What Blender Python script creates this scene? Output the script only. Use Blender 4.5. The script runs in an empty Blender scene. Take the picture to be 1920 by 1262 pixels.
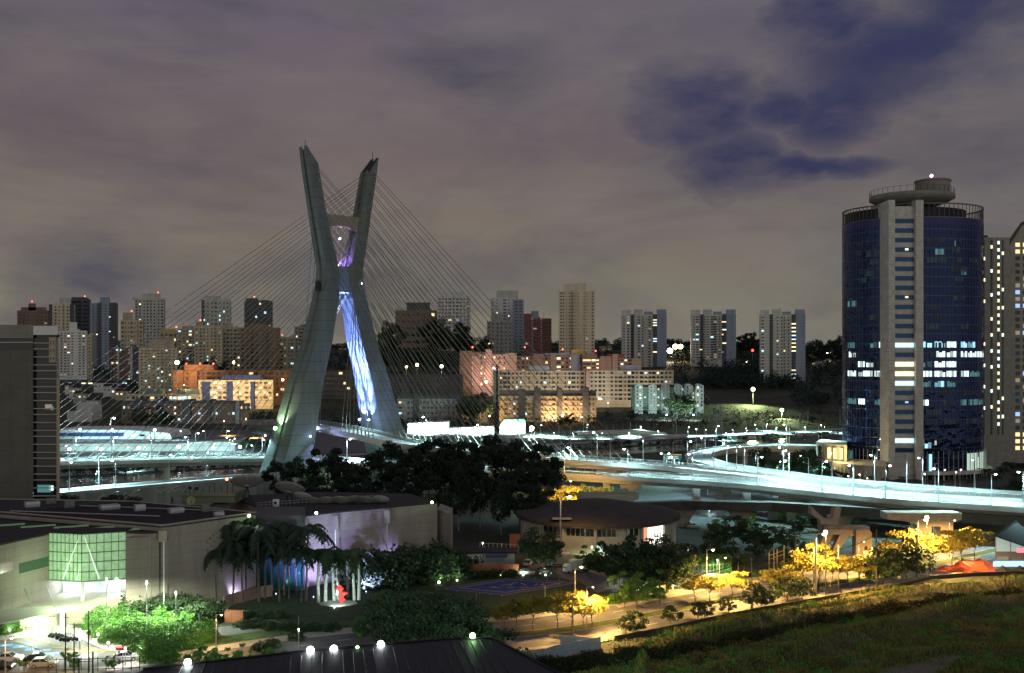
import bpy, math, random
import numpy as np
from mathutils import Vector, Matrix
S = bpy.context.scene
COL = S.collection
R = math.radians
rng = random.Random(7)
# ---------------------------------------------------------------- camera
F, H, HY = 1867.0, 50.0, 680.0            # focal length and horizon in photo pixels, eye height in metres
cam = bpy.data.cameras.new('camera'); cam.sensor_width = 36; cam.lens = 36 * F / 1920
cam.shift_y = 49 / 1920; cam.clip_end = 20000; cam.clip_start = 1
camo = bpy.data.objects.new('camera', cam); COL.objects.link(camo)
camo.location = (0, 0, H); camo.rotation_euler = (R(90), 0, 0); S.camera = camo
# ---------------------------------------------------------------- exposure
S.view_settings.view_transform = 'Standard'; S.view_settings.look = 'None'
S.view_settings.exposure = .2; S.view_settings.gamma = 1
S.cycles.max_bounces = 5; S.cycles.diffuse_bounces = 2; S.cycles.glossy_bounces = 3
S.cycles.transmission_bounces = 2; S.cycles.transparent_max_bounces = 6
S.cycles.caustics_reflective = False; S.cycles.caustics_refractive = False
S.cycles.sample_clamp_indirect = 3; S.cycles.use_denoising = True
S.cycles.use_light_tree = True
# ---------------------------------------------------------------- world: night sky with city-lit clouds
W = bpy.data.worlds.new('World'); S.world = W; W.use_nodes = True
nt = W.node_tree; nt.nodes.clear()
def nd(t, **k):
    n = nt.nodes.new(t)
    for a, b in k.items(): setattr(n, a, b)
    return n
def lk(a, b): nt.links.new(a, b)
def mth(op, a, b=None, c=None, clamp=False):
    n = nd('ShaderNodeMath', operation=op); n.use_clamp = clamp
    for i, v in enumerate((a, b, c)):
        if v is None: continue
        if isinstance(v, (int, float)): n.inputs[i].default_value = v
        else: lk(v, n.inputs[i])
    return n.outputs[0]
def mixc(f, a, b):
    n = nd('ShaderNodeMix', data_type='RGBA')
    for i, v in ((0, f), (6, a), (7, b)):
        if isinstance(v, (int, float)): n.inputs[i].default_value = v
        elif isinstance(v, tuple): n.inputs[i].default_value = (*v, 1)
        else: lk(v, n.inputs[i])
    return n.outputs[2]
def ramp(f, stops):
    n = nd('ShaderNodeValToRGB'); lk(f, n.inputs[0]); e = n.color_ramp.elements
    while len(e) < len(stops): e.new(0.5)
    for q, (p, c) in zip(e, stops): q.position = p; q.color = (*c, 1)
    return n.outputs[0]
def srgb(r, g, b):
    f = lambda c: (c/255/12.92) if c <= 10 else ((c/255+.055)/1.055)**2.4
    return (f(r), f(g), f(b))
tc = nd('ShaderNodeTexCoord'); sep = nd('ShaderNodeSeparateXYZ'); lk(tc.outputs['Generated'], sep.inputs[0])
X_, Y_, Z_ = sep.outputs
az = mth('ARCTAN2', X_, Y_)                # azimuth from the viewing direction, + to the right
el = mth('ARCSINE', Z_)                    # elevation
def noise(sx, sy, scale, det=4, rough=.55, off=0., dist=0.):
    cb = nd('ShaderNodeCombineXYZ'); lk(mth('MULTIPLY', az, sx), cb.inputs[0]); lk(mth('MULTIPLY_ADD', el, sy, off), cb.inputs[1])
    cb.inputs[2].default_value = off
    n = nd('ShaderNodeTexNoise'); n.inputs['Scale'].default_value = scale; n.inputs['Detail'].default_value = det
    n.inputs['Roughness'].default_value = rough; n.inputs['Distortion'].default_value = dist
    lk(cb.outputs[0], n.inputs['Vector']); return n.outputs[0]
base = ramp(mth('MULTIPLY', el, 2.2, clamp=True), [(0, srgb(127, 120, 103)), (.12, srgb(126, 121, 101)), (.26, srgb(118, 109, 98)), (.46, srgb(104, 93, 94)),
            (.74, srgb(97, 89, 101)), (1, srgb(86, 80, 100))])
# right half of the sky is cooler, the middle a little warmer
base = mixc(mth('MULTIPLY_ADD', az, .9, .10, clamp=True), base, srgb(90, 90, 97))
n1 = noise(1, 2.6, 3.6, 6, .55, 3.3, .4)
base = mixc(mth('MULTIPLY_ADD', n1, 3.4, -.95, clamp=True), srgb(76, 73, 84), base)
n2 = noise(1, 3.4, 7, 5, .55, 8.1, .3)
base = mixc(mth('MULTIPLY', mth('MULTIPLY_ADD', n2, 3.2, -1.35, clamp=True), .36), base, srgb(122, 114, 110))
# clear dark blue gaps between the clouds, upper right
wa = noise(1, 1.8, 6, 5, .55, 1.7); wb = noise(1, 1.8, 6, 5, .55, 5.9)
azw = mth('ADD', az, mth('MULTIPLY_ADD', wa, .20, -.10)); elw = mth('ADD', el, mth('MULTIPLY_ADD', wb, .12, -.06))
gap = None
def blob(px, py, rx, ry, rot=0):
    global gap
    a0 = math.atan((px - 960) / F); e0 = math.atan((HY - py) / math.hypot(F, px - 960))
    dx = mth('SUBTRACT', azw, a0); dy = mth('SUBTRACT', elw, e0)
    c, s = math.cos(R(rot)), math.sin(R(rot))
    u = mth('MULTIPLY', mth('ADD', mth('MULTIPLY', dx, c), mth('MULTIPLY', dy, s)), F / rx)
    v = mth('MULTIPLY', mth('SUBTRACT', mth('MULTIPLY', dy, c), mth('MULTIPLY', dx, s)), F / ry)
    g = mth('MULTIPLY', mth('SUBTRACT', 1.25, mth('ADD', mth('MULTIPLY', u, u), mth('MULTIPLY', v, v))), .8, clamp=True)
    gap = g if gap is None else mth('MAXIMUM', gap, g)
blob(1290, 200, 150, 75, -6); blob(1370, 310, 130, 75, -14); blob(1600, 170, 150, 95, 30); blob(1480, 190, 150, 50, 10)
blob(1690, 80, 240, 100, 10); blob(1850, 5, 230, 80, 0); blob(1500, 325, 200, 34, -5); blob(1540, 35, 90, 60, 0)
gap = mth('MULTIPLY', gap, mth('MULTIPLY_ADD', noise(1, 2.2, 9, 5, .6, 12.7), -2.0, 1.95, clamp=True))
base = mixc(mth('MULTIPLY', gap, .9, clamp=True), base, srgb(42, 47, 80))
# the glow of the rest of the city on the low cloud behind the viewer
back = mth('MULTIPLY', mth('MULTIPLY_ADD', Y_, -1.6, -.1, clamp=True), mth('SUBTRACT', 1.0, mth('MULTIPLY', el, 1.1), clamp=True))
base = mixc(back, base, (.30, .27, .23))
lp = nd('ShaderNodeBackground'); lk(base, lp.inputs[0]); lp.inputs[1].default_value = 1.0
out = nd('ShaderNodeOutputWorld'); lk(lp.outputs[0], out.inputs[0])

# added soft sun lamp from behind the viewer, a fill for the city glow
glow_fill = bpy.data.lights.new('glow_fill', 'SUN'); glow_fill.energy = .15; glow_fill.angle = R(14); glow_fill.color = (.84, .95, 1.)
mo = bpy.data.objects.new('glow_fill', glow_fill); COL.objects.link(mo); mo.rotation_euler = Vector((-.42, .76, -.50)).to_track_quat('-Z', 'Y').to_euler()
# ---------------------------------------------------------------- helpers
def gp(px, py, z=0.):
    Y = F * (H - z) / (py - HY); return Vector(((px - 960) * Y / F, Y, z))
def at(px, py, Y): return Vector(((px - 960) * Y / F, Y, H - (py - HY) * Y / F))
def ax(px, Y): return (px - 960) * Y / F
def az_(py, Y): return H - (py - HY) * Y / F
TERR = [(0, 0), (770, 0), (870, 8), (1000, 22), (1200, 42), (1500, 58), (2500, 92), (4000, 100), (30000, 100)]
def terr(x, y):
    for (a, za), (b, zb) in zip(TERR, TERR[1:]):
        if y <= b:
            z = za + (zb - za) * max(0, y - a) / (b - a); break
    if y > 950: z += min(1, (y - 950) / 300) * (5 * math.sin(x * .006 + 1) + 4 * math.sin(x * .013 + y * .004))
    return z

MATS = {}
def mat(name, col, rough=.8, metal=0., var=.25, vs=.3, emit=0., ecol=None, zline=0, xline=0, bump=0., spec=.5, lw=.03, streak=False):
    if name in MATS: return MATS[name]
    m = bpy.data.materials.new(name); m.use_nodes = True; n_ = m.node_tree; b = n_.nodes['Principled BSDF']
    b.inputs['Roughness'].default_value = rough; b.inputs['Metallic'].default_value = metal
    b.inputs['Specular IOR Level'].default_value = spec
    L = n_.links.new
    if emit:
        b.inputs['Emission Color'].default_value = (*(ecol or col), 1); b.inputs['Emission Strength'].default_value = emit
        m.cycles.emission_sampling = 'NONE'
    if var or zline:
        t = n_.nodes.new('ShaderNodeTexCoord'); nz = n_.nodes.new('ShaderNodeTexNoise')
        nz.inputs['Scale'].default_value = vs; nz.inputs['Detail'].default_value = 6; nz.inputs['Roughness'].default_value = .65
        if streak:
            mp = n_.nodes.new('ShaderNodeMapping'); mp.inputs['Scale'].default_value = (1, 1, .12)
            L(t.outputs['Object'], mp.inputs[0]); L(mp.outputs[0], nz.inputs['Vector'])
        else: L(t.outputs['Object'], nz.inputs['Vector'])
        mr = n_.nodes.new('ShaderNodeMapRange'); mr.inputs[1].default_value = .3; mr.inputs[2].default_value = .7
        mr.inputs[3].default_value = 1 - var; mr.inputs[4].default_value = 1 + var; L(nz.outputs[0], mr.inputs[0])
        v = mr.outputs[0]
        if zline or xline:
            sp = n_.nodes.new('ShaderNodeSeparateXYZ'); L(t.outputs['Object'], sp.inputs[0])
            for ax_i, per in ((2, zline), (0, xline), (1, xline)):
                if not per: continue
                q = n_.nodes.new('ShaderNodeMath'); q.operation = 'MULTIPLY'; L(sp.outputs[ax_i], q.inputs[0]); q.inputs[1].default_value = 1 / per
                fr = n_.nodes.new('ShaderNodeMath'); fr.operation = 'FRACT'; L(q.outputs[0], fr.inputs[0])
                gt = n_.nodes.new('ShaderNodeMath'); gt.operation = 'GREATER_THAN'; L(fr.outputs[0], gt.inputs[0]); gt.inputs[1].default_value = lw
                md = n_.nodes.new('ShaderNodeMath'); md.operation = 'MULTIPLY_ADD'; L(gt.outputs[0], md.inputs[0]); md.inputs[1].default_value = .45; md.inputs[2].default_value = .55
                pr = n_.nodes.new('ShaderNodeMath'); pr.operation = 'MULTIPLY'; L(v, pr.inputs[0]); L(md.outputs[0], pr.inputs[1]); v = pr.outputs[0]
        vm = n_.nodes.new('ShaderNodeVectorMath'); vm.operation = 'SCALE'; vm.inputs[0].default_value = col; L(v, vm.inputs['Scale'])
        L(vm.outputs[0], b.inputs['Base Color'])
        if bump:
            bp = n_.nodes.new('ShaderNodeBump'); bp.inputs['Strength'].default_value = bump; bp.inputs['Distance'].default_value = .3
            L(nz.outputs[0], bp.inputs['Height']); L(bp.outputs[0], b.inputs['Normal'])
    else: b.inputs['Base Color'].default_value = (*col, 1)
    MATS[name] = m; return m
ORG = {}
def org(o): return ORG.get(o.name, Vector((0, 0, 0))) if o else Vector((0, 0, 0))
class MB:
    def __init__(s): s.v = []; s.f = []; s.mi = []; s.m = 0
    def add(s, vs, fs):
        k = len(s.v); s.v += [tuple(v) for v in vs]; s.f += [tuple(i + k for i in f) for f in fs]; s.mi += [s.m] * len(fs); return s
    def box(s, c, sz, rz=0., rx=0.):
        x, y, z = sz[0] / 2, sz[1] / 2, sz[2] / 2; M = Matrix.Rotation(rz, 3, 'Z') @ Matrix.Rotation(rx, 3, 'X'); c = Vector(c)
        return s.add([c + M @ Vector(p) for p in ((-x,-y,-z),(x,-y,-z),(x,y,-z),(-x,y,-z),(-x,-y,z),(x,-y,z),(x,y,z),(-x,y,z))],
              [(3,2,1,0),(4,5,6,7),(0,1,5,4),(1,2,6,5),(2,3,7,6),(3,0,4,7)])
    def b2(s, x0, x1, y0, y1, z0, z1): return s.box(((x0+x1)/2, (y0+y1)/2, (z0+z1)/2), (x1-x0, y1-y0, z1-z0))
    def tube(s, pts, r, n=6, r2=None, cap=True):
        pts = [Vector(p) for p in pts]; k = len(s.v); m = len(pts)
        for i, p in enumerate(pts):
            d = (pts[min(i+1, m-1)] - pts[max(i-1, 0)]).normalized()
            a = d.orthogonal().normalized() if abs(d.z) < .999 else Vector((1, 0, 0)); b = d.cross(a)
            if abs(d.z) < .999: a = Vector((0,0,1)).cross(d).normalized(); b = d.cross(a)
            rr = r if r2 is None else r + (r2 - r) * i / (m - 1)
            for j in range(n):
                t = 2 * math.pi * j / n; s.v.append(tuple(p + rr * (a * math.cos(t) + b * math.sin(t))))
        for i in range(m - 1):
            for j in range(n):
                s.f.append((k+i*n+j, k+i*n+(j+1) % n, k+(i+1)*n+(j+1) % n, k+(i+1)*n+j)); s.mi.append(s.m)
        if cap: s.f += [tuple(k+j for j in reversed(range(n))), tuple(k+(m-1)*n+j for j in range(n))]; s.mi += [s.m]*2
        return s
    def cyl(s, c, r, h, n=16, r2=None): return s.tube([c, Vector(c) + Vector((0, 0, h))], r, n, r2)
    def prism(s, pts, z0, z1):
        """pts counter-clockwise seen from above; z0/z1 numbers"""
        a = sum(p[0]*q[1]-q[0]*p[1] for p, q in zip(pts, pts[1:]+pts[:1]))
        if a < 0: pts = pts[::-1]
        n = len(pts)
        return s.add([(p[0], p[1], z0) for p in pts] + [(p[0], p[1], z1) for p in pts],
              [tuple(reversed(range(n))), tuple(range(n, 2*n))] + [(i, (i+1) % n, n+(i+1) % n, n+i) for i in range(n)])
    def quad(s, a, b, c, d): return s.add([a, b, c, d], [(0, 1, 2, 3)])
    def lathe(s, c, prof, n=24, sx=1, sy=1):
        k = len(s.v); c = Vector(c)
        for r, z in prof:
            for j in range(n):
                t = 2*math.pi*j/n; s.v.append((c.x + r*sx*math.cos(t), c.y + r*sy*math.sin(t), c.z + z))
        for i in range(len(prof)-1):
            for j in range(n):
                s.f.append((k+i*n+j, k+i*n+(j+1) % n, k+(i+1)*n+(j+1) % n, k+(i+1)*n+j)); s.mi.append(s.m)
        return s
    def sph(s, c, r, n=10, m=6, sz=1.): return s.lathe(c, [(r*math.sin(math.pi*i/m)+1e-4, -r*sz*math.cos(math.pi*i/m)) for i in range(m+1)], n)
    def build(s, name, m, parent=None, smooth=False):
        me = bpy.data.meshes.new(name); o_ = org(parent)
        me.from_pydata([(v[0]-o_.x, v[1]-o_.y, v[2]-o_.z) for v in s.v], [], s.f)
        for q in (m if isinstance(m, (list, tuple)) else [m]): me.materials.append(q)
        if isinstance(m, (list, tuple)): me.polygons.foreach_set('material_index', s.mi)
        if smooth: me.polygons.foreach_set('use_smooth', [True] * len(s.f))
        me.update(); o = bpy.data.objects.new(name, me); COL.objects.link(o)
        if parent: o.parent = parent; ORG[o.name] = o_
        return o
def tag(o, label, cat, group=None):
    o['label'] = label; o['category'] = cat
    if group: o['group'] = group
    return o
def thing(name, label, cat, loc=(0, 0, 0), group=None):
    o = bpy.data.objects.new(name, None); COL.objects.link(o); o.empty_display_size = .5
    o.location = loc; ORG[o.name] = Vector(loc); return tag(o, label, cat, group)
def solo(name, mb, m, label, cat, group=None, smooth=False):
    o = mb.build(name, m, None, smooth); return tag(o, label, cat, group)
def struct(name, mb, m, smooth=False):
    o = mb.build(name, m, None, smooth); o['kind'] = 'structure'; return o
def ctree(o, parent=None):
    c = o.copy(); COL.objects.link(c); c.parent = parent; ORG[c.name] = Vector((0, 0, 0))
    for ch in list(o.children): ctree(ch, c)
    return c
USED = {}
def put(proto, loc, rz=0., label=None, sc=1., group=None, cat=None):
    if proto.name not in USED: USED[proto.name] = 1; o = proto
    else: o = ctree(proto)
    o.location = loc; o.rotation_euler = (0, 0, rz); o.scale = (sc, sc, sc) if not isinstance(sc, tuple) else sc
    if label: o['label'] = label
    if group: o['group'] = group
    if cat: o['category'] = cat
    return o
def setp(c, p): c.parent = p; return c
ORD = ['first','second','third','fourth','fifth','sixth','seventh','eighth','ninth','tenth','eleventh','twelfth','thirteenth','fourteenth','fifteenth',
 'sixteenth','seventeenth','eighteenth','nineteenth','twentieth'] + ['twenty-' + q for q in ('first','second','third','fourth','fifth','sixth','seventh','eighth','ninth')] + ['thirtieth'] + ['thirty-' + q for q in ('first','second','third','fourth','fifth','sixth','seventh','eighth','ninth')]
def spot(name, parent, loc, P, col, size=150, blend=.6, rad=.3, aim=None):
    l = bpy.data.lights.new(name, 'SPOT'); l.energy = P; l.color = col; l.spot_size = R(size); l.spot_blend = blend; l.shadow_soft_size = rad
    o = bpy.data.objects.new(name, l); COL.objects.link(o); o.parent = parent; o.location = Vector(loc) - org(parent)
    if aim is not None: o.rotation_euler = Vector(aim).to_track_quat('-Z', 'Y').to_euler()
    return o
def point(name, parent, loc, P, col, rad=.3):
    l = bpy.data.lights.new(name, 'POINT'); l.energy = P; l.color = col; l.shadow_soft_size = rad
    o = bpy.data.objects.new(name, l); COL.objects.link(o); o.parent = parent; o.location = Vector(loc) - org(parent); return o
CY = (.52, .95, 1.); WH = (1, .96, .88); SO = (1., .60, .28); SO2 = (1., .56, .15); GR = (.62, 1., .55); BL = (.25, .35, 1.); PU = (.42, .40, 1.)
# ---------------------------------------------------------------- materials
CONC = mat('concrete', (.17, .20, .19), .85, var=.22, vs=.25, zline=4.2, lw=.05, streak=True)
CONCP = mat('deck_concrete', (.42, .41, .38), .85, var=.15, vs=.4)
DECK = mat('bridge_road_surface', (.30, .31, .31), .8, var=.18, vs=.15)
ASPH = mat('asphalt', (.055, .055, .06), .85, var=.3, vs=.3)
ASPH2 = mat('worn_asphalt', (.13, .13, .14), .85, var=.25, vs=.3)
PAVE = mat('paving', (.35, .33, .30), .9, var=.2, vs=.5)
STEEL = mat('galvanised_steel', (.5, .5, .52), .45, .6, var=.1)
DARKM = mat('dark_metal', (.03, .03, .035), .5, .5, var=.1)
WHITE = mat('white_paint', (.78, .78, .76), .6, var=.06)
YEL = mat('yellow_road_paint', (.6, .42, .06), .7, var=.25, vs=2)
WLINE = mat('white_road_paint', (.75, .75, .72), .7, var=.2, vs=2)
GLASS = mat('dark_window_glass', (.02, .025, .035), .12, 0, var=0, spec=.8)
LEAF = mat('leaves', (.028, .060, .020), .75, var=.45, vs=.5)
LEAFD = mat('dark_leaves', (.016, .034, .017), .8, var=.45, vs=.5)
LEAFT = mat('haze_teal_leaves', (.012, .034, .030), .85, var=.5, vs=.1)  # teal lamp haze over the far woods put into the leaf colour
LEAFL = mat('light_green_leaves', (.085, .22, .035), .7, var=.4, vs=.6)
LEAFY = mat('sodium_tinted_leaves', (.24, .21, .03), .7, var=.4, vs=.6)  # yellow of the sodium lamps put into the leaf colour
BARK = mat('bark', (.14, .11, .085), .9, var=.35, vs=3)
BARKL = mat('pale_bark', (.30, .28, .24), .9, var=.3, vs=2)
GRASS = mat('grass_ground', (.045, .060, .022), .95, var=.5, vs=.15, bump=.4)
def emat(n, c, e): return mat(n, (.02, .022, .025), .25, var=0, emit=e, ecol=c)
BULBW = emat('lit_white_lamp', (.9, 1, 1), 25); BULBS = emat('lit_sodium_lamp', (1, .6, .25), 22); BULBG = emat('lit_green_lamp', (.5, 1, .4), 22)
BULBR = emat('lit_red_lamp', (1, .08, .05), 8); BULBB = emat('lit_blue_lamp', (.35, .45, 1), 20)
WL = [emat('lit_warm_window', (1, .72, .35), 1.3), emat('lit_cool_window', (.6, .9, 1), 1.3), emat('lit_yellow_window', (1, .9, .55), 1.5), emat('lit_blue_window', (.3, .45, 1), 1.3),
      emat('dim_window', (.8, .7, .5), .3)]
# ================================================================ GROUND, ROADS, RIVER
def ribbon(name, path, o0, o1, m, z=0., kind=True, parent=None, th=0.):
    """flat strip along a path (list of (x,y[,z])) between lateral offsets o0 < o1 (+ = left of travel)"""
    P = [Vector((p[0], p[1], (p[2] if len(p) > 2 else 0))) for p in path]; n = len(P); b = MB(); vs = []
    for i, p in enumerate(P):
        d = (P[min(i+1, n-1)] - P[max(i-1, 0)]); d.z = 0; d.normalize(); nn = Vector((-d.y, d.x, 0))
        vs += [p + nn*o0 + Vector((0, 0, z)), p + nn*o1 + Vector((0, 0, z))]
    b.add(vs, [(2*i, 2*i+2, 2*i+3, 2*i+1) for i in range(n-1)])
    if th:
        k = len(b.v); b.add([v - Vector((0, 0, th)) for v in vs], [(2*i+1, 2*i+3, 2*i+2, 2*i) for i in range(n-1)])
        b.f += [(2*i+k, 2*i+2+k, 2*i+2, 2*i) for i in range(n-1)] + [(2*i+1, 2*i+3, 2*i+3+k, 2*i+1+k) for i in range(n-1)] + [(0, 1, k+1, k), (2*n-1, 2*n-2, k+2*n-2, k+2*n-1)]
        b.mi += [0] * (2*(n-1) + 2)
    o = b.build(name, m, parent)
    if kind: o['kind'] = 'structure'
    return o
def smooth(path, k=6):
    P = [Vector(p) for p in path]; out = []
    for i in range(len(P)-1):
        p0, p1, p2, p3 = P[max(i-1, 0)], P[i], P[i+1], P[min(i+2, len(P)-1)]
        for j in range(k):
            t = j/k; out.append(.5*((2*p1) + (p2-p0)*t + (2*p0-5*p1+4*p2-p3)*t*t + (3*p1-p0-3*p2+p3)*t**3))
    return out + [P[-1]]
def offs(path, o, z=0.):
    n = len(path); out = []
    for i, p in enumerate(path):
        d = (path[min(i+1, n-1)] - path[max(i-1, 0)]).copy(); d.z = 0; d.normalize(); out.append(p + Vector((-d.y, d.x, 0))*o + Vector((0, 0, z)))
    return out
def along(path, step, start=0.):
    out = []; acc = -start
    for a, b in zip(path, path[1:]):
        L = (b-a).length
        while acc <= L:
            if acc >= 0: out.append((a.lerp(b, acc/L), (b-a).normalized()))
            acc += step
        acc -= L
    return out
# one terrain sheet to the horizon
ys = [60, 120, 200, 300, 400, 500, 600, 700, 770, 820, 870, 930, 1000, 1070, 1140, 1200, 1300, 1400, 1500, 1700, 1900, 2200, 2500, 3000, 4000, 7000, 12000]
b = MB(); nx = 61
for y in ys:
    for i in range(nx):
        x = (i/(nx-1)*2-1) * (y*.75 + 150); b.v.append((x, y, terr(x, y)))
for j in range(len(ys)-1):
    for i in range(nx-1): k = j*nx+i; b.f.append((k, k+1, k+nx+1, k+nx)); b.mi.append(0)
GND = mat('dark_soil_and_grass', (.045, .050, .032), .95, var=.5, vs=.03)
struct('ground', b, GND, True)
AV = smooth([(-95, 138, 0), (-62, 158, 0)] + [gp(*p) for p in ((400,1237),(550,1213),(705,1194),(950,1176),(1090,1159),(1315,1118),(1620,1069),(1855,1020),(1990,992))])
ribbon('avenue', AV, -4, 4, ASPH2, .03); ribbon('avenue', AV, -14.5, -7.5, ASPH2, .03)
ribbon('median_kerb', AV, -7.5, -4, PAVE, .15, th=.14); ribbon('median_grass', AV, -7.2, -4.3, mat('median_grass_mat', (.06, .085, .02), .95, var=.6, vs=.8), .16)
ribbon('pavement', AV, 4, 7.5, PAVE, .14, th=.13); ribbon('pavement', AV, -16, -14.5, PAVE, .14, th=.13)
b = MB()
for o_ in (0, -11):
    for p, d in along(offs(AV, o_, .036), 7): b.box((p.x, p.y, .04), (2.6, .13, .008), math.atan2(d.y, d.x))
lm = b.build('lane_markings', WLINE); lm['kind'] = 'structure'
# verge and hedged bank beyond the pavement
ribbon('verge', AV[8:], 7.5, 13, mat('verge_grass_mat', (.05, .10, .025), .95, var=.5, vs=.7), .1)
# ---- river, banks and riverside expressway, running diagonally
RV = smooth([(-420, 250, 0), (-188, 412, 0), (-20, 510, 0), (100, 585, 0), (250, 680, 0), (480, 830, 0)])
ribbon('river', RV, -14, 16, mat('river_water', (.010, .018, .020), .18, var=.2, vs=.05, bump=.15), .05)
ribbon('river_bank', RV, 16, 26, mat('bank_grass', (.03, .065, .022), .95, var=.5, vs=.2), .06)
ribbon('river_bank', RV, -24, -14, MATS['bank_grass'], .06)
EX = offs(RV, 36)
ribbon('expressway', EX, -9, 9, DECK, .1); ribbon('expressway', offs(RV, 60), -7, 7, DECK, .1)
ribbon('expressway_median', EX, 9, 15, MATS['bank_grass'], .12)
b = MB()
for o_ in (-4.5, 0, 4.5):
    for p, d in along(offs(EX, o_, .12), 12): b.box((p.x, p.y, .125), (4, .2, .01), math.atan2(d.y, d.x))
lm = b.build('lane_markings', WLINE); lm['kind'] = 'structure'
# paved ground of the lit riverside lots and of the near car park
struct('riverside_lot', MB().prism([(-330, 470), (-165, 505), (-20, 600), (40, 660), (-40, 740), (-330, 740)], .02, .06), ASPH2)
struct('near_bank_road', MB().prism([(-8, 330), (30, 300), (200, 350), (260, 420), (150, 420), (60, 380)], .01, .05), ASPH)
struct('car_park', MB().prism([gp(-60,1262)[:2], gp(255,1262)[:2], gp(262,1225)[:2], gp(160,1190)[:2], gp(125,1172)[:2], gp(-40,1182)[:2]], .0, .05), ASPH2)
struct('forecourt', MB().prism([gp(-40,1180)[:2], gp(122,1170)[:2], gp(160,1182)[:2], gp(90,1192)[:2], gp(-40,1205)[:2]], .05, .12), PAVE)
wk = smooth([(*gp(150,1185)[:2], 0), (*gp(175,1200)[:2], 0), (*gp(215,1216)[:2], 0), (*gp(262,1224)[:2], 0)])
ribbon('walkway', wk, -1.6, 1.6, PAVE, .18, th=.17)
struct('yard_road', MB().prism([gp(p, q)[:2] for p, q in ((395,1178),(450,1172),(560,1190),(640,1192),(560,1207),(400,1232),(385,1200))], .02, .06), ASPH2)
struct('truck_yard', MB().prism([gp(p, q)[:2] for p, q in ((972,1072),(1010,1055),(1110,1050),(1190,1050),(1160,1100),(1120,1112),(1085,1090))], .02, .06), ASPH2)
struct('lawn', MB().prism([gp(p, q)[:2] for p, q in ((440,1168),(470,1130),(700,1110),(980,1075),(1110,1100),(1000,1150),(700,1185),(560,1184))], .0, .03),
       mat('lawn_grass', (.030, .055, .025), .95, var=.35, vs=.6))
struct('parking_lot', MB().prism([gp(p, q)[:2] for p, q in ((1130,1120),(1330,1075),(1420,1085),(1300,1112),(1160,1140))], .02, .06), PAVE)
# car park paint
b = MB(); bl = MB()
for p in ((8,1211),(40,1213),(62,1218),(80,1220),(98,1226)):
    g = gp(*p); bl.box((g.x, g.y, .07), (2.6, 1.7, .02), R(12))
bl.m = 1
for p in ((8,1211),(40,1213),(62,1218),(80,1220),(98,1226)):
    g = gp(*p); bl.box((g.x, g.y, .082), (.7, .6, .012), R(12))
o = bl.build('disabled_bay_paint', [mat('blue_road_paint', (.08, .25, .65), .7, var=.2, vs=2), WLINE]); o['kind'] = 'structure'
for a, c in (((45,1197),(125,1214)),((20,1203),(92,1224)),((62,1218),(150,1216)),((98,1226),(180,1221)),((150,1214),(225,1226)),((185,1226),(200,1221)),((150,1228),(165,1222))):
    p, q = gp(*a), gp(*c); b.tube([(p.x, p.y, .066), (q.x, q.y, .066)], .1, 4)
o = b.build('bay_lines', YEL); o['kind'] = 'structure'

# ================================================================ CABLE-STAYED BRIDGE
C0 = Vector((-72.3, 418, 0)); T_ = Vector((.72, .69, 0)).normalized(); P_ = Vector((.69, -.72, 0)).normalized()
BR = thing('cable_stayed_bridge', 'huge X-shaped concrete pylon bridge with two curved decks hung on fans of cables', 'bridge', tuple(C0))
def interp(tab, z):
    for (a, u), (b_, v) in zip(tab, tab[1:]):
        if z <= b_: return u + (v-u)*(z-a)/(b_-a)
    return tab[-1][1]
HS = [(0, 28.5), (19, 22.6), (43, 16.4), (59, 11.2), (77, 6.9), (83, 6.0), (89, 6.0), (111, 10.9), (133, 15), (139, 16.2)]
AA = [(0, 13), (20, 11.3), (43, 9.2), (59, 8), (77, 7), (89, 6.2), (111, 5), (139, 4.6)]
BB = [(0, 17), (20, 15), (43, 12.6), (59, 11), (77, 9.4), (89, 7.6), (111, 6.2), (139, 5.6)]
def leg(sg):
    zs = [0, 8, 19, 31, 43, 51, 59, 68, 77, 83, 89, 100, 111, 122, 131.5]; b = MB(); n = 12
    def ring(z, cut=False):
        h, a, w = interp(HS, z)*sg, interp(AA, z)/2, interp(BB, z)/2; g = min(1.5, a*.35); q = .8
        # outline in (s, p); outer face (sign sg) and inner face carry a groove
        L = [(-a, -w), (-a, -g), (-a+q, -g), (-a+q, g), (-a, g), (-a, w), (a, w), (a, g), (a-q, g), (a-q, -g), (a, -g), (a, -w)]
        out_ = []
        for s, p in L:
            zz = z
            if cut: zz = 134.8 + (s/a)*sg*3.4
            c = C0 + T_*(h+s) + P_*p; out_.append((c.x, c.y, zz if not cut else zz))
        return out_
    for z in zs: b.v += ring(z)
    top = ring(136, True); b.v += top
    for i in range(len(zs)):
        for j in range(n): b.f.append((i*n+j, i*n+(j+1) % n, (i+1)*n+(j+1) % n, (i+1)*n+j)); b.mi.append(0)
    k = (len(zs))*n; b.f.append(tuple(k+j for j in range(n))); b.mi.append(1)  # dark cap colour stands in for the shaded hollow inside
    me = b.build('pylon_leg', [CONC, DARKM], BR); return me
leg(-1); leg(1)
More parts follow.
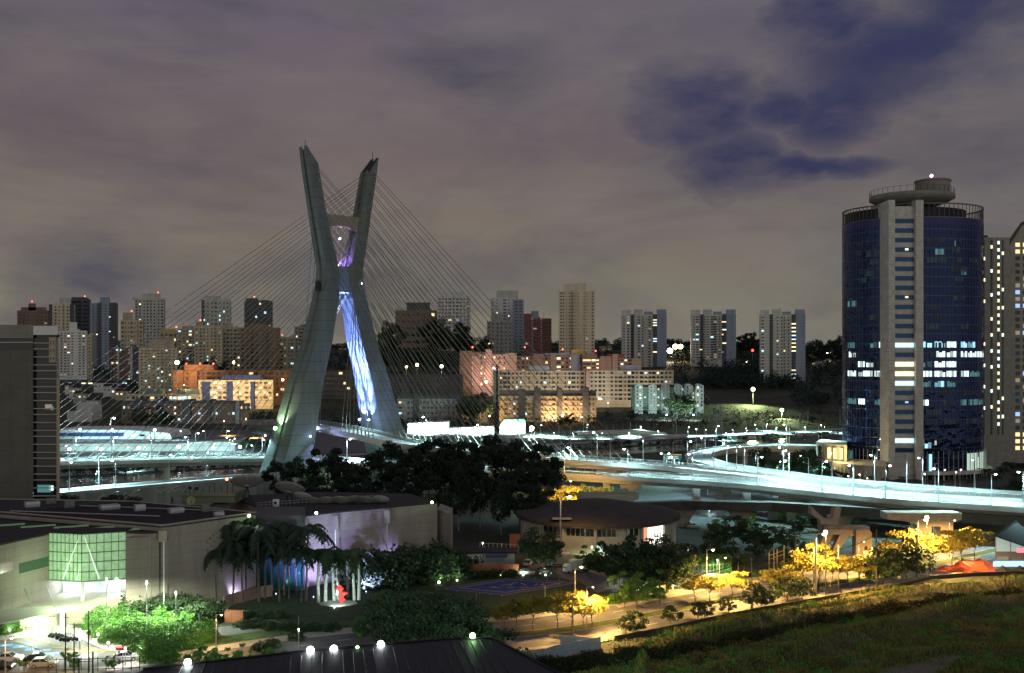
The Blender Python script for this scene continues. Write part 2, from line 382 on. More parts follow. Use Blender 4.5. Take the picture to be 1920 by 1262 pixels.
# waist where the legs join, and the upper cross beam with its arched soffit
b = MB(); hw = 2.9
for zlo, zhi in ((79, 90),):
    c = C0 + Vector((0, 0, 84.7)); b.box(c, (9.5, 6.2, 10.6), math.atan2(T_.y, T_.x))
b.build('waist_block', CONC, BR)
b = MB(); n = 12; zt = 111.5
L = []
for i in range(n+1):
    s = -10 + 20*i/n; L.append((s, zt-6.3 + 1.9*(1-(s/10)**2)))
for w in (-2.3, 2.3):
    for s, z in L: p = C0 + T_*s + P_*w; b.v += [(p.x, p.y, z), (p.x, p.y, zt)]
m2 = 2*(n+1)
for i in range(n):
    k = 2*i; b.f += [(k, k+1, k+3, k+2), (m2+k+2, m2+k+3, m2+k+1, m2+k), (k, k+2, m2+k+2, m2+k), (k+1, m2+k+1, m2+k+3, k+3)]; b.mi += [0]*4
b.build('cross_beam', mat('brown_lit_concrete', (.34, .28, .21), .85, var=.2, vs=.3), BR)  # brown light on the beam is put into its colour
for s_ in (-1, 1):
    p = C0 + T_*(16.8*s_) ; MB().tube([(p.x, p.y, 137), (p.x, p.y, 141)], .12, 5).build('lightning_rod', DARKM, BR)
p = C0 + T_*(-8.2) - T_*4 + P_*2.5; MB().lathe((p.x, p.y, 79), [(.2, 0), (1.3, .5), (1.3, 4), (.2, 4.6)], 10).build('access_hatch', DARKM, BR)
# decks
def gz(*q): return tuple(gp(*q))
UP = smooth([gz(1990,947,10.4), gz(1920,942,10.5), gz(1700,928,10.5), gz(1560,915,10.6), gz(1430,896,11.5), gz(1280,879,13), gz(1200,872,14.2), gz(1030,860,16),
      gz(890,848,18), gz(760,832,20), gz(690,816,22), gz(637,805,23), (-88, 428, 23.6), (-106, 446, 23), (-122, 474, 21), (-134, 520, 16), (-140, 600, 8), (-140, 680, 1)], 5)
LO = smooth([gz(1990,957,10.4), gz(1920,952,10.5), gz(1700,938,10.5), gz(1560,925,10.5), gz(1430,911,10.7), gz(1280,900,11), gz(1030,886,10.8), gz(850,877,10.5),
      (-50, 382, 10.3), (-69, 399, 10.2), (-86, 409, 10.2), (-104, 410.5, 10.3), (-140, 404, 10.5), (-178, 393, 10.5), (-240, 374, 10.5), (-330, 345, 10.5)], 5)
def deck(path, w, parent, pre, mat_top=DECK, girder=1.5, rail=True, rl=None):
    h = w/2
    ribbon('deck_slab', path, -h, h, CONCP, 0, False, parent, .7)
    ribbon('road_surface', path, -h+.5, h-.5, mat_top, .02, False, parent)
    ribbon('box_girder', path, -h*.55, h*.55, CONCP, -.7, False, parent, girder)
    for s in (-1, 1):
        o_ = s*(h-.2); ribbon('parapet', path, o_-.2, o_+.2, CONCP, .75, False, parent, .75)
        if rail:
            b = MB(); e = offs(path, o_, .75); b.tube([p + Vector((0, 0, .75)) for p in e], .07, 4)
            b.tube([p + Vector((0, 0, .35)) for p in e], .05, 4)
            for p, d in along(e, 3): b.tube([p, p + Vector((0, 0, .75))], .08, 4)
            b.build('railing', WHITE, parent)
    for p, d in along(path[3:], 32): MB().box(p + Vector((0, 0, .024)), (.35, w-1.2, .012), math.atan2(d.y, d.x)).build('expansion_joint', DARKM, parent)
    for s in (0,):
        b = MB()
        for p, d in along(offs(path, 0, .028), 9): b.box(p, (3.2, .16, .01), math.atan2(d.y, d.x))
        b.build('lane_marking', WLINE, parent)
    for s in (-1, 1): ribbon('edge_line', path, s*(h-1.0)-.08, s*(h-1.0)+.08, WLINE, .027, False, parent)
deck(UP, 10.5, BR, 'u'); deck(LO, 10.5, BR, 'l')
CAB = mat('cable_sheath', (.20, .21, .15), .55, var=0)
def mast(sg, z): h = interp(HS, z)*sg; return C0 + T_*h + Vector((0, 0, z))
def near(path, px):
    return min(path, key=lambda p: abs(960 + F*p.x/p.y - px))
def cabs(sg, path, xa, xb, n, z0=133, z1=88, o_=5.0, r=.12, bow=.9):
    ed = offs(path, o_); fine = []
    for a, b_ in zip(ed, ed[1:]):
        for j in range(8): fine.append(a.lerp(b_, j/8))
    for i in range(n):
        t = i/(n-1); px = xa + (xb-xa)*t**bow; p = min(fine, key=lambda q: abs(960 + F*q.x/q.y - px) + (0 if q.y < 500 else 1e3)) + Vector((0, 0, .4))
        a = mast(sg, z0 + (z1-z0)*t); off = P_ * (interp(BB, a.z)*.5*(.8 if i % 2 else .45)) ; a = a + off
        b = MB(); b.tube([a, p], r, 5); b.tube([p, p.lerp(a, .035)], r*2.2, 6); b.build('cable', CAB, BR)
cabs(1, LO, -95, 482, 31, 133, 84, -5)       # far mast down to the left deck
cabs(-1, UP, 1080, 742, 26, 133, 82, -5)     # near mast to the right deck
cabs(1, UP, 1198, 800, 26, 133, 84, 5)       # far mast to the far right deck
cabs(-1, UP, 560, 600, 6, 120, 96, 5, bow=1)
cabs(1, UP, 640, 700, 9, 100, 74, 5, bow=1)
# piers of the two decks
def pier(p, z, w, parent, wc=7):
    b = MB(); b.box((p.x, p.y, z/2), (w, w*.8, z)); b.add([], [])
    b.box((p.x, p.y, z-.7), (wc, w*1.1, 1.4)); b.build('pier', CONCP, parent)
for px, path in ((1300, UP), (1415, UP), (1515, UP), (1010, UP), (1120, UP)):
    p = near(path, px); pier(p, p.z-2.4, 2.4, BR)
for px in (1200, 1345, 1480):
    p = near(LO, px); pier(p, p.z-2.4, 2.6, BR)
for x in (-140, -200, -260):
    p = min(LO, key=lambda q: abs(q.x-x)); pier(p, p.z-2.4, 2.2, BR)
# tower-foot floodlights (the two ground ones are added): greenish-white flood left of the pylon, blue ones at deck level
def flood(loc, P, col, bulb, label, aim, size=110, h=1.2, r=.45, parent=None, ps=1.):
    t = thing('floodlight', label, 'floodlight', (loc[0], loc[1], loc[2]-h))
    MB().tube([(loc[0], loc[1], loc[2]-h), (loc[0], loc[1], loc[2]-.3)], .09*ps, 6).build('pole', STEEL, t)
    a = Vector(aim).normalized(); c = Vector(loc)
    MB().sph(c, r, 10, 6).build('lamp', bulb, t)
    b = MB(); b.box(c - Vector((0, 0, r*1.05)), (r*1.2, r*.9, r*.35)); b.build('housing', DARKM, t)
    l = spot('light', t, c + a*(r+.1), P, col, size, .5, r, aim); return t
foot = C0 - T_*29
q = at(516, 803, 400)
flood(q, 12000, (.75, 1, .55), BULBG, 'bright greenish floodlight on a mast at the left foot of the bridge pylon', (.25, .2, .9), 120, q.z, .7, ps=2)
flood((-60, 330, 4), 19000, (.8, .95, .75), BULBG, 'floodlight on the ground behind the tree row aimed up at the pylon', Vector((-76, 410, 80)) - Vector((-60, 330, 4)), 95, 3.6, .5)  # added to brighten the pylon
flood((-125, 385, 3), 5000, (.75, .85, .95), BULBW, 'floodlight on the ground beside the left deck aimed up the pylon', Vector((-85, 405, 90)) - Vector((-125, 385, 3)), 80, 2.6, .45)  # second lamp added to brighten the pylon
# blue light washing the inner face of the far leg: fixtures on brackets up the leg
for k_ in (0, 1):
    for i, (zf, z2, PP, cone) in enumerate(((25.6, 36, 30000, 95), (25.6, 56, 420000, 40), (25.6, 76, 1900000, 20))):
        face = interp(HS, zf) - interp(AA, zf)/2; wv = interp(BB, zf)*(.22 if k_ else -.22) + (i-1)*.9; c = C0 + T_*(face-2.2-i*.9) + P_*wv + Vector((0, 0, zf))
        tgt = C0 + T_*(interp(HS, z2) - interp(AA, z2)/2 + .4) + P_*(wv*.55) + Vector((0, 0, z2))
        t = thing('floodlight', 'blue deck floodlight facing the right pylon leg, %s row, %s from the leg' % (('near', 'far')[1-k_], ORD[i]), 'floodlight', (c.x, c.y, 23.9))
        MB().tube([(c.x, c.y, 23.9), (c.x, c.y, 25.3)], .08, 5).build('post', STEEL, t); MB().sph(c, .38, 8, 5).build('lamp', BULBB, t)
        spot('light', t, c + Vector((0, 0, .6)), PP, (.24, .33, 1.), cone, .7, .3, tgt-c)
c = at(588, 800, 410)
flood(c, 16000, (.45, .55, 1), BULBB, 'blue-white floodlight hanging at the deck edge by the left pylon leg', (.6, -.2, -.5), 150, .8, .6)
c = at(582, 818, 398); flood(c, 9000, (.35, .4, 1), BULBB, 'smaller blue floodlight below the upper deck by the left pylon leg', (.5, -.3, -.5), 150, .8, .4)
c = at(655, 866, 392); flood(c, 24000, (.6, .95, 1), BULBW, 'white floodlight glaring through the trees under the upper deck', (.3, .9, .3), 150, 3, .6)
c = Vector((-55, 405, 11.6)); flood(c, 20000, (.3, .35, 1), BULBB, 'blue floodlight on the lower deck between the pylon legs', (0, 0, 1), 150, .8, .35)
c = C0 + P_*(-1) + Vector((0, 0, 91)); flood(c, 5000, (.45, .2, 1), BULBB, 'violet floodlight resting on the waist of the pylon', (.55, .5, .8), 140, .6, .35)
c = C0 + T_*(8.3)+ P_*4.3 + Vector((0, 0, 83.5)); flood(c, 400, CY, BULBW, 'small white lamp fixed on the waist of the right pylon leg', P_, 120, .4, .3)
c = C0 + Vector((0, 0, 102)); flood(c, 500, (.7, .85, 1), BULBW, 'white floodlight under the cross beam of the pylon', (0, 0, 1), 120, .6, .4)

for x, y, P in ((-128, 398, 60000), (-175, 388, 50000)):
    flood((x, y, 12.2), P, (.62, .72, 1), BULBW, 'blue-white floodlight on the left deck aimed up the cables, %s the pylon' % ('nearer' if x > -150 else 'farther from'), (-.12, .02, 1), 105, .9, .3)
# ---- ramp loop on the right
RP = smooth([gz(1990,933,11), gz(1860,926,11), gz(1700,914,11.3), gz(1560,902,11.7), gz(1430,885,12), gz(1350,873,12), gz(1311,860,12), gz(1318,850,12), gz(1360,841,12), gz(1440,837,12), gz(1540,838,11), gz(1600,842,9)], 6)
RT = thing('curved_ramp', 'elevated concrete ramp curling in a tight loop right of the bridge', 'ramp', (*gp(1311,860,12)[:2], 0))
deck(RP, 10.5, RT, 'r', rail=False)
for px in (1333, 1397, 1470, 1570):
    p = min(RP[30:], key=lambda q: abs(960+F*q.x/q.y-px)); pier(p, p.z-2.4, 2.2, RT, 6)
for px in (1480, 1600, 1720):
    p = min(RP[:30], key=lambda q: abs(960+F*q.x/q.y-px)); pier(p, p.z-2.4, 2.2, RT, 6)
# ---- lower left ramp with painted side wall
LR = smooth([(*gp(20,938,7)[:2], 7), (*gp(115,925,7.2)[:2], 7.2), (*gp(300,909,7.6)[:2], 7.6), (*gp(420,899,8)[:2], 8), (*gp(520,893,8)[:2], 8), (*gp(640,890,8)[:2], 8)], 5)
t = thing('access_ramp', 'pale concrete access ramp with graffiti on its long side wall', 'ramp', (*gp(300,909,7.6)[:2], 0))
ribbon('side_wall', LR, -5.5, 5.5, mat('stained_wall', (.30, .33, .30), .9, var=.3, vs=.3, streak=True), 0, False, t, 7.2)
ribbon('road_surface', LR, -5, 5, DECK, .03, False, t)
for s in (-1, 1): ribbon('parapet', LR, s*5.3-.18, s*5.3+.18, CONCP, .9, False, t, .9)
b = MB(); e = offs(LR, -5.52)
for px in (185, 230, 295, 330):
    p = min(e, key=lambda q: abs(960+F*q.x/q.y-px)); d = Vector((.8, .5, 0)).normalized(); b2 = MB()
    b2.tube([p + d*(x) + Vector((0, -.12, z)) for x, z in ((-5,-.3),(-3,-.6),(-1.5,-2),(0,-1),(1,-2.4),(2.4,-.8),(4.5,-.3))], .12, 4); b2.build('graffiti', WHITE, t)
# ---- old crossing beam: dark lower viaduct in front of the decks with hammerhead piers
VD = [Vector((*gp(1180,943,7.6)[:2], 7.6)), Vector((*gp(1280,938,8)[:2], 8)), Vector((*gp(1450,941,8)[:2], 8)), Vector((*gp(1640,951,8.3)[:2], 8.3)), Vector((*gp(1830,962,8.6)[:2], 8.6)), Vector((*gp(1990,972,8.6)[:2], 8.6))]
VT = thing('lower_viaduct', 'dark concrete viaduct on hammerhead piers under the bright decks', 'viaduct', (70, 262, 0))
ribbon('deck_slab', VD, -2, 2, mat('unlit_dark_concrete', (.06, .052, .045), .9, var=.3, vs=.3), 0, False, VT, 2.6)  # unlit viaduct: shade put into a darker concrete colour
DK = mat('weathered_concrete', (.24, .20, .16), .9, var=.3, vs=.35)
for px, z in ((1278, 0), (1390, 0), (1580, 0)):
    p = min(smooth(VD, 12), key=lambda q: abs(960+F*q.x/q.y-px)) + Vector((0, 0, -2.6)); b = MB()
    for k, (w0, w1, z0, z1) in enumerate(((3.6, 3.6, 0, p.z-3.4), (3.6, 8.4, p.z-3.4, p.z))):
        b.add([(p.x+sx*w0/2, p.y+sy*1.6, z0) for sx, sy in ((-1,-1),(1,-1),(1,1),(-1,1))] + [(p.x+sx*w1/2, p.y+sy*1.6, z1) for sx, sy in ((-1,-1),(1,-1),(1,1),(-1,1))],
              [(3,2,1,0),(4,5,6,7),(0,1,5,4),(1,2,6,5),(2,3,7,6),(3,0,4,7)])
    b.build('pier', DK, VT)
# big sodium-lit hammerhead at the right
p = gp(1745, 1022); p = Vector(((1738-960)*268/F, 268, 0))
b = MB(); zt = az_(960, 268); zb = az_(972, 268)
x0, x1 = ax(1658, 268), ax(1797, 268)
prof = [(x0, zt), (x0, zb), (ax(1690,268), az_(975,268)), (ax(1715,268), az_(981,268)), (ax(1715,268), 0), (ax(1740,268), 0), (ax(1741,268), az_(985,268)), (ax(1758,268), az_(985,268)), (ax(1758,268), 0), (ax(1781,268), 0), (ax(1781,268), az_(978,268)), (x1, zb), (x1, zt)]
k = len(prof); b.add([(x, 266, z) for x, z in prof] + [(x, 271, z) for x, z in prof], [tuple(range(k)), tuple(range(2*k-1, k-1, -1))] + [(i, i+k, (i+1) % k + k, (i+1) % k) for i in range(k)])
b.build('pier', mat('tan_concrete', (.42, .34, .25), .85, var=.2, vs=.4), VT)
# demolished ramp stub: carved piers and slanted stair legs, sodium lit
t = thing('ramp_remnant', 'tan concrete remains of a ramp with slanted legs and a carved pier under the viaduct', 'ruin', (*gp(1590,1035)[:2], 0))
Y0 = 256
def slab(px, z0y, pts, y0, y1, name, m):
    b = MB(); q = [(ax(x, Y0), az_(y, Y0)) for x, y in pts]; k = len(q)
    b.add([(x, y0, z) for x, z in q] + [(x, y1, z) for x, z in q], [tuple(range(k)), tuple(range(2*k-1, k-1, -1))] + [(i, i+k, (i+1) % k + k, (i+1) % k) for i in range(k)])
    return b.build(name, m, t)
TC = MATS['tan_concrete']
slab(0, 0, [(1522,950),(1522,965),(1538,975),(1541,1000),(1541,1016),(1576,1016),(1570,990),(1578,952),(1566,952),(1562,972),(1552,975),(1540,968)], Y0, Y0+3, 'upper_pier', TC)
slab(0, 0, [(1541,990),(1541,1000),(1528,1028),(1540,1028),(1556,1000),(1570,1000),(1556,1030),(1568,1030),(1584,1006),(1598,1002),(1598,990)], Y0-2, Y0-.5, 'slanted_leg', TC)
slab(0, 0, [(1598,990),(1597,1040),(1613,1040),(1613,1022),(1616,1019),(1619,1022),(1619,1040),(1627,1040),(1627,995),(1622,990)], Y0-3, Y0-.2, 'carved_pier', TC)
slab(0, 0, [(1540,983),(1540,990),(1626,991),(1626,986)], Y0-2, Y0+1.5, 'beam', DK)

def wp(p0, p1, y0, y1, z0, z1, k=0.):
    return MB().prism([(ax(p0,y0), y0), (ax(p1,y0), y0), (ax(p1+k,y1), y1), (ax(p0+k,y1), y1)], z0, z1)
# ================================================================ CYLINDRICAL GLASS TOWER
PT = Vector((181.5, 452, 0)); RX, RY = 30.4, 24.
GT = thing('round_glass_tower', 'cylindrical blue glass office tower with a stone shaft and rooftop disc', 'office tower', tuple(PT))
bg = mat('blue_curtain_glass', (.034, .055, .15), .07, .85, var=0, bump=0)
n_ = bg.node_tree; nz = n_.nodes.new('ShaderNodeTexNoise'); nz.inputs['Scale'].default_value = .22; nz.inputs['Detail'].default_value = 2
tx = n_.nodes.new('ShaderNodeTexCoord'); n_.links.new(tx.outputs['Object'], nz.inputs['Vector'])
bp = n_.nodes.new('ShaderNodeBump'); bp.inputs['Strength'].default_value = .55; bp.inputs['Distance'].default_value = .9
n_.links.new(nz.outputs[0], bp.inputs['Height']); n_.links.new(bp.outputs[0], n_.nodes['Principled BSDF'].inputs['Normal'])
STONE = mat('grey_stone', (.58, .56, .50), .8, var=.22, vs=.4, zline=1.37, lw=.05)
def ell(px, rx=RX, ry=RY):
    """front point of the tower's ellipse seen at photo column px"""
    best = min((abs(960 + F*(PT.x+rx*math.sin(t))/(PT.y-ry*math.cos(t)) - px), t) for t in [i*.004-1.57 for i in range(786)])
    return best[1]
MB().lathe(PT, [(RX, 2), (RX, 112.5)], 72, 1, RY/RX).build('glass_facade', bg, GT, True)
b = MB(); FP = 4.1
for i in range(27):
    z = 5 + FP*i; b.lathe(PT + Vector((0, 0, z)), [(RX+.02, -.1), (RX+.10, -.1), (RX+.10, .1), (RX+.02, .1)], 72, 1, RY/RX)
b.build('floor_bands', mat('band_metal', (.13, .16, .24), .4, .6, var=.1), GT)
b = MB()
for i in range(96):
    t = 2*math.pi*i/96; x, y = PT.x+(RX+.16)*math.cos(t), PT.y+(RY+.16)*math.sin(t)
    b.tube([(x, y, 3), (x, y, 112)], .07, 4)
b.build('mullions', MATS['band_metal'], GT)
b = MB(); b.lathe(PT, [(RX-.4, 112.5), (RX+.2, 112.5), (RX+.2, 112.9), (RX-.4, 112.9)], 72, 1, RY/RX); b.lathe(PT, [(RX-.1, 118.3), (RX+.25, 118.3), (RX+.25, 118.9), (RX-.1, 118.9)], 72, 1, RY/RX)
for i in range(84):
    t = 2*math.pi*i/84; x, y = PT.x+RX*math.cos(t), PT.y+RY*math.sin(t); b.tube([(x, y, 112.9), (x, y, 118.3)], .16, 4)
b.build('crown_screen', mat('crown_metal', (.16, .15, .14), .6, .3, var=.15), GT)
MB().lathe(PT, [(.01, 112.6), (RX-.3, 112.6)], 48, 1, RY/RX).build('roof', ASPH, GT)
b = MB(); b.lathe(PT + Vector((-3.2, 0, 0)), [(RX*.86, 112.7), (RX*.86, 117.6), (.01, 117.8)], 48, 1, .8); b.build('dark_crown_drum', DARKM, GT)  # dark drum added so the crown screen reads dark
dc = Vector((176.6, 440, 0))
MB().lathe(dc, [(.01, 117.5), (11, 119.0), (15.5, 120.6), (17.9, 121.9), (17.9, 123.4), (.01, 123.4)], 48, 1, .95).build('roof_disc', mat('disc_concrete', (.24, .235, .21), .85, var=.15), GT, True)
b = MB()
for i in range(40):
    t = 2*math.pi*i/40; x, y = dc.x+17.6*math.cos(t), dc.y+17.6*.95*math.sin(t); b.tube([(x, y, 123.4), (x, y, 125.8)], .09, 4)
b.lathe(dc + Vector((0, 0, 125.8)), [(17.6, 0), (17.6, .12)], 48, 1, .95); b.build('railing', DARKM, GT)
kc = dc + Vector((8, -3, 0)); MB().lathe(kc, [(7.2, 123.4), (7.2, 129), (7.6, 129.2), (7.6, 129.8), (.01, 129.8)], 32).build('stair_drum', MATS['disc_concrete'], GT)
b = MB(); b.tube([kc + Vector((-.5, 0, 129.8)), kc + Vector((-.5, 0, 131.6))], .1, 5); o = b.build('beacon', DARKM, GT); bb = MB().sph(kc + Vector((-.5, 0, 132)), .65).build('beacon_lamp', emat('lit_pink_lamp', (1, .35, .7), 14), o)
# stone shaft
cx = [ax(p, 427) for p in (1662, 1674, 1713, 1727)]
MB().b2(cx[0], cx[1], 424.5, 445, 0, 119.4).build('pilaster', STONE, GT); MB().b2(cx[2], cx[3], 424.5, 445, 0, 119.4).build('pilaster', STONE, GT)
MB().b2(cx[1], cx[2], 426.5, 445, 0, 117).build('core_wall', STONE, GT)
CW = mat('shaft_glass', (.035, .10, .22), .15, .6, var=0)
wl = {645: WL[1], 683: WL[2], 701: WL[2], 720: WL[1], 829: WL[1], 520: 0}
for i in range(25):
    yy = 414 + 17.93*i
    if yy > 855: break
    z = az_(yy, 426); lit = [m for k, m in wl.items() if abs(k-yy) < 7 and m]
    b = MB(); b.b2(cx[1]+.25, cx[2]-.25, 426.3, 426.5, z-.95, z+.95)
    w = b.build('window', lit[0] if lit else CW, GT)
    if i in (3, 8, 19): MB().b2(cx[1]+5, cx[1]+6.4, 426.2, 426.29, z-.3, z+.5).build('lit_pane', [WL[2], WL[3], WL[0]][i % 3], GT)
# lit office windows on the curved facade
def arcwin(pa, pb, yc, m, hh=1.25):
    t0, t1 = ell(pa), ell(pb); n = max(1, int(abs(t1-t0)*27/1.1)); b = MB(); lv = [m] + [MATS.get(m.name + q, m) for q in ('_b', '_c')]; zc = az_(yc, PT.y-RY)
    for i in range(n):
        ta, tb = t0 + (t1-t0)*(i+.06)/n, t0 + (t1-t0)*(i+.94)/n; b.m = rng.choice([0, 0, 1, 2]); f = lambda t, z: (PT.x+(RX+.13)*math.sin(t), PT.y-(RY+.13)*math.cos(t), z); zt = zc + hh - rng.choice([0, 0, 0, .5*hh])
        b.quad(f(ta, zc-hh), f(tb, zc-hh), f(tb, zt), f(ta, zt))
    b.build('lit_office_window', lv, GT)
for n_a, c_a, e_a in (('lit_office', (.80, 1, .93), 1.7), ('lit_office_blue', (.40, .85, 1), 1.4), ('dim_office', (.25, .7, .7), .26), ('faint_office', (.10, .35, .45), .05), ('ghost_office', (.08, .2, .4), .035)):
    emat(n_a, c_a, e_a); emat(n_a+'_b', c_a, e_a*.62); emat(n_a+'_c', c_a, e_a*.3)
OW, OB, OD, OF = (MATS[q] for q in ('lit_office', 'lit_office_blue', 'dim_office', 'faint_office'))
for y_, segs in ((646, [(1590,1603,OD),(1632,1645,OD),(1648,1659,OW),(1728,1736,OB),(1738,1748,OB),(1752,1772,OB),(1775,1793,OW),(1801,1813,OB),(1815,1828,OB)]),
                 (664, [(1592,1598,OW),(1600,1605,OW),(1755,1772,OW),(1775,1793,OW),(1801,1813,OW),(1815,1838,OW)]),
                 (683, [(1609,1622,OW),(1624,1638,OW),(1728,1735,OD),(1738,1748,OD),(1752,1772,OW),(1774,1793,OW)]),
                 (701, [(1590,1606,OW),(1610,1637,OW),(1640,1658,OW),(1728,1748,OW),(1751,1772,OW),(1774,1793,OW),(1801,1816,OW),(1818,1836,OD)]),
                 (720, [(1728,1745,OD),(1752,1770,OB),(1775,1791,OD)]), (755, [(1590,1606,OD),(1610,1622,OW),(1640,1658,OD),(1728,1741,OW),(1800,1812,OD),(1815,1837,OD)]),
                 (829, [(1752,1756,OW),(1728,1733,OD)]), (835, [(1733,1746,OB)]), (456, [(1738,1744,OF),(1789,1792,OD)]), (472, [(1625,1659,OF),(1753,1770,OD)]), (487, [(1632,1659,OF),(1738,1775,OF)]),
                 (509, [(1801,1812,OD),(1620,1640,OF)]), (565, [(1590,1594,OD),(1597,1607,OD)]), (612, [(1735,1760,OF)]), (790, [(1738,1760,OF),(1770,1790,OF)])):
    for a_, b_, m_ in segs: arcwin(a_, b_, y_, m_)
for i in range(46):
    y_ = 414 + 17.93*rng.randrange(2, 24); a_ = rng.choice([rng.uniform(1592, 1645), rng.uniform(1730, 1825)]); arcwin(a_, a_+rng.uniform(5, 16 if a_ < 1640 else 30) if a_+30 < 1838 else 1838, y_, rng.choice([OF, MATS['ghost_office'], MATS['ghost_office']]), 1.2)
# lobby: tall lit glazing, thin columns, podium ring
for a_, b_, m_ in ((1590,1600,OD),(1812,1838,emat('lobby_light', (.7, .95, .75), .75)),(1741,1747,OB)): arcwin(a_, b_, 869, m_, 4)
b = MB()
for i in range(40):
    t = -1.45 + 2.9*i/39; x, y = PT.x+(RX+1.3)*math.sin(t), PT.y-(RY+1.3)*math.cos(t)
    if cx[0]-1 < x < cx[3]+1: continue
    MB().tube([(x, y, 0), (x, y, 12)], .16, 5).build('lobby_column', STEEL, GT)
MB().lathe(PT, [(RX+.1, 2), (RX+4, 2), (RX+4, 3.4), (RX+.1, 3.4)], 60, 1, RY/RX).build('podium_ring', STONE, GT)
MB().lathe(PT, [(RX+.1, 112.5-3.1), (RX+.16, 112.5-3.1), (RX+.16, 112.4), (RX+.1, 112.4)], 72, 1, RY/RX).build('top_band', mat('violet_glass', (.05, .05, .18), .2, .7, var=0), GT)
# curved podium annex left of the tower
t = thing('curved_annex', 'low yellow-lit curved annex with tall slots at the foot of the blue tower', 'annex', (ax(1560,425), 425, 0))
pts = [at(p, 700, 452 - q) for p, q in ((1530, 8), (1545, 20), (1570, 30), (1600, 36), (1640, 38), (1662, 36))]
pts = [(ax(p, y), y) for p, y in ((1530, 446), (1540, 436), (1560, 426), (1590, 416), (1625, 410), (1662, 408))]
YL = mat('cream_wall', (.52, .47, .33), .8, var=.12)
b = MB(); b.prism(pts + [(ax(1662,430), 430), (ax(1590,440), 440), (ax(1545,460), 460)], 0, 7.6); b.build('wall', YL, t)
b = MB(); b.prism([(ax(1530,447), 447), (ax(1545,437), 437), (ax(1588,428), 428), (ax(1588,450), 450), (ax(1540,462), 462)], 7.6, 14.5); b.build('upper_wall', YL, t)
for px_, y_ in ((1534,443.5),(1541,437.5),(1551,435),(1562,432.5),(1574,430.5)):
    MB().b2(ax(px_,y_)-.7, ax(px_,y_)+.7, y_-2.6, y_-2.3, 8.4, 13.2).build('window', WL[0] if px_ > 1550 else GLASS, t)
for i in range(24):
    u = i/23*5; k = min(4, int(u)); a_, c_ = Vector((*pts[k], 0)), Vector((*pts[k+1], 0)); p = a_.lerp(c_, u-k)
    MB().b2(p.x-.28, p.x+.28, p.y-.35, p.y-.02, .3, 5.6).build('buttress', STONE, t)
point('light', t, (ax(1566,424), 422, 11), 6000, (1, .8, .4), .3)
# grey slab tower and gabled tower at the right edge
t = thing('stone_slab_tower', 'grey stone office slab with vertical window strips behind the blue tower', 'office tower', (ax(1868,462), 462, 0))
Y1 = 462; MB().b2(ax(1838,Y1), ax(1893,Y1), Y1, Y1+22, 0, az_(445,Y1)).build('wall', mat('pale_stone', (.60, .58, .50), .85, var=.2, vs=.35, zline=3.2, xline=4, lw=.03), t)
MB().b2(ax(1846,Y1), ax(1856,Y1), Y1+2, Y1+8, az_(445,Y1), az_(440,Y1)).build('roof_plant', DARKM, t)
for px_, w_ in ((1859,2.0),(1872,1.6),(1880,1.6),(1845,1.2)): MB().b2(ax(px_,Y1)-w_/4, ax(px_,Y1)+w_/4, Y1-.08, Y1-.01, az_(815,Y1), az_(450,Y1)).build('glass_strip', GLASS, t)
k = 0
for px_, per, st in ((1872, 13.6, 0), (1859, 30, 8), (1880, 34, 20), (1845, 40, 30)):
    y_ = 455 + st
    while y_ < 812:
        if rng.random() < .85: MB().b2(ax(px_,Y1)-.42, ax(px_,Y1)+.42, Y1-.2, Y1-.09, az_(y_+3,Y1), az_(y_-3,Y1)).build('lit_window', rng.choice([WL[2], WL[2], OW]), t); k += 1
        y_ += per*rng.choice([1, 1, 1, 1.5 if per > 20 else 1])
t = thing('gabled_tower', 'grey stone tower with a steep slanted roof at the right edge', 'office tower', (ax(1905,470), 470, 0)); Y1 = 470
q = [(ax(x,Y1), az_(y,Y1)) for x, y in ((1890,868),(1890,462),(1896,450),(1912,424),(1925,416),(1990,416),(1990,868))]; k = len(q)
b = MB(); b.add([(x, Y1, z) for x, z in q] + [(x*(Y1+24)/Y1, Y1+24, z) for x, z in q], [tuple(range(k)), tuple(range(2*k-1, k-1, -1))] + [(i, i+k, (i+1) % k + k, (i+1) % k) for i in range(k)])
b.build('wall', MATS['pale_stone'], t)
b = MB(); b.add([(ax(x,Y1), Y1-.9, az_(y,Y1)) for x, y in ((1884,458),(1912,418),(1926,411),(1926,414),(1914,424),(1890,462))] + [(ax(x,Y1+25), Y1+25, az_(y,Y1)) for x, y in ((1884,458),(1912,418),(1926,411),(1926,414),(1914,424),(1890,462))],
  [(5,4,3,2,1,0), (6,7,8,9,10,11)] + [(i, (i+1) % 6, (i+1) % 6+6, i+6) for i in range(6)]); b.build('roof', mat('brown_roof', (.10, .07, .06), .8, var=.2), t)
for i in range(31):
    y_ = 459 + i*12.7
    for px_ in (1908, 1922):
        m_ = WL[0] if i < 2 or i > 27 else rng.choice([GLASS, GLASS, GLASS, CW, CW, WL[3], MATS['dim_window']])
        MB().b2(ax(px_,Y1)-1, ax(px_,Y1)+1, Y1-.12, Y1-.01, az_(y_+3.6,Y1), az_(y_-3.6,Y1)).build('window', m_, t)
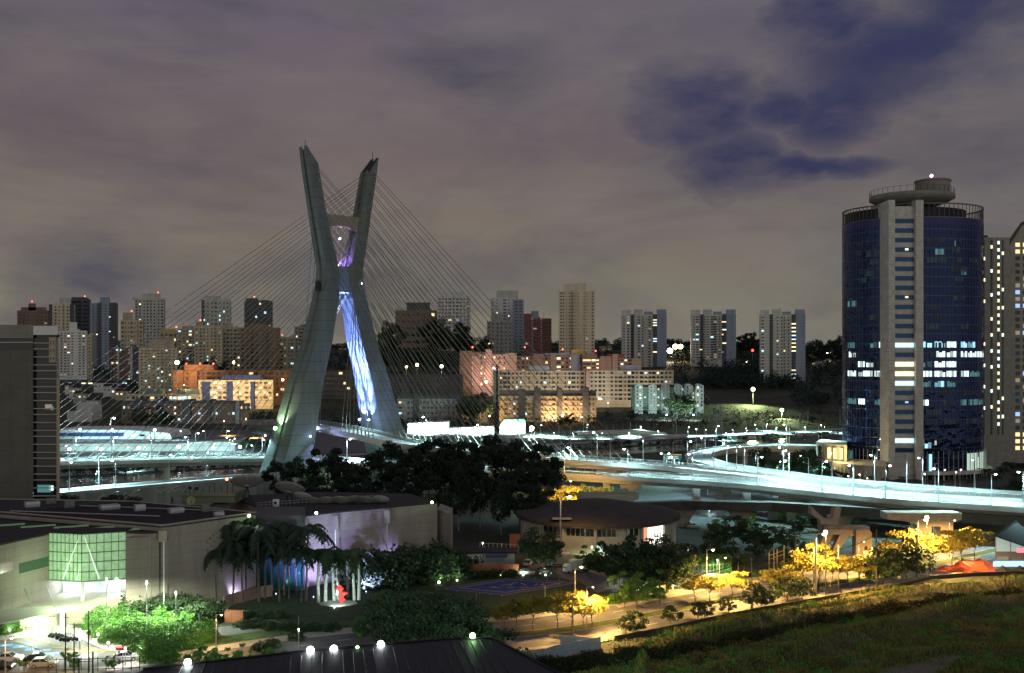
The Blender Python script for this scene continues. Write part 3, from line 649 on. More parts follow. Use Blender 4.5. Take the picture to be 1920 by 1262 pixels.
# left edge: concrete and glass tower
t = thing('corner_office_tower', 'concrete office block with a dark glazed corner crossed by pale slats', 'office tower', (ax(50,265), 265, 0)); Y1 = 265
CT = mat('olive_concrete', (.27, .26, .215), .85, var=.15, vs=.2, zline=3.6, xline=4.2, lw=.02)
wp(-90, 62, Y1, Y1+24, 0, az_(657,Y1)).build('wall', CT, t)
wp(-90, 62, Y1+.6, Y1+24, az_(657,Y1), az_(634,Y1)).build('dark_band', GLASS, t)
wp(-90, 61.5, Y1+.5, Y1+24, az_(642.5,Y1), az_(641,Y1)).build('band_rail', STEEL, t)
wp(-90, 62, Y1-.1, Y1+24, az_(634,Y1), az_(609,Y1)).build('roof_band', CT, t)
X0, X1 = ax(62.4,Y1), ax(106,Y1)
wp(62.4, 92, Y1+1, Y1+24, az_(680,Y1), az_(628,Y1)).build('glass_corner', GLASS, t)
wp(62.4, 106, Y1+1, Y1+24, 0, az_(680,Y1)).build('glass_corner', GLASS, t)
wp(62.4, 108, Y1-.2, Y1+24, az_(628,Y1), az_(611,Y1)).build('white_cap', WHITE, t)
wp(106, 112, Y1-.3, Y1+24, 0, az_(712,Y1)).build('corner_column', mat('tan_stone', (.45, .38, .27), .8, var=.12, zline=4), t)
y_ = 643; i = 0
while y_ < 940:
    b = MB().b2(X0, X1 if y_ > 672 else ax(91,Y1), Y1+.1, Y1+1.0, az_(y_+.9,Y1), az_(y_-.5,Y1)); b.build('slat', mat('pale_slat', (.55, .50, .42), .5, .2, var=.1), t); y_ += 14 if i % 3 else 10; y_ += 1; i += 1
for p_, y_, w_, h_, m_ in ((88,763,13,9,MATS['dim_window']),(95,766,5,7,OD),(80,917,26,14,OD),(93,916,8,9,OW)):
    MB().b2(ax(p_-w_/2,Y1), ax(p_+w_/2,Y1), Y1+.9, Y1+.98, az_(y_+h_/2,Y1), az_(y_-h_/2,Y1)).build('lit_window', m_, t)
# ================================================================ FAR CITY
def cm(n, c, **k): return mat('wall_' + n, c, .85, var=.22, vs=.12, zline=3.0, lw=.09, streak=True, **k)
BM = dict(white=cm('white', (0.750, 0.750, 0.732)), pale=cm('pale', (0.610, 0.610, 0.564)), beige=cm('beige', (0.640, 0.549, 0.381)), tan=cm('tan', (0.504, 0.428, 0.305)), brown=cm('brown', (0.259, 0.182, 0.138)),
          dark=cm('dark', (0.106, 0.114, 0.130)), blue=cm('blue_grey', (0.305, 0.366, 0.458)), red=cm('red_brown', (0.305, 0.106, 0.091)), brick=cm('brick_orange', (.32, .17, .12)), pink=cm('pink', (.42, .31, .27)),
          teal=cm('pale_teal', (0.610, 0.750, 0.716)), grey=cm('mid_grey', (0.411, 0.411, 0.396)), cream=cm('cream', (0.750, 0.671, 0.504)), navy=cm('navy', (0.046, 0.076, 0.214)), green=cm('dull_green', (0.214, 0.335, 0.259)), yellow=cm('ochre', (0.640, 0.458, 0.122)))
ROOF = mat('dark_roof', (.035, .032, .034), .9, var=.2)
UW = {}
def winmesh(m):
    if m.name not in UW:
        b = MB(); b.b2(-.5, .5, -.06, .02, -.5, .5); o = b.build('window', m); UW[m.name] = o.data; bpy.data.objects.remove(o)
    return UW[m.name]
def window(parent, x, y, z, w, h, m, name='window'):
    o = bpy.data.objects.new(name, winmesh(m)); COL.objects.link(o); o.parent = parent; o.location = Vector((x, y, z)) - org(parent); o.scale = (w, 1, h); return o
def facade(t, x0, x1, y, z0, z1, fl, cols, lit=.1, ww=.5, wh=.5, dm=GLASS, mx=100, warm=None, skip=()):
    """a grid of windows on a wall facing the viewer; the first mx are parts of their own, the rest one mass"""
    kinds = [(rng.choice([.6, .8, 1, 1, 1.3, 1.7]), rng.choice([.8, 1, 1, 1.25]), rng.uniform(-.12, .12)) for i in range((cols+1)//2)]
    kinds = (kinds + kinds[::-1][cols % 2:])[:cols]; drop = {i for i in range(cols) if cols > 5 and rng.random() < .07}
    cw = (x1-x0)/cols; fh = (z1-z0)/fl; cells = [(i, j) for j in range(fl) for i in range(cols) if i not in skip and i not in drop]; rng.shuffle(cells); rest = MB()
    hot = rng.randrange(cols)
    for n, (i, j) in enumerate(cells):
        kw, kh, of = kinds[i]; w = min(cw*.92, cw*ww*kw); h = min(fh*.8, fh*wh*kh)
        x = x0 + (i+.5+of*(1 if i < cols/2 else -1))*cw; z = z0 + (j+.5)*fh; l = rng.random() < lit*(2.2 if i == hot else .9)
        if n < mx: window(t, x, y, z, w, h, (rng.choice(warm or [WL[0], WL[1], WL[2], WL[4], WL[1], WL[4]]) if l else dm))
        else: rest.b2(x-w/2, x+w/2, y-.06, y, z-h/2, z+h/2)
    if rest.v: o = rest.build('windows', dm, t); o['kind'] = 'stuff'
def tower(label, x0, x1, yt, Y, m, fl, cols, lit=.1, dep=18, top=(), ww=.45, wh=.42, ybw=None, mx=60, strips=(), balc=0, beacon=None, slabs=(), name='apartment_tower', side=True, dm=GLASS, warm=None, skip=()):
    X0, X1 = ax(x0, Y), ax(x1, Y); zb = min(terr((X0+X1)/2, Y), terr((X0+X1)/2, Y+dep)) - 4; zt = az_(yt, Y)
    t = thing(name, label, 'apartment block', ((X0+X1)/2, Y, zb)); m = BM[m] if isinstance(m, str) else m
    sk = 1 + .75*dep/Y; MB().prism([(X0, Y), (X1, Y), (X1*sk, Y+dep), (X0*sk, Y+dep)], zb, zt).build('wall', m, t)
    for a, c, yy, mm in top:
        MB().prism([(ax(a,Y), Y+2), (ax(c,Y), Y+2), (ax(c,Y)*sk, Y+dep-2), (ax(a,Y)*sk, Y+dep-2)], zt-.1, az_(yy,Y)).build('roof_block', BM[mm], t)
    for a, c, mm in strips:
        MB().b2(ax(a,Y), ax(c,Y), Y-.35, Y-.01, zb, zt+.4).build('facade_strip', BM[mm] if mm in BM else GLASS, t)
    zw = az_(ybw, Y) if ybw else max(zb+4, terr((X0+X1)/2, Y))
    facade(t, X0+.6, X1-.6, Y-(.37 if strips else .01), zw, zt-1.2, fl, cols, lit, ww, wh, dm, mx, warm, skip)
    for a, c in slabs:
        for j in range(0, fl): zz = zw + (zt-1.2-zw)*j/fl; MB().b2(ax(a,Y), ax(c,Y), Y-1.3, Y, zz-.1, zz+.75).build('balcony', m, t)
    for k_ in range(rng.choice([1, 2, 2, 3])):
        u = rng.uniform(.12, .8); w_ = rng.uniform(2.2, 4.2); x_ = X0 + (X1-X0)*u; MB().b2(x_, min(X1-.3, x_+w_), Y+3, Y+7, zt-.1, zt+rng.uniform(1.2, 2.8)).build('roof_tank', m, t)
    x_ = X0 + (X1-X0)*rng.uniform(.2, .8); MB().tube([(x_, Y+3, zt), (x_, Y+3, zt+rng.uniform(4, 8))], .13, 4).build('antenna', DARKM, t)
    if not slabs and fl > 10 and X1-X0 > 22:
        xs_ = X0 + (X1-X0)*rng.choice([.06, .38, .72])
        for j in range(0, fl): zz = zw + (zt-1.2-zw)*j/fl; MB().b2(xs_, xs_+(X1-X0)*.17, Y-1.2, Y, zz-.1, zz+.8).build('balcony', m, t)
    if beacon:
        bx, by = beacon; b = MB(); b.tube([(ax(bx,Y), Y+5, zt), (ax(bx,Y), Y+5, az_(by,Y))], .15, 4); o = b.build('beacon', DARKM, t); MB().sph((ax(bx,Y), Y+5, az_(by,Y)), .9, 8, 5).build('beacon_lamp', BULBR, o)
    return t
# ---- left skyline
tower('brown stepped apartment tower farthest left on the skyline, behind the slatted office block', 32, 90, 582, 1500, 'brown', 13, 7, .04, top=((52,66,569,'brown'),(38,86,576,'brown')), beacon=(57,565), wh=.5)
tower('beige tower with balcony columns left of the tall black slab', 92, 139, 571, 1420, 'cream', 17, 6, .03, top=((110,132,558,'pale'),), strips=((92,98,'dark'),(117,121,'tan'),(131,139,'dark')), slabs=((99,108),), mx=50)
tower('black windowless-looking slab tower with a red beacon between two paler towers', 132, 168, 561, 1450, 'dark', 16, 3, .02, top=((133,158,557,'dark'),), beacon=(156,555), ww=.9, wh=.3, mx=40)
tower('dark blue-grey tower with two white-framed window columns', 169, 219, 568, 1300, 'blue', 23, 6, .05, top=((186,205,557,'blue'),(170,184,570,'dark')), strips=((183,190,'dark'),(205,219,'dark')), slabs=((176,181),), mx=90, ww=.35)
tower('white apartment block with stepped roof tower nearest the slatted office block', 110, 162, 620, 1010, 'white', 16, 7, .12, top=((128,143,604,'white'),), mx=100, ybw=705, slabs=((111,118),(155,161)), dep=14)
tower('narrow beige block half hidden behind the white one', 158, 172, 628, 1080, 'beige', 14, 2, .1, mx=20)
tower('slim beige tower behind the office block slats', 92, 104, 632, 700, 'tan', 12, 2, .03, mx=12)
tower('pale grey tower with rounded roof and yellow beacon above the beige block', 252, 308, 560, 1420, 'pale', 21, 8, .07, top=((247,262,557,'pale'),(266,300,550,'pale')), beacon=(294,548), mx=90)
tower('square beige block with a step in front of the pale grey tower', 226, 268, 600, 1250, 'beige', 12, 7, .03, top=((229,248,586,'tan'),), beacon=(244,583), mx=70)
tower('dark brown block with a white stripe beside the big beige block', 207, 262, 651, 1050, 'brown', 12, 7, .22, strips=((219,223,'white'),(245,248,'white'),(249,261,'dark')), mx=60, dep=14)
tower('large plain beige block with a lit balcony column left of the brick complex', 260, 332, 652, 960, 'beige', 15, 9, .16, top=((278,325,636,'tan'),), slabs=((302,318),), mx=100, dep=20, ybw=740)
tower('ochre-roofed grey block behind the big beige block', 300, 340, 622, 1180, 'tan', 9, 5, .08, top=((302,330,616,'yellow'),), beacon=(328,613), mx=25)
tower('wide ochre apartment block with bright windows under the cables', 333, 382, 616, 1150, 'tan', 14, 7, .25, mx=60, top=((340,370,611,'tan'),))
tower('taller ochre block right of the wide one with a beacon', 364, 416, 612, 1120, 'beige', 15, 7, .22, top=((366,380,603,'tan'),), beacon=(373,600), mx=60)
tower('grey-white tower with lit top floors behind the cables', 378, 432, 563, 1400, 'pale', 15, 7, .14, top=((384,412,555,'pale'),), strips=((378,383,'dark'),), mx=60)
tower('dark tower with twin red beacons left of the bridge pylon', 458, 510, 564, 1380, 'dark', 14, 6, .2, top=((460,482,559,'dark'),(490,504,563,'dark')), beacon=(475,556), mx=45)
tower('red-brown balcony tower below the twin-beacon tower', 450, 524, 614, 1120, 'brown', 13, 8, .05, slabs=((460,478),(496,512)), top=((462,500,607,'brown'),), mx=50)
tower('brown block between the ochre towers and the red-brown tower', 416, 452, 614, 1200, 'tan', 11, 5, .05, mx=25, top=((420,436,607,'tan'),))
tower('pinkish low tower just left of the bridge pylon', 524, 552, 632, 1150, 'tan', 9, 4, .08, beacon=(527,628), mx=20)
tower('small reddish tower hugging the left edge of the pylon', 552, 578, 612, 1300, 'pink', 10, 4, .15, mx=20)
# ---- centre skyline
tower('broad dark brown terraced block on the wooded hill right of the pylon', 741, 828, 582, 1500, 'brown', 7, 9, .06, top=((762,806,567,'dark'),(741,760,578,'pale')), mx=30, ww=.6)
tower('white tower with roof garden above the wooded hill', 819, 882, 556, 1450, 'white', 18, 9, .04, top=((832,870,548,'white'),), slabs=((876,882),), mx=90)
tower('white stepped tower with a glowing penthouse', 920, 966, 558, 1500, 'white', 18, 6, .06, top=((931,971,545,'pale'),), mx=60)
tower('blank pale slab attached to the glowing penthouse tower', 962, 982, 562, 1460, 'blue', 18, 2, .03, mx=14, top=((963,976,560,'white'),))
tower('grey balcony block in front of the white stepped tower', 913, 960, 602, 1380, 'grey', 10, 6, .08, top=((922,942,588,'grey'),), slabs=((913,922),), mx=35)
tower('dark red tower with a white grid beside the pale slab', 982, 1034, 597, 1350, 'red', 11, 6, .08, top=((996,1010,583,'blue'),(982,996,588,'red')), strips=((1014,1016,'white'),(997,999,'white')), slabs=((998,1026),), mx=40, ww=.6)
tower('tallest plain beige tower standing alone in the centre', 1048, 1115, 545, 1320, 'cream', 21, 12, .04, top=((1057,1082,532,'cream'),(1082,1099,531,'cream')), strips=((1069,1075,'tan'),), mx=100, ww=.35, wh=.3)
tower('low beige block peeking out right of the tallest tower', 1124, 1147, 650, 1500, 'tan', 3, 4, .15, mx=10, name='low_block')
for x0, lab, Y_, bot, fl_ in ((1166, 'leftmost of three matching grey twin-slab towers, with a pink lit window', 1180, 690, 19), (1296, 'middle one of three matching grey twin-slab towers, beside the bright orange floodlights', 1180, 668, 17), (1426, 'rightmost of three matching grey twin-slab towers, its windows lit in a yellow column', 1050, 726, 22)):
    t = tower(lab, x0, x0+84, 590, Y_, 'pale', fl_, 12, .10, top=((x0,x0+17,581,'pale'),(x0+23,x0+40,580,'pale'),(x0+42,x0+58,584,'blue'),(x0+66,x0+84,580,'blue')),
              strips=((x0+17,x0+23,'dark'),(x0+58,x0+66,'dark'),(x0+66,x0+84,'blue')), mx=100, ww=.45, wh=.4, dep=20, ybw=bot+4, skip=(9, 10, 11), slabs=((x0+42,x0+58),))
    for j in range(16):
        if rng.random() < (.75 if x0 == 1426 else .3): window(t, ax(x0+62, Y_), Y_-.4, az_(600+j*(bot-610)/16, Y_), 4.5, 1.3, rng.choice(WL[:3]), 'lit_window')
# ---- long housing slabs
def slabblock(label, x0, x1, yt, yb, Y, m, fl, cols, lit, dep=12, ends=(), roofs=(), mx=100, ww=.6, wh=.45, grid=None, warm=None, name='housing_slab', dm=None, lamp=None):
    X0, X1 = ax(x0, Y), ax(x1, Y); z0, z1 = az_(yb, Y), az_(yt, Y)
    t = thing(name, label, 'housing block', ((X0+X1)/2, Y, z0)); sk = 1 + .75*dep/Y; MB().prism([(X0, Y), (X1, Y), (X1*sk, Y+dep), (X0*sk, Y+dep)], min(z0, terr(0, Y))-6, z1).build('wall', BM[m], t)
    facade(t, X0+.5, X1-.5, Y-.01, z0, z1-.6, fl, cols, lit, ww, wh, dm or MATS['dim_glass'], mx, warm)
    fh = (z1-.6-z0)/fl
    for j in range(fl+1): MB().b2(X0, X1, Y-1.1, Y+.1, z0+j*fh-.15, z0+j*fh+(.6 if j < fl else .3)).build('gallery', BM[grid or m], t)
    if grid:
        for i in range(cols//2+1): x = X0 + (X1-X0)*i/(cols//2); MB().b2(x-.2, x+.2, Y-1.15, Y-.02, z0, z1).build('divider', BM[grid], t)
    for a, c, y_, mm in ends: MB().b2(ax(a,Y), ax(c,Y), Y-2, Y+dep+1, min(z0, terr(0, Y))-6, az_(y_,Y)).build('stair_tower', BM[mm], t)
    for a, c, y_, mm in roofs: MB().b2(ax(a,Y), ax(c,Y), Y+1, Y+dep, z1, az_(y_,Y)).build('roof_block', BM[mm], t)
    return t
mat('dim_glass', (.05, .045, .04), .3, var=0)
slabblock('rear brick-red housing slab with a dark red roof block, floodlit orange', 326, 545, 694, 745, 900, 'brick', 5, 22, .2, ends=((326,344,694,'brick'),(359,371,696,'brick')), roofs=((345,400,684,'brick'),), warm=WL[:1], mx=60)
slabblock('front cream housing slab with navy stair towers, floodlit orange', 372, 512, 712, 750, 880, 'cream', 4, 16, .5, ends=((379,394,716,'navy'),(426,437,716,'navy'),(471,478,716,'navy')), roofs=((414,490,703,'navy'),), warm=[WL[0], WL[2], WL[4]], mx=64)
slabblock('low pale terrace in front of the big beige block with green roof boxes', 235, 378, 739, 752, 870, 'cream', 1, 16, .4, roofs=((268,300,730,'green'),(330,364,730,'green')), mx=16, name='low_terrace')
slabblock('dark four-storey housing row left of the pylon with scattered lit windows', 228, 466, 757, 803, 790, 'brown', 4, 30, .22, ends=((256,266,748,'dark'),(296,306,748,'dark'),(345,358,749,'dark'),(388,396,749,'dark'),(443,450,752,'grey')), roofs=((228,440,752,'dark'),), mx=100, wh=.35, ww=.4)
slabblock('dark housing row seen through the cables right of the pylon', 745, 915, 748, 800, 800, 'grey', 5, 22, .13, ends=((776,786,742,'dark'),(856,866,742,'dark'),(888,915,740,'dark')), roofs=((745,915,743,'dark'),), mx=90, wh=.35, ww=.4)
slabblock('brown apartment slab glimpsed between the pylon legs', 600, 700, 694, 742, 940, 'dark', 5, 12, .15, mx=50, warm=WL[:1])
slabblock('brown lot building with floodlit wall behind the cables right of the pylon', 725, 868, 702, 742, 930, 'dark', 2, 8, .12, mx=14, ww=.2, name='warehouse')
slabblock('pink housing slab with a brightly lit courtyard, left end of the pink row', 862, 968, 664, 725, 960, 'pink', 6, 12, .55, ends=((862,885,658,'brown'),(886,898,668,'pink'),(910,922,655,'pink'),(948,969,662,'pink')), roofs=((884,910,660,'pink'),), warm=[WL[0], WL[2], WL[1]], mx=60)
slabblock('middle pink housing slab with grey stair towers', 968, 1090, 667, 700, 1000, 'pink', 4, 16, .35, ends=((1000,1020,663,'pink'),(1032,1043,662,'pink'),(1070,1087,664,'blue')), roofs=((995,1010,660,'dark'),(1072,1095,656,'yellow'),(1022,1070,662,'blue')), warm=[WL[0], WL[2], WL[4]], mx=50)
slabblock('right pink housing slab ending at the dark woods', 1092, 1202, 671, 700, 990, 'pink', 4, 14, .3, ends=((1125,1145,668,'pink'),(1148,1158,664,'pink'),(1184,1202,672,'pink')), roofs=((1092,1120,664,'brown'),(1140,1170,664,'red')), warm=[WL[0], WL[2]], mx=50)
slabblock('long left gallery block with a gridded facade and blue roof box', 926, 1096, 695, 738, 900, 'tan', 5, 22, .16, grid='pale', ends=((925,934,696,'green'),), roofs=((993,1030,686,'blue'),), mx=90, dm=GLASS)
slabblock('long right gallery block with a gridded facade and lit shops at its foot', 1104, 1262, 694, 752, 890, 'tan', 7, 20, .18, grid='pale', ends=((1099,1107,694,'pink'),), roofs=((1163,1200,685,'blue'),), mx=100, dm=GLASS)
slabblock('dark stepped housing row with an orange-lit ground floor below the long gallery block', 936, 1118, 742, 790, 800, 'tan', 5, 24, .22, ends=((972,985,730,'dark'),(1002,1014,728,'dark'),(1045,1054,728,'dark'),(1092,1104,726,'dark')), roofs=((936,1118,733,'dark'),), mx=100, wh=.38, ww=.45)
Y1 = 850; t = thing('gabled_row', 'row of six pale teal gabled apartment houses in front of the dark hill', 'housing block', (ax(1250,Y1), Y1, 0))
for i, x in enumerate((1190, 1216, 1240, 1264, 1284, 1304)):
    xa, xc = ax(x, Y1), ax(x+15.5, Y1); zt, zb = az_(723, Y1), az_(766, Y1)
    b = MB(); xm = (xa+xc)/2; pr = [(xa, zb-6), (xc, zb-6), (xc, zt), (xm, zt+1.6), (xa, zt)]
    b.add([(p, Y1, z) for p, z in pr] + [(p, Y1+12, z) for p, z in pr], [(0,1,2,3,4), (9,8,7,6,5)] + [(j+5, (j+1) % 5+5, (j+1) % 5, j) for j in range(5)]); w_ = b.build('house_front', BM['teal'], t)
    facade(t, xa+.6, xc-.4, Y1-.01, zb+1, zt, 6, 2, .2, .35, .4, MATS['dim_glass'])
b = MB().b2(ax(1186,Y1), ax(1318,Y1), Y1+1.5, Y1+12, az_(770,Y1), az_(726,Y1)); b.build('recessed_wall', BM['green'], t)
b = MB().b2(ax(1186,Y1), ax(1318,Y1), Y1+1.4, Y1+12, az_(726,Y1), az_(722,Y1)); b.build('roof', ROOF, t)
for x in (1210, 1235, 1259, 1280, 1300):
    for j in range(5):
        if rng.random() < .5: window(t, ax(x,Y1), Y1+1.45, az_(730+j*7.5,Y1), 1.2, 1.2, rng.choice(WL[:3]))
hs_ = []
for i in range(30):
    px, Y_ = (rng.uniform(1512, 1588), rng.uniform(1150, 1700)) if i < 18 else (rng.uniform(120, 235), rng.uniform(860, 1010))
    hs_.append((px, Y_))
for i, (px, Y_) in enumerate(sorted(hs_)):
    x_ = ax(px, Y_); z_ = terr(x_, Y_)+2.5; left = px < 500; t = thing('hillside_house', '%s small hillside house from the left of the %s' % (ORD[i if left else i-12], 'dark slope beyond the market hall' if left else 'wooded slope beside the blue tower'), 'house', (x_, Y_, z_), 'small hillside houses')
    w_, h_ = rng.uniform(8, 14), rng.uniform(5, 8); MB().b2(x_, x_+w_, Y_, Y_+8, z_-5, z_+h_).build('wall', BM[rng.choice(['pale', 'tan', 'white', 'grey'])], t)
    b = MB(); b.add([(x_-.5, Y_-.5, z_+h_), (x_+w_+.5, Y_-.5, z_+h_), (x_+w_+.5, Y_+8.5, z_+h_), (x_-.5, Y_+8.5, z_+h_), (x_-.5, Y_+4, z_+h_+2.4), (x_+w_+.5, Y_+4, z_+h_+2.4)], [(0,1,5,4), (2,3,4,5), (0,4,3), (1,2,5), (3,2,1,0)]); b.build('roof', ROOF, t)
    for k_ in range(3):
        window(t, x_+w_*(k_+.5)/3, Y_-.02, z_+h_*.55, 1.7, 1.5, rng.choice([WL[0], WL[2], GLASS, GLASS, WL[4]]))
# ---- riverside white-lit sheds, halls and boards
LW = mat('bright_white_cladding', (.80, .82, .80), .6, var=.08)
def shed(label, pts, Y, dep, m, name='riverside_shed', roofm=None, cat='building', win=0):
    zs = [az_(p[1], Y) for p in pts]; xs = [ax(p[0], Y) for p in pts]; t = thing(name, label, cat, (sum(xs)/len(xs), Y, 0)); k = len(pts); q = list(zip(xs, zs))
    b = MB(); b.add([(x, Y, z) for x, z in q] + [(x, Y+dep, z) for x, z in q], [tuple(range(k)), tuple(range(2*k-1, k-1, -1))] + [(i, i+k, (i+1) % k + k, (i+1) % k) for i in range(k)]); b.build('wall', m, t)
    zt, x0, x1 = max(zs), min(xs), max(xs)
    for i in range(win): x = x0 + (x1-x0)*(i+.5)/win; window(t, x, Y-.01, zt-3.6, (x1-x0)/win*.6, 1.2, rng.choice([WL[1], WL[2], GLASS]))
    return t
shed('long white-lit market hall with a dark window band behind the left deck', [(100,833),(100,806),(232,806),(318,812),(322,822),(300,833)], 650, 40, LW, win=14)
MB().b2(ax(100,650), ax(232,650), 649.4, 649.9, az_(818,650), az_(811,650)).build('dark_band', BM['navy'], bpy.data.objects['riverside_shed'])
shed('low grey hall with a dark roof in front of the white market hall', [(100,864),(100,832),(345,832),(420,828),(440,834),(440,848),(320,850),(300,862)], 560, 18, BM['pale'], win=0)
shed('white billboard-like hall wall right of the pylon foot', [(764,815),(764,794),(841,791),(841,815)], 700, 14, LW)
shed('long white-lit wall stepping down beside the tall hall', [(841,818),(841,803),(930,799),(930,822)], 695, 12, LW)
shed('green-topped white box building glowing beside the dark mast', [(937,818),(937,797),(947,787),(985,786),(985,818)], 705, 16, LW)
MB().b2(ax(947,705), ax(985,705), 704.5, 704.9, az_(793,705), az_(786.5,705)).build('green_fascia', mat('green_panel', (.1, .6, .2), .5, var=.05), bpy.data.objects['riverside_shed.004'])
shed('pale green kiosk building by the left pylon foot', [(486,812),(486,800),(516,798),(516,812)], 700, 10, mat('pale_green', (.30, .5, .3), .7, var=.05))
shed('small arched glass hall far left beyond the market', [(125,795),(126,772),(142,770),(143,765),(146,759),(151,756),(157,755),(163,756),(168,760),(171,765),(172,772),(172,795)], 800, 20, BM['pale'], 'arched_hall')
shed('grey works building with a row of small lit windows far left', [(112,760),(112,712),(200,712),(240,712),(240,760)], 1000, 20, BM['dark'], 'works_building', win=10)
shed('concrete river wall and bus shelter strip on the far bank', [(1080,822),(1085,812),(1130,807),(1200,806),(1250,812),(1250,822)], 690, 5, BM['pale'], 'river_wall', cat='wall')
shed('concrete parapet wall of the far bank road', [(980,824),(980,818),(1290,815),(1290,820)], 665, 2, BM['pale'], 'road_wall', cat='wall')
t = thing('lattice_mast', 'dark square mast rising in front of the lit riverside halls', 'mast', (ax(931,600), 600, 0))
MB().tube([(ax(931,600), 600, 0), (ax(931,600), 600, az_(800,600)), (ax(931,600), 600, az_(770,600))], 1.6, 6, 1.1).build('shaft', DARKM, t); MB().tube([(ax(932,600), 600, az_(770,600)), (ax(932,600), 600, az_(684,600))], .7, 6, .45).build('upper_shaft', DARKM, t)
MB().b2(ax(927,600), ax(937,600), 599.7, 600.3, az_(688,600), az_(686,600)).build('cross_arm', DARKM, t)
for k, (x, lab) in enumerate(((1342, 'left one of two lattice power pylons before the dark hillside'), (1351, 'right one of two lattice power pylons before the dark hillside'))):
    Y1 = 700; t = thing('power_pylon', lab, 'pylon', (ax(x,Y1), Y1, 0)); b = MB()
    for s in (-1, 1):
        for q_ in (-1, 1): b.tube([(ax(x,Y1)+s*1.4, Y1+q_*1.4, 0), (ax(x,Y1)+s*.4, Y1+q_*.4, az_(760,Y1))], .16, 4)
    for i in range(8): z = i*az_(762,Y1)/8; w_ = 1.4 - i*.12; b.tube([(ax(x,Y1)-w_, Y1-w_, z), (ax(x,Y1)+w_, Y1-w_, z+2.3)], .1, 3); b.tube([(ax(x,Y1)+w_, Y1-w_, z), (ax(x,Y1)-w_, Y1-w_, z+2.3)], .1, 3)
    b.build('lattice', BM['grey'], t)
    for y_ in (768, 777, 787): MB().tube([(ax(x-9,Y1), Y1, az_(y_+1,Y1)), (ax(x,Y1), Y1, az_(y_-.6,Y1)), (ax(x+9,Y1), Y1, az_(y_+1,Y1))], .2, 4).build('cross_arm', BM['grey'], t)
t = thing('road_sign', 'green overhead road sign with a yellow top strip left of the ramp loop', 'road sign', (ax(1262,430), 430, 0)); Y1 = 430
MB().b2(ax(1246,Y1), ax(1278,Y1), Y1, Y1+.3, az_(862,Y1), az_(853,Y1)).build('panel', emat('lit_green_sign', (.02, .22, .17), .5), t)
MB().b2(ax(1246,Y1), ax(1278,Y1), Y1-.02, Y1+.3, az_(853,Y1), az_(852,Y1)).build('top_strip', emat('lit_yellow_strip', (1, .6, .05), .6), t)
for x in (1250, 1274): MB().tube([(ax(x,Y1), Y1+.5, 0), (ax(x,Y1), Y1+.5, az_(853,Y1))], .2, 5).build('post', STEEL, t)
for i, (xx, yy, ww_) in enumerate(((1255,856,7),(1268,856,8),(1256,859,8),(1269,859,6))): MB().b2(ax(xx-ww_/2,Y1), ax(xx+ww_/2,Y1), Y1-.05, Y1-.01, az_(yy+.5,Y1), az_(yy-.5,Y1)).build('legend_bar', WHITE, t)

# ================================================================ TREES
def leafmesh(name, pts, nrm, size, m, seed=0, asp=.6):
    """numpy leaf cards: pts (N,3) centres"""
    r = np.random.default_rng(seed); n = len(pts); a = r.normal(size=(n, 3)); a /= np.linalg.norm(a, axis=1)[:, None]; c = r.normal(size=(n, 3)); b_ = np.cross(a, c); b_ /= np.linalg.norm(b_, axis=1)[:, None]
    s = size * (.6 + .8*r.random((n, 1))); v = np.empty((n, 4, 3)); v[:, 0] = pts - a*s*.5; v[:, 1] = pts + b_*s*asp*.5; v[:, 2] = pts + a*s*.5; v[:, 3] = pts - b_*s*asp*.5
    me = bpy.data.meshes.new(name); me.vertices.add(4*n); me.vertices.foreach_set('co', v.reshape(-1)); me.loops.add(4*n); me.loops.foreach_set('vertex_index', np.arange(4*n)); me.polygons.add(n)
    me.polygons.foreach_set('loop_start', np.arange(n)*4); me.polygons.foreach_set('loop_total', np.full(n, 4)); me.materials.append(m); me.update(calc_edges=True); return me
def crown_pts(r, rx, rz, cz, n, clumps=26, cs=.26, flat=0., hollow=.55):
    C_ = []
    while len(C_) < clumps:
        p = r.normal(size=3); p /= np.linalg.norm(p); k = hollow + (1-hollow)*r.random(); p = p*k
        if flat and p[2] < -.25: p[2] *= .2
        C_.append(p)
    C_ = np.array(C_); idx = r.integers(0, clumps, n); q = r.normal(size=(n, 3)); q /= np.linalg.norm(q, axis=1)[:, None]; q *= (r.random((n, 1))**.45) * cs * (.6 + .8*r.random(clumps))[idx][:, None]
    q[:, 2] *= .7; p = C_[idx] + q; p[:, 0] *= rx; p[:, 1] *= rx; p[:, 2] = p[:, 2]*rz + cz; return p, C_
def tree_proto(name, h, rx, rz, n, leaf, m, bark=BARK, seed=1, clumps=26, trunk=.25, cz=None, flat=0., cs=.30, limbs=6):
    r = np.random.default_rng(seed); cz = cz or h - rz
    t = thing(name, 'tree', 'tree'); p, C_ = crown_pts(r, rx, rz, cz, n, clumps, cs, flat)
    o = bpy.data.objects.new('crown', leafmesh('crown', p, None, leaf, m, seed)); COL.objects.link(o); o.parent = t
    b = MB(); fork = max(.8, cz - rz*.75); b.tube([(0, 0, -.3), (.1*r.normal(), .1*r.normal(), fork*.5), (.2*r.normal(), .2*r.normal(), fork)], trunk, 7, trunk*.7)
    for i in range(min(limbs, clumps)):
        c = C_[i]; e = (c[0]*rx*.85, c[1]*rx*.85, c[2]*rz*.85 + cz); b.tube([(0, 0, fork-.2), (e[0]*.4, e[1]*.4, fork + (e[2]-fork)*.55), e], trunk*.45, 5, trunk*.12)
    b.build('trunk', bark, t); return t
OFF = Vector((0, -500, 0))
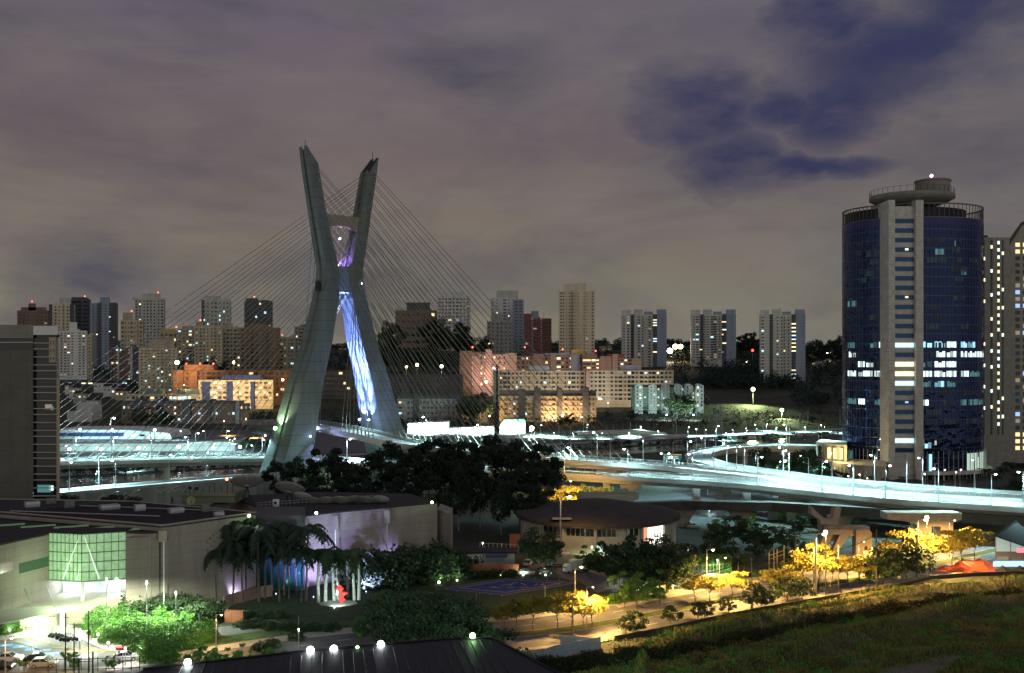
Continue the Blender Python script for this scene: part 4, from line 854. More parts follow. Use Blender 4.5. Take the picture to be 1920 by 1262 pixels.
DT = [tree_proto('large_tree', 22, 7.6, 7.5, 5200, .85, LEAFD, BARK, s, 24, .45, cs=.29) for s in (1, 2)] + [tree_proto('tall_tree', 25, 5.2, 9.5, 4200, .8, LEAFD, BARKL, 3, 30, .35, cs=.3)]
MT = [tree_proto('leafy_tree', 11, 5.2, 4.2, 3600, .60, LEAF, BARK, s, 26, .25) for s in (4, 5)]
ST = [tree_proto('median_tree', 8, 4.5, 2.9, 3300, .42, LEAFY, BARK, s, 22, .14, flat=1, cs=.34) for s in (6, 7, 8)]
SG = [tree_proto('small_tree', 4.2, 1.7, 1.4, 1300, .26, LEAFL, BARK, s, 16, .08) for s in (9, 10)]
DB = [tree_proto('roadside_shrub_tree', 4.6, 2.6, 2.1, 1900, .34, LEAF, BARK, s, 20, .1) for s in (11, 12)]
def bush_proto(name, rx, rz, n, leaf, m, seed):
    r = np.random.default_rng(seed); p, _ = crown_pts(r, rx, rz, rz*.35, n, 30, .35, 1, .5); p[:, 2] = np.maximum(p[:, 2], .05)
    me = leafmesh(name, p, None, leaf, m, seed); o = bpy.data.objects.new(name, me); COL.objects.link(o); return tag(o, name, 'shrub')
BU = [bush_proto('shrub', 2.6, 2.3, 3000, .30, LEAFL, s) for s in (13, 14)]; BD = [bush_proto('dark_shrub', 3.2, 2.8, 2200, .42, LEAF, s) for s in (15, 16)]
def palm_proto(name, h, fl, m, seed, nf=20):
    r = random.Random(seed); t = thing(name, 'palm', 'palm tree'); MB().tube([(0, 0, -.2), (.15, .1, h*.5), (.3, 0, h)], .22, 7, .14).build('trunk', BARK if h > 8 else BARKL, t); b = MB()
    for i in range(nf):
        a = 2*math.pi*i/nf*1.618*2; up = r.uniform(.15, 1.15); d = Vector((math.cos(a), math.sin(a), 0)); side = Vector((-d.y, d.x, 0)); prev = Vector((.3, 0, h)); k = 9
        for j in range(1, k+1):
            s = j/k; p = Vector((.3, 0, h)) + d*(fl*s*math.cos(up*.6)) + Vector((0, 0, fl*(math.sin(up)*s*.9 - .95*s*s)))
            w = fl*.24*math.sin(math.pi*min(.97, s*.85+.12)); b.add([prev, p, p + side*w + Vector((0, 0, -w*.55)), prev + side*w*.6 + Vector((0, 0, -w*.35))], [(0, 1, 2)]); b.add([prev, p, p - side*w + Vector((0, 0, -w*.55))], [(0, 1, 2)]); b.add([prev, prev.lerp(p, .5), prev.lerp(p, .4) + side*w*.9 - Vector((0, 0, w*.4))], [(0, 1, 2)]); b.add([prev, prev.lerp(p, .5), prev.lerp(p, .4) - side*w*.9 - Vector((0, 0, w*.4))], [(0, 1, 2)]); prev = p
    b.build('fronds', m, t); return t
PA = [palm_proto('palm_tree', 10.5, 4.6, LEAFD, s, 26) for s in (1, 2)]; PB = [palm_proto('garden_palm', 5.6, 3.0, LEAF, 3, 16)]
def plant(protos, loc, label, sc=1., group=None, rz=None, nm=None, cat=None):
    p = rng.choice(protos); return put(p, loc, rng.uniform(0, 6.28) if rz is None else rz, label, sc*rng.uniform(.93, 1.07), group, cat)
# dark tree belt before the pylon, crown tops measured on the photo
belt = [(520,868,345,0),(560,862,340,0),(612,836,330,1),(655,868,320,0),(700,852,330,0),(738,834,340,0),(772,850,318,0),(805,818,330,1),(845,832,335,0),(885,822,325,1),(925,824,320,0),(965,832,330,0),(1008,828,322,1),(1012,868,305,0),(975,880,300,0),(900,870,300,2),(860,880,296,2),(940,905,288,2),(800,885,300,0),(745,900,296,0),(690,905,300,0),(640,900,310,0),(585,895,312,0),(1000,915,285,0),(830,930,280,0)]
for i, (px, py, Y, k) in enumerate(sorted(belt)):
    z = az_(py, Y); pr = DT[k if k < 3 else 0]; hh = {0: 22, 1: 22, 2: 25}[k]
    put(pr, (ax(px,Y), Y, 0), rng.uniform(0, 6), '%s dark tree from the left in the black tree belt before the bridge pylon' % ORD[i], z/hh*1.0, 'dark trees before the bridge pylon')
# trees behind and under the decks on the right, riverside, car park lots
def row2(protos, items, what, group): row(protos, [(x, yt, 93350/(yb-680)) for x, yt, yb in items], what, group)
def row(protos, items, what, group, sc0=1.):
    items = sorted(items, key=lambda q: q[0])
    for i, it in enumerate(items):
        px, py, Y = it[:3]; z0 = terr(ax(px,Y), Y); hgt = az_(py, Y) - z0; pr = it[3] if len(it) > 3 else rng.choice(protos)
        put(pr, (ax(px,Y), Y, z0-.1), rng.uniform(0, 6), '%s from the left of the %s' % (ORD[i], what), max(.2, hgt/PH[pr.name]*sc0), group)
PH = {}
for l_, hh in ((DT, 22), (MT, 11), (ST, 8), (SG, 4.2), (DB, 4.6), (BU, 2.9), (BD, 3.6), (PA, 13), (PB, 7)):
    for p in l_: PH[p.name] = hh
PH[DT[2].name] = 25
row(MT, [(1345,985,262),(1375,968,272),(1405,975,262),(1440,985,258),(1475,990,262),(1500,965,285),(1330,1010,250),(1365,1015,248),(1420,1010,250),(1465,1020,246),(1505,1015,248),(1395,1035,240),(1480,1040,240),(1295,1020,256),(1255,1035,250)], 'shadowy trees between the round hall and the viaduct piers', 'shadowy trees under the viaduct')
row(MT, [(1436,843,385),(1446,862,372),(1512,848,378),(1520,865,360),(1525,843,396)], 'dark trees enclosed by the ramp loop', 'trees inside the ramp loop')
row(MT, [(118,928,300),(140,935,285),(205,928,280),(235,930,275),(180,932,278)], 'dark bushy trees against the graffiti ramp', 'trees against the graffiti ramp')
row(MT, [(x, 872 + rng.uniform(-3, 5), 440 + (x-115)*.1) for x in (125,150,178,205,228,252,262,300,330,345,372,400,425,450,470)], 'trees along the expressway below the left deck', 'trees below the left deck', 1.0)
row(MT, [(x, y, 560 + (x % 7)*6) for x, y in ((205,842),(247,842),(278,843),(415,826),(430,832),(462,820),(476,822),(488,826),(500,824),(445,828),(400,830))], 'green trees in the lit riverside car park', 'trees in the riverside car park')
row(MT, [(x, y, 600) for x, y in ((1060,825),(1110,826),(1138,824),(1155,822),(1178,822),(1022,828),(1000,824),(1265,850),(1290,848))], 'green trees edging the far river bank', 'trees on the far bank')
row(MT, [(x, y, Y) for x, y, Y in ((262,765,760),(292,762,750),(312,770,745),(1068,775,770),(1055,780,765),(1270,735,820),(1285,742,815),(1185,770,800),(900,735,790),(880,745,785))], 'dark trees among the riverside housing rows', 'trees among the housing rows')
row([PA[0]], [(283,783,640),(1850,872,395),(1880,868,392),(1893,858,400),(1868,885,385),(1820,895,380)], 'palms by the lit riverside and the tower forecourt', 'forecourt palms')
row(MT, [(1915,885,375),(1895,905,360),(1870,912,350),(1902,900,340),(1690,893,400),(1660,893,402)], 'shrubby trees at the foot of the blue tower', 'trees at the tower foot')
row(DB, [(x, y, 402) for x, y in ((1555,880),(1572,884),(1590,887),(1610,890),(1630,892),(1720,898),(1745,900),(1765,898))], 'lit planting clumps around the tower podium', 'podium planting')
# hillside woods
def woods(name, label, N, fx, seed, m=LEAFT, leaf=2.0):
    r = np.random.default_rng(seed); P = []
    for i in range(N):
        x, y, s = fx(r); z = terr(x, y); k = int(26*s*s)+14; q = r.normal(size=(k, 3)); q /= np.linalg.norm(q, axis=1)[:, None]; q *= (r.random((k, 1))**.4)*np.array([[5.5*s, 5.5*s, 4.5*s]]); P.append(q + np.array([[x, y, z+5.5*s]]))
    me = leafmesh(name, np.concatenate(P), None, leaf, m, seed); o = bpy.data.objects.new(name, me); COL.objects.link(o); tag(o, label, 'woods'); o['kind'] = 'stuff'; return o
def f1(r):
    y = 890 + 1500*r.random()**1.7; px = 1262 + 340*r.random()
    if y < 985 and 1318 < px < 1490: y += 110
    return ax(px, y), y, .7 + r.random()*.9
woods('wooded_hill', 'dark wooded hillside behind the three grey towers on the right', 950, f1, 1)
def f2(r): y = 1250 + 220*r.random(); px = 700 + 190*r.random(); return ax(px, y), y, 1. + r.random()
w2 = woods('wooded_hill', 'dark wooded hill crowned by the brown terraced block right of the pylon', 420, f2, 2)
def f3(r): y = 1000 + 700*r.random()**1.4; px = -60 + 1260*r.random(); return ax(px, y), y, .6 + r.random()*.6
woods('wooded_slope', 'dark tree cover between the far apartment towers', 1500, f3, 3)
def f4(r): y = 2100 + 500*r.random(); px = -150 + 2250*r.random(); return ax(px, y), y, .9 + r.random()*1.0
woods('wooded_ridge', 'distant wooded ridge along the horizon', 900, f4, 4, leaf=3.5)
def f5(r): u = r.random(); p = RVp(u); return p.x + r.normal()*3, p.y + r.normal()*4, .22 + r.random()*.2
def RVp(u): q = offs(RV, 21); k = u*(len(q)-1.01); i = int(k); return q[i].lerp(q[i+1], k-i)
woods('bank_hedge', 'dark hedge covering the far river bank', 700, f5, 5, LEAFT, .9)
def f6(r): p = RVp(r.random()) ; y = p.y + 60 + 100*r.random(); return p.x + 30, y, .4 + .4*r.random()
woods('bank_trees', 'low dark greenery between the far road and the housing', 420, lambda r: ((lambda y, px: (ax(px, y), y, .4+.45*r.random()))(760 + 90*r.random(), 480 + 1110*r.random())), 6, LEAFT, 1.3)
# individual hill-top trees
row(DT, [(1400,622,1500),(1406,628,1450),(1415,625,1480),(1395,632,1470),(1385,652,1300),(1560,640,1300),(1575,632,1320),(1540,645,1280),(1590,628,1340),(1525,650,1250)], 'hilltop trees between and beside the grey twin-slab towers', 'hilltop trees on the right', 1.0)
row(DT, [(723,605,1320),(742,610,1330),(810,602,1380),(828,600,1370),(845,612,1340),(860,608,1345),(868,625,1320),(905,640,1280),(912,632,1300),(384,675,960),(400,672,965),(345,678,950),(420,680,960)], 'hilltop trees below the central skyline towers', 'hilltop trees in the centre', 1.0)
# ================================================================ STUDIO COMPLEX (left foreground)
PANEL = mat('studio_panel', (.33, .28, .24), .85, var=.24, vs=.22, zline=1.9, lw=.03, streak=True)
def V2(px, py, z): g = gp(px, py, z); return (g.x, g.y)
def wallp(pts, z0, z1, name, m, t): return MB().prism([V2(*p) if len(p) == 3 else p for p in pts], z0, z1).build(name, m, t)
ST_ = thing('studio_hall', 'wide beige panelled studio hall with a dark flat roof behind the glass corner', 'studio building', (*V2(315, 985, 17.5), 0))
zh = 17.5; hall = [V2(302,986,zh), V2(315,985,zh), V2(480,962,zh), V2(245,941,zh), V2(0,937,zh), V2(-110,937,zh), V2(-110,955,zh), V2(0,961,zh)]
MB().prism(hall, 0, zh-.35).build('wall', PANEL, ST_)
MB().prism([(p[0], p[1]) for p in hall], zh-.35, zh).build('roof', ROOF, ST_)
b = MB(); e = [Vector((*p, zh)) for p in hall]
for a, c in zip(e, e[1:]+e[:1]): b.tube([a + Vector((0,0,.1)), c + Vector((0,0,.1))], .22, 4)
b.build('parapet', PANEL, ST_)
b = MB()
for i in range(46):
    u = (i+.5)/46; a = e[2].lerp(e[3], u)*.5 + e[1].lerp(e[4], u)*.5; a = e[1].lerp(e[2], u); c = e[7].lerp(e[3], u); b.tube([a + Vector((0,0,.06)), c + Vector((0,0,.06))], .07, 3)
b.build('roof_ribs', ROOF, ST_)
g = V2(309, 998, 16.5); MB().b2(g[0]-.8, g[0]+.8, g[1]-1.2, g[1]-.1, 14.8, 17).build('gutter_box', PANEL, ST_); MB().tube([(g[0]+.1, g[1]-.8, 14.8), (g[0]+.1, g[1]-.8, 1)], .16, 6).build('downpipe', WHITE, ST_)
MB().prism([V2(480,966,16.5), V2(572,966,16.5), V2(572,950,16.5), V2(480,950,16.5)], 0, 16.5).build('recessed_block', mat('dark_panel', (.10, .10, .10), .7, var=.2), ST_)
g0, g1 = V2(503,1072,0), V2(572,1072,0); yy = V2(500,966,16.5)[1] - .1
for i in range(6): x0 = ax(482+15*i, yy); MB().b2(x0+.1, x0+1.6, yy-.1, yy-.02, .3, 8.5).build('glass_panel', mat('teal_glass', (.02, .09, .11), .2, var=0), ST_)
W2 = thing('studio_wing', 'lower beige studio wing with roof skylights left of the glass corner', 'studio building', (*V2(92, 1000, 16.4), 0))
zw = 16.4; A = V2(92,1000,zw); wing = [A, (A[0]+.2, A[1]+5.5), (V2(236,998,zw)[0], A[1]+5.5), V2(236,998,zw), V2(284,1002,16), (hall[0][0]-.3, hall[0][1]-.4), V2(0,971,zw), V2(-110,965,zw), V2(-110,1052,zw), V2(0,1020,zw)]
MB().prism(wing, 3.6, zw-.3).build('wall', PANEL, W2); MB().prism(wing, zw-.3, zw).build('roof', ROOF, W2)
MB().prism([V2(284,1006,15.6), V2(236,1010,15.6), (V2(236,1010,15.6)[0], V2(236,1010,15.6)[1]+4), (V2(284,1006,15.6)[0], V2(284,1006,15.6)[1]+4)], 0, 15.6).build('side_block', PANEL, W2)
b_ = [V2(-110,1205,0), V2(55,1179,0), V2(122,1172,0), V2(165,1168,0), V2(250,1150,0), V2(250,1138,0), V2(-110,1138,0)]
MB().prism(b_, 0, 3.6).build('podium', mat('podium_render', (.40, .35, .27), .85, var=.12), W2)
for i, (x, y) in enumerate(((20,982),(78,984),(140,985),(188,988),(255,990))):
    g = gp(x-6, y+3, zw); MB().box((g.x, g.y, zw+.05), (6.5, 1.4, .2), R(28)).build('skylight', emat('skylight_glow', (.5, 1, .45), .10 if i < 3 else .35), W2)
for xa, xc, gl in ((0, 23, WL[4]), (35, 91, emat('green_window', (.1, .3, .1), .25))):
    a, c = gp(xa, 1048, 0), gp(xc, 1048, 0)
    pa = Vector((*V2(0,1020,zw), 0)); pb = Vector((*A, 0))
    def onw(px): 
        best = min(range(-60, 101), key=lambda k: abs(960+F*pa.lerp(pb, k/100).x/pa.lerp(pb, k/100).y - px)); return pa.lerp(pb, best/100)
    p, q = onw(xa), onw(xc); nn = Vector((.08, -.03, 0)); z0, z1 = az_(1076, p.y), az_(1057, p.y)
    MB().add([p+nn+Vector((0,0,z0)), q+nn+Vector((0,0,z0)), q+nn+Vector((0,0,z1)), p+nn+Vector((0,0,z1))], [(0,1,2,3)]).build('window', gl, W2)
for i, (x, y, w_, h_) in enumerate(((60,950,3,1.2),(130,952,2,1.6),(205,955,4,1.),(262,958,2.2,1.4),(330,962,3,1.1),(385,960,1.6,1.5),(95,944,2,1.2),(410,968,2,.9))):
    g = gp(x, y, zh); MB().box((g.x, g.y, zh+h_/2), (w_, w_*.7, h_), R(35)).build('roof_vent', rng.choice([STEEL, mat('duct_grey', (.2, .2, .2), .6, .3, var=.3)]), ST_)
b = MB()
for i, (xa, xc, y) in enumerate(((20,300,967),(150,420,957))): b.tube([gp(xa, y-6, zh) + Vector((0,0,.35)), gp(xc, y+4, zh) + Vector((0,0,.35))], .14, 5)
b.build('roof_pipe', STEEL, ST_)
# glass corner box
GC = thing('glass_corner_box', 'projecting green-lit glass corner box on a single column', 'glazed bay', (*V2(153, 1003, zw), 0))
Cc = V2(153,1003,zw); Bc = V2(236,998,zw); z0, z1 = 7.3, 16.5
GI = emat('green_lit_glazing', (.42, .85, .38), .42)
def wallgrid(p, q, cols, rows, m):
    p, q = Vector((*p, 0)), Vector((*q, 0)); d = (q-p); L = d.length; d.normalize(); nn = Vector((d.y, -d.x, 0)); 
    for j in range(rows):
        for i in range(cols):
            a = p + d*(L*i/cols+.06); c = p + d*(L*(i+1)/cols-.06); za, zb = z0+(z1-z0)*j/rows+.07, z0+(z1-z0)*(j+1)/rows-.07
            MB().add([a+Vector((0,0,za)), c+Vector((0,0,za)), c+Vector((0,0,zb)), a+Vector((0,0,zb))], [(0,1,2,3)]).build('glass_panel', m, GC)
    b = MB()
    for j in range(rows+1): b.tube([p + nn*.08 + Vector((0,0,z0+(z1-z0)*j/rows)), q + nn*.08 + Vector((0,0,z0+(z1-z0)*j/rows))], .09, 4)
    for i in range(cols+1): k = p.lerp(q, i/cols) + nn*.05; b.tube([k + Vector((0,0,z0)), k + Vector((0,0,z1))], .06, 4)
    b.build('frame', mat('green_frame', (.18, .26, .14), .5, .2, var=.1), GC)
gm = mat('frosted_green_glass', (.35, .50, .32), .35, var=.35, vs=.8, emit=.26, ecol=(.55, .95, .50))
wallgrid(A, Cc, 8, 5, gm); wallgrid(Cc, Bc, 6, 5, gm)
for pa, pb in (((A[0]+3.2, A[1]-.9, z0+.4), (Cc[0]-.6, Cc[1]+.15, z1-.8)), ((Cc[0]+3.0, Cc[1]+1.1, z0+.4), (Cc[0]+.5, Cc[1]+.2, z1-.4)), ((Cc[0]-.9, Cc[1]+.15, z0+.3), (Cc[0]-.5, Cc[1]+.1, z0+2.2))):
    b = MB(); b.tube([Vector(pa)+Vector((0,-.14,0)), Vector(pb)+Vector((0,-.14,0))], .17, 5, .04); b.build('light_strip', emat('white_strip', (.85, 1, .85), .9), GC)
MB().prism([A, Cc, Bc, (Bc[0], A[1]+5), (A[0], A[1]+5)], z1, z1+.2).build('roof', ROOF, GC); MB().prism([A, Cc, Bc, (Bc[0], A[1]+5), (A[0], A[1]+5)], z0-.3, z0-.1).build('soffit', WHITE, GC)
MB().tube([(Cc[0], Cc[1]+.4, 0), (Cc[0], Cc[1]+.4, z0)], .38, 10).build('column', WHITE, GC)
LGW = mat('loggia_white', (.75, .78, .78), .7, var=.06)
MB().b2(A[0]+.3, Cc[0], A[1]+5.2, A[1]+5.45, 3.6, 7).build('back_wall', LGW, GC); MB().b2(Cc[0], Bc[0], A[1]+5.2, A[1]+5.45, 3.6, 7).build('back_wall', LGW, GC)
MB().b2(Bc[0]-2.6, Bc[0]-.7, A[1]+5.0, A[1]+5.18, 3.6, 6.9).build('door', PANEL, GC)
MB().b2(Cc[0]+2.4, Cc[0]+3.6, A[1]+5.05, A[1]+5.15, 5, 6).build('notice_board', WHITE, GC)
point('light', GC, (A[0]+3, A[1]+3.2, 6.3), 1000, (.78, .95, 1), .3); point('light', GC, (Bc[0]-2, A[1]+3.4, 6.4), 900, (.7, .9, 1), .2)
point('light', GC, (Cc[0]-3, Cc[1]-6, 9), 1600, (.72, 1, .6), .3)
g = Vector((Bc[0]-1.6, Bc[1]-.6, 7.2)); flood(g, 1500, (.75, 1, .6), BULBG, 'small floodlight under the right end of the glass corner box', (.1, -.6, -.8), 130, .3, .28)
# entrance canopy, doors, hedge
t = thing('entrance_canopy', 'thin pale canopy hung on rods over the lit entrance doors', 'canopy', (*V2(90, 1180, 0), 0)); zc = 4.4
MB().prism([V2(0,1168,zc), V2(-90,1190,zc), V2(-90,1150,zc), V2(90,1136,zc), V2(150,1137,zc), V2(146,1141,zc)], zc-.3, zc).build('slab', mat('canopy_metal', (.50, .50, .42), .5, .2, var=.1), t)
for x in (60, 105): a = gp(x, 1140, zc); MB().tube([a, (A[0]+.2-(105-x)*.1, A[1]-3, 8.6)], .06, 4).build('rod', STEEL, t)
a = gp(26, 1178); MB().tube([a, a + Vector((0, 0, zc-.3))], .14, 6).build('post', STEEL, t)
point('light', t, gp(80, 1166, 2.8) + Vector((0, -2.5, 0)), 2200, (.85, 1, .75), .25)
for xa, xc, yb, hh, m_ in ((36,54,1181,2.9,WL[2]),(57,80,1172,2.2,OW),(112,122,1173,3.0,OW)):
    y_ = gp(xa, yb).y - .6; x0, x1 = ax(xa, y_), ax(xc, y_); t2 = thing('entrance_door', {36:'wide yellow-lit glass entrance door under the canopy',57:'long lit reception window beside the entrance door',112:'narrow white-lit glass door at the right of the entrance wall'}[xa], 'door', (x0, y_, 0))
    MB().b2(x0, x1, y_, y_+.25, .15 if hh > 2.5 else 1., hh+(0 if hh > 2.5 else .6)).build('frame', STEEL, t2)
    n_ = 3 if xc-xa < 20 else 4
    for i in range(n_): MB().b2(x0+(x1-x0)*i/n_+.08, x0+(x1-x0)*(i+1)/n_-.08, y_-.06, y_-.01, .25 if hh > 2.5 else 1.1, hh-.1+(0 if hh > 2.5 else .6)).build('lit_pane', m_, t2)
# second studio building and end block
S2 = thing('right_studio_block', 'violet-lit beige studio block with dishes on its roof', 'studio building', (*V2(600, 965, 16), 0)); z2 = 16.
blk = [V2(571,967,z2), V2(626,960,z2), V2(820,942,z2), V2(770,926,z2), V2(600,922,z2), V2(430,930,z2), V2(482,950,z2), V2(560,955,z2)]
MB().prism(blk, 0, z2-.3).build('wall', PANEL, S2); MB().prism(blk, z2-.3, z2).build('roof', ROOF, S2)
for x, y in ((628,961),(724,951)):
    g = V2(x+2, y+6, z2-.6); MB().b2(g[0]-.7, g[0]+.7, g[1]-1.1, g[1]-.05, z2-3.6, z2-.4).build('gutter_box', PANEL, S2); MB().tube([(g[0], g[1]-.7, z2-3.6), (g[0], g[1]-.7, 1)], .15, 6).build('downpipe', WHITE, S2)
MB().prism([V2(820,946,15), V2(845,963,13.8), (V2(845,963,13.8)[0], V2(845,963,13.8)[1]+9), (V2(820,946,15)[0], V2(820,946,15)[1]+10)], 0, 13.8).build('end_wall', PANEL, S2)
b = MB(); p0, p1 = Vector((*V2(482,952,z2), z2)), Vector((*V2(700,938,z2), z2))
for i in range(2): b.tube([p0 + Vector((0,0,.6+.6*i)), p1 + Vector((0,0,.6+.6*i))], .05, 4)
for i in range(30): q = p0.lerp(p1, i/29); b.tube([q, q + Vector((0,0,1.25))], .05, 4)
b.build('roof_railing', STEEL, S2)
# rooftop penthouse
t = thing('roof_plant_room', 'small concrete plant room on the studio roof carrying antennas', 'plant room', (ax(390,238), 238, 17)); Y1 = 238
PR = mat('mossy_render', (.20, .23, .15), .9, var=.2)
MB().b2(ax(340,Y1), ax(442,Y1), Y1, Y1+12, 16.5, az_(940,Y1)).build('wall', PR, t); MB().b2(ax(340,Y1), ax(442,Y1), Y1-.5, Y1+12, az_(930,Y1), az_(925,Y1)).build('cornice', PR, t); MB().b2(ax(342,Y1), ax(440,Y1), Y1-.1, Y1+12, az_(941,Y1), az_(930,Y1)).build('upper_wall', PR, t)
MB().b2(ax(340,Y1), ax(402,Y1), Y1-4, Y1-.2, 16.5, az_(948,Y1-4)).build('lower_box', PR, t)
for x, y in ((346,912),(353,914),(362,916),(378,914),(390,913),(400,908),(413,911),(424,902),(434,905)):
    MB().tube([(ax(x,Y1), Y1+1, az_(926,Y1)), (ax(x,Y1), Y1+1, az_(y,Y1))], .07, 5).build('antenna', DARKM, t)
for x, y in ((354,915),(367,917)): MB().sph((ax(x,Y1), Y1+.8, az_(y,Y1)), .5, 8, 5, .9).build('small_radome', DARKM, t)
o = MB().tube([(ax(426,Y1), Y1+1, az_(903,Y1)), (ax(426,Y1), Y1+1, az_(899,Y1))], .15, 5).build('beacon', DARKM, t); MB().sph((ax(424,Y1), Y1+.6, az_(899,Y1)), .35, 8, 5).build('beacon_lamp', emat('lit_orange_red_lamp', (1, .12, .06), 14), o)
DISH = mat('dish_panel', (.32, .29, .27), .6, .2, var=.2, vs=1.)
def dish(x, y, wpx, Y, label, el_=55, azd=20, m=DISH, h=None, solid=False):
    r = wpx/2*Y/F; c = at(x, y, Y); t = thing('satellite_dish', label, 'satellite dish', (c.x, Y, 16.2)); n = 28; d = r*.32
    a = Vector((math.sin(R(azd))*math.cos(R(el_)), math.cos(R(azd))*math.cos(R(el_)), math.sin(R(el_)))); q = a.to_track_quat('Z', 'Y').to_matrix()
    b = MB(); prof = [(r*k/5+1e-3, d*(k/5)**2 - d*.6) for k in range(6)]
    b.lathe((0,0,0), prof + [(rr, z-.08) for rr, z in prof[::-1]], n); b.v = [tuple(c + q @ Vector(v)) for v in b.v]; b.build('reflector', m, t, True)
    if not solid:
        b = MB()
        for i in range(16): th = 2*math.pi*i/16; b.tube([c + q @ Vector((math.cos(th)*rr, math.sin(th)*rr, z-.12)) for rr, z in prof], .055*max(.6, r/4), 4)
        b.tube([c + q @ Vector((0,0,-d*.9)), c + q @ Vector((0,0,-d*.55))], r*.18, 10); b.build('ribs', mat('rib_metal', (.38, .36, .33), .5, .4, var=.1), t)
        b = MB()
        for i in range(3): th = 2*math.pi*i/3; b.tube([c + q @ Vector((math.cos(th)*r*.9, math.sin(th)*r*.9, d*.3)), c + q @ Vector((0,0,r*.75))], .05, 4)
        b.build('feed_struts', DARKM, t)
    b = MB(); base = Vector((c.x, c.y, 16.1))
    for s in (-1, 1):
        for s2 in (-1, 1): b.tube([base + Vector((s*r*.3, s2*r*.3, 0)), c + q @ Vector((0,0,-d*.7))], .09*max(.6, r/4), 5)
    b.build('mount', DARKM, t)
dish(463, 905, 60, 238, 'largest ribbed satellite dish beside the red beacon on the studio roof', 62, -15)
dish(543, 917, 57, 240, 'second large ribbed satellite dish on the studio roof', 60, 10)
for i, (x, y, w, lab) in enumerate(((567,931,35,'small pale dish just right of the second large dish'),(588,939,30,'low brown dish behind the roof railing, nearest the small pale dish'),(613,939,32,'low brown dish in the middle of the roof row'),(640,939,36,'wider brown dish right of the middle of the roof row'),(662,936,28,'dark dish tilted back near the right end of the roof row'),(688,938,32,'brown dish near the right end of the roof row'),(714,937,32,'bright grey dish at the right end of the roof row'))):
    dish(x, y, w, 240, lab, 60, rng.uniform(-25, 25), mat('pale_dish_panel', (.45, .45, .48), .6, var=.1) if i in (0, 6) else DISH)
dish(358, 939, 17, 232, 'solid greenish disc dish on the front of the roof plant room', 8, 180, mat('greenish_dish', (.34, .38, .16), .6, var=.1), solid=True)
dish(323, 933, 17, 236, 'tilted drum-shaped dish left of the roof plant room', 20, 70, mat('drum_dish', (.26, .18, .13), .7, var=.1), solid=True)
g = at(518, 954, 236); t = solo('air_conditioner', MB().b2(g.x-.7, g.x+.7, 235.4, 236.4, 16, 17.6), WHITE, 'white air conditioning box on the studio roof edge', 'air conditioner'); MB().b2(g.x-.35, g.x+.25, 235.3, 235.38, 16.5, 17.2).build('fan_grille', DARKM, t)
for x, y, lab in ((467,967,'floodlight on the roof corner of the studio hall above the palms'),(593,962,'floodlight on the roof corner of the violet-lit studio block'),(810,942,'floodlight at the far right roof corner of the studio block')):
    Y1 = {467: 211, 593: 218, 810: 238}[x]; flood(at(x, y, Y1), 700, (.75, 1, .6), BULBG, lab, (.2, -.7, -.7), 120, .8, .3)
# violet wall washers (lit lamps at the wall foot)
for x, y, P, c, lab in ((590,1122,15000,(.42,.36,1),'violet ground flood between the garden palms, left one'),(752,1078,5000,(.45,.40,1),'violet ground flood behind the tall bushes'),(688,1112,15000,(.42,.36,1),'violet ground flood right of the garden palms'),(600,1105,3000,(.5,.45,1),'violet ground washer at the foot of the right studio block'),(700,1092,3200,(.52,.5,1),'violet ground washer behind the lit palms'),(790,1082,1500,(.6,.55,1),'violet ground washer under the far end of the studio block'),(440,1122,1500,(.55,.5,1),'violet ground washer between the dark palms, left one'),(520,1116,140,(.2,.8,.9),'teal ground washer before the recessed glass'),(380,1120,500,(1,.6,.35),'amber ground washer by the panelled hall wall')):
    g = gp(x, y); flood((g.x, g.y-1.2, .6), P, c, emat('lit_violet_lamp', (.5, .45, 1), 4), lab, (0, .55, .85), 130, .5, .14)
# walls in the garden
def lowwall(label, pts, h, m, th=.3, name='garden_wall', cat='wall'):
    b = MB(); P = [Vector((*V2(*p, 0), 0)) if len(p) == 2 else Vector(p) for p in pts]
    for a, c in zip(P, P[1:]): d = c-a; b.box(((a.x+c.x)/2, (a.y+c.y)/2, h/2), (d.length+th*.4, th, h), math.atan2(d.y, d.x))
    return solo(name, b, m, label, cat)
BRW = mat('terracotta_render', (.36, .13, .07), .85, var=.15, vs=.6, xline=3, lw=.03); RB = mat('pinkish_boards', (.34, .22, .18), .85, var=.2, xline=1.2, lw=.06)
lowwall('curved pinkish board wall under the dark palms', ((420,1140),(440,1133),(465,1126),(490,1120),(510,1118)), 2.4, RB)
lowwall('short brown wall box beside the drive lamp', ((424,1166),(455,1166)), 2.2, BRW, 1)
lowwall('long terracotta wall behind the helipad', ((775,1083),(860,1081),(972,1079)), 2.7, BRW)
lowwall('orange wall panel by the fence left of the round hall', ((956,1026),(975,1026)), 3.6, BRW)
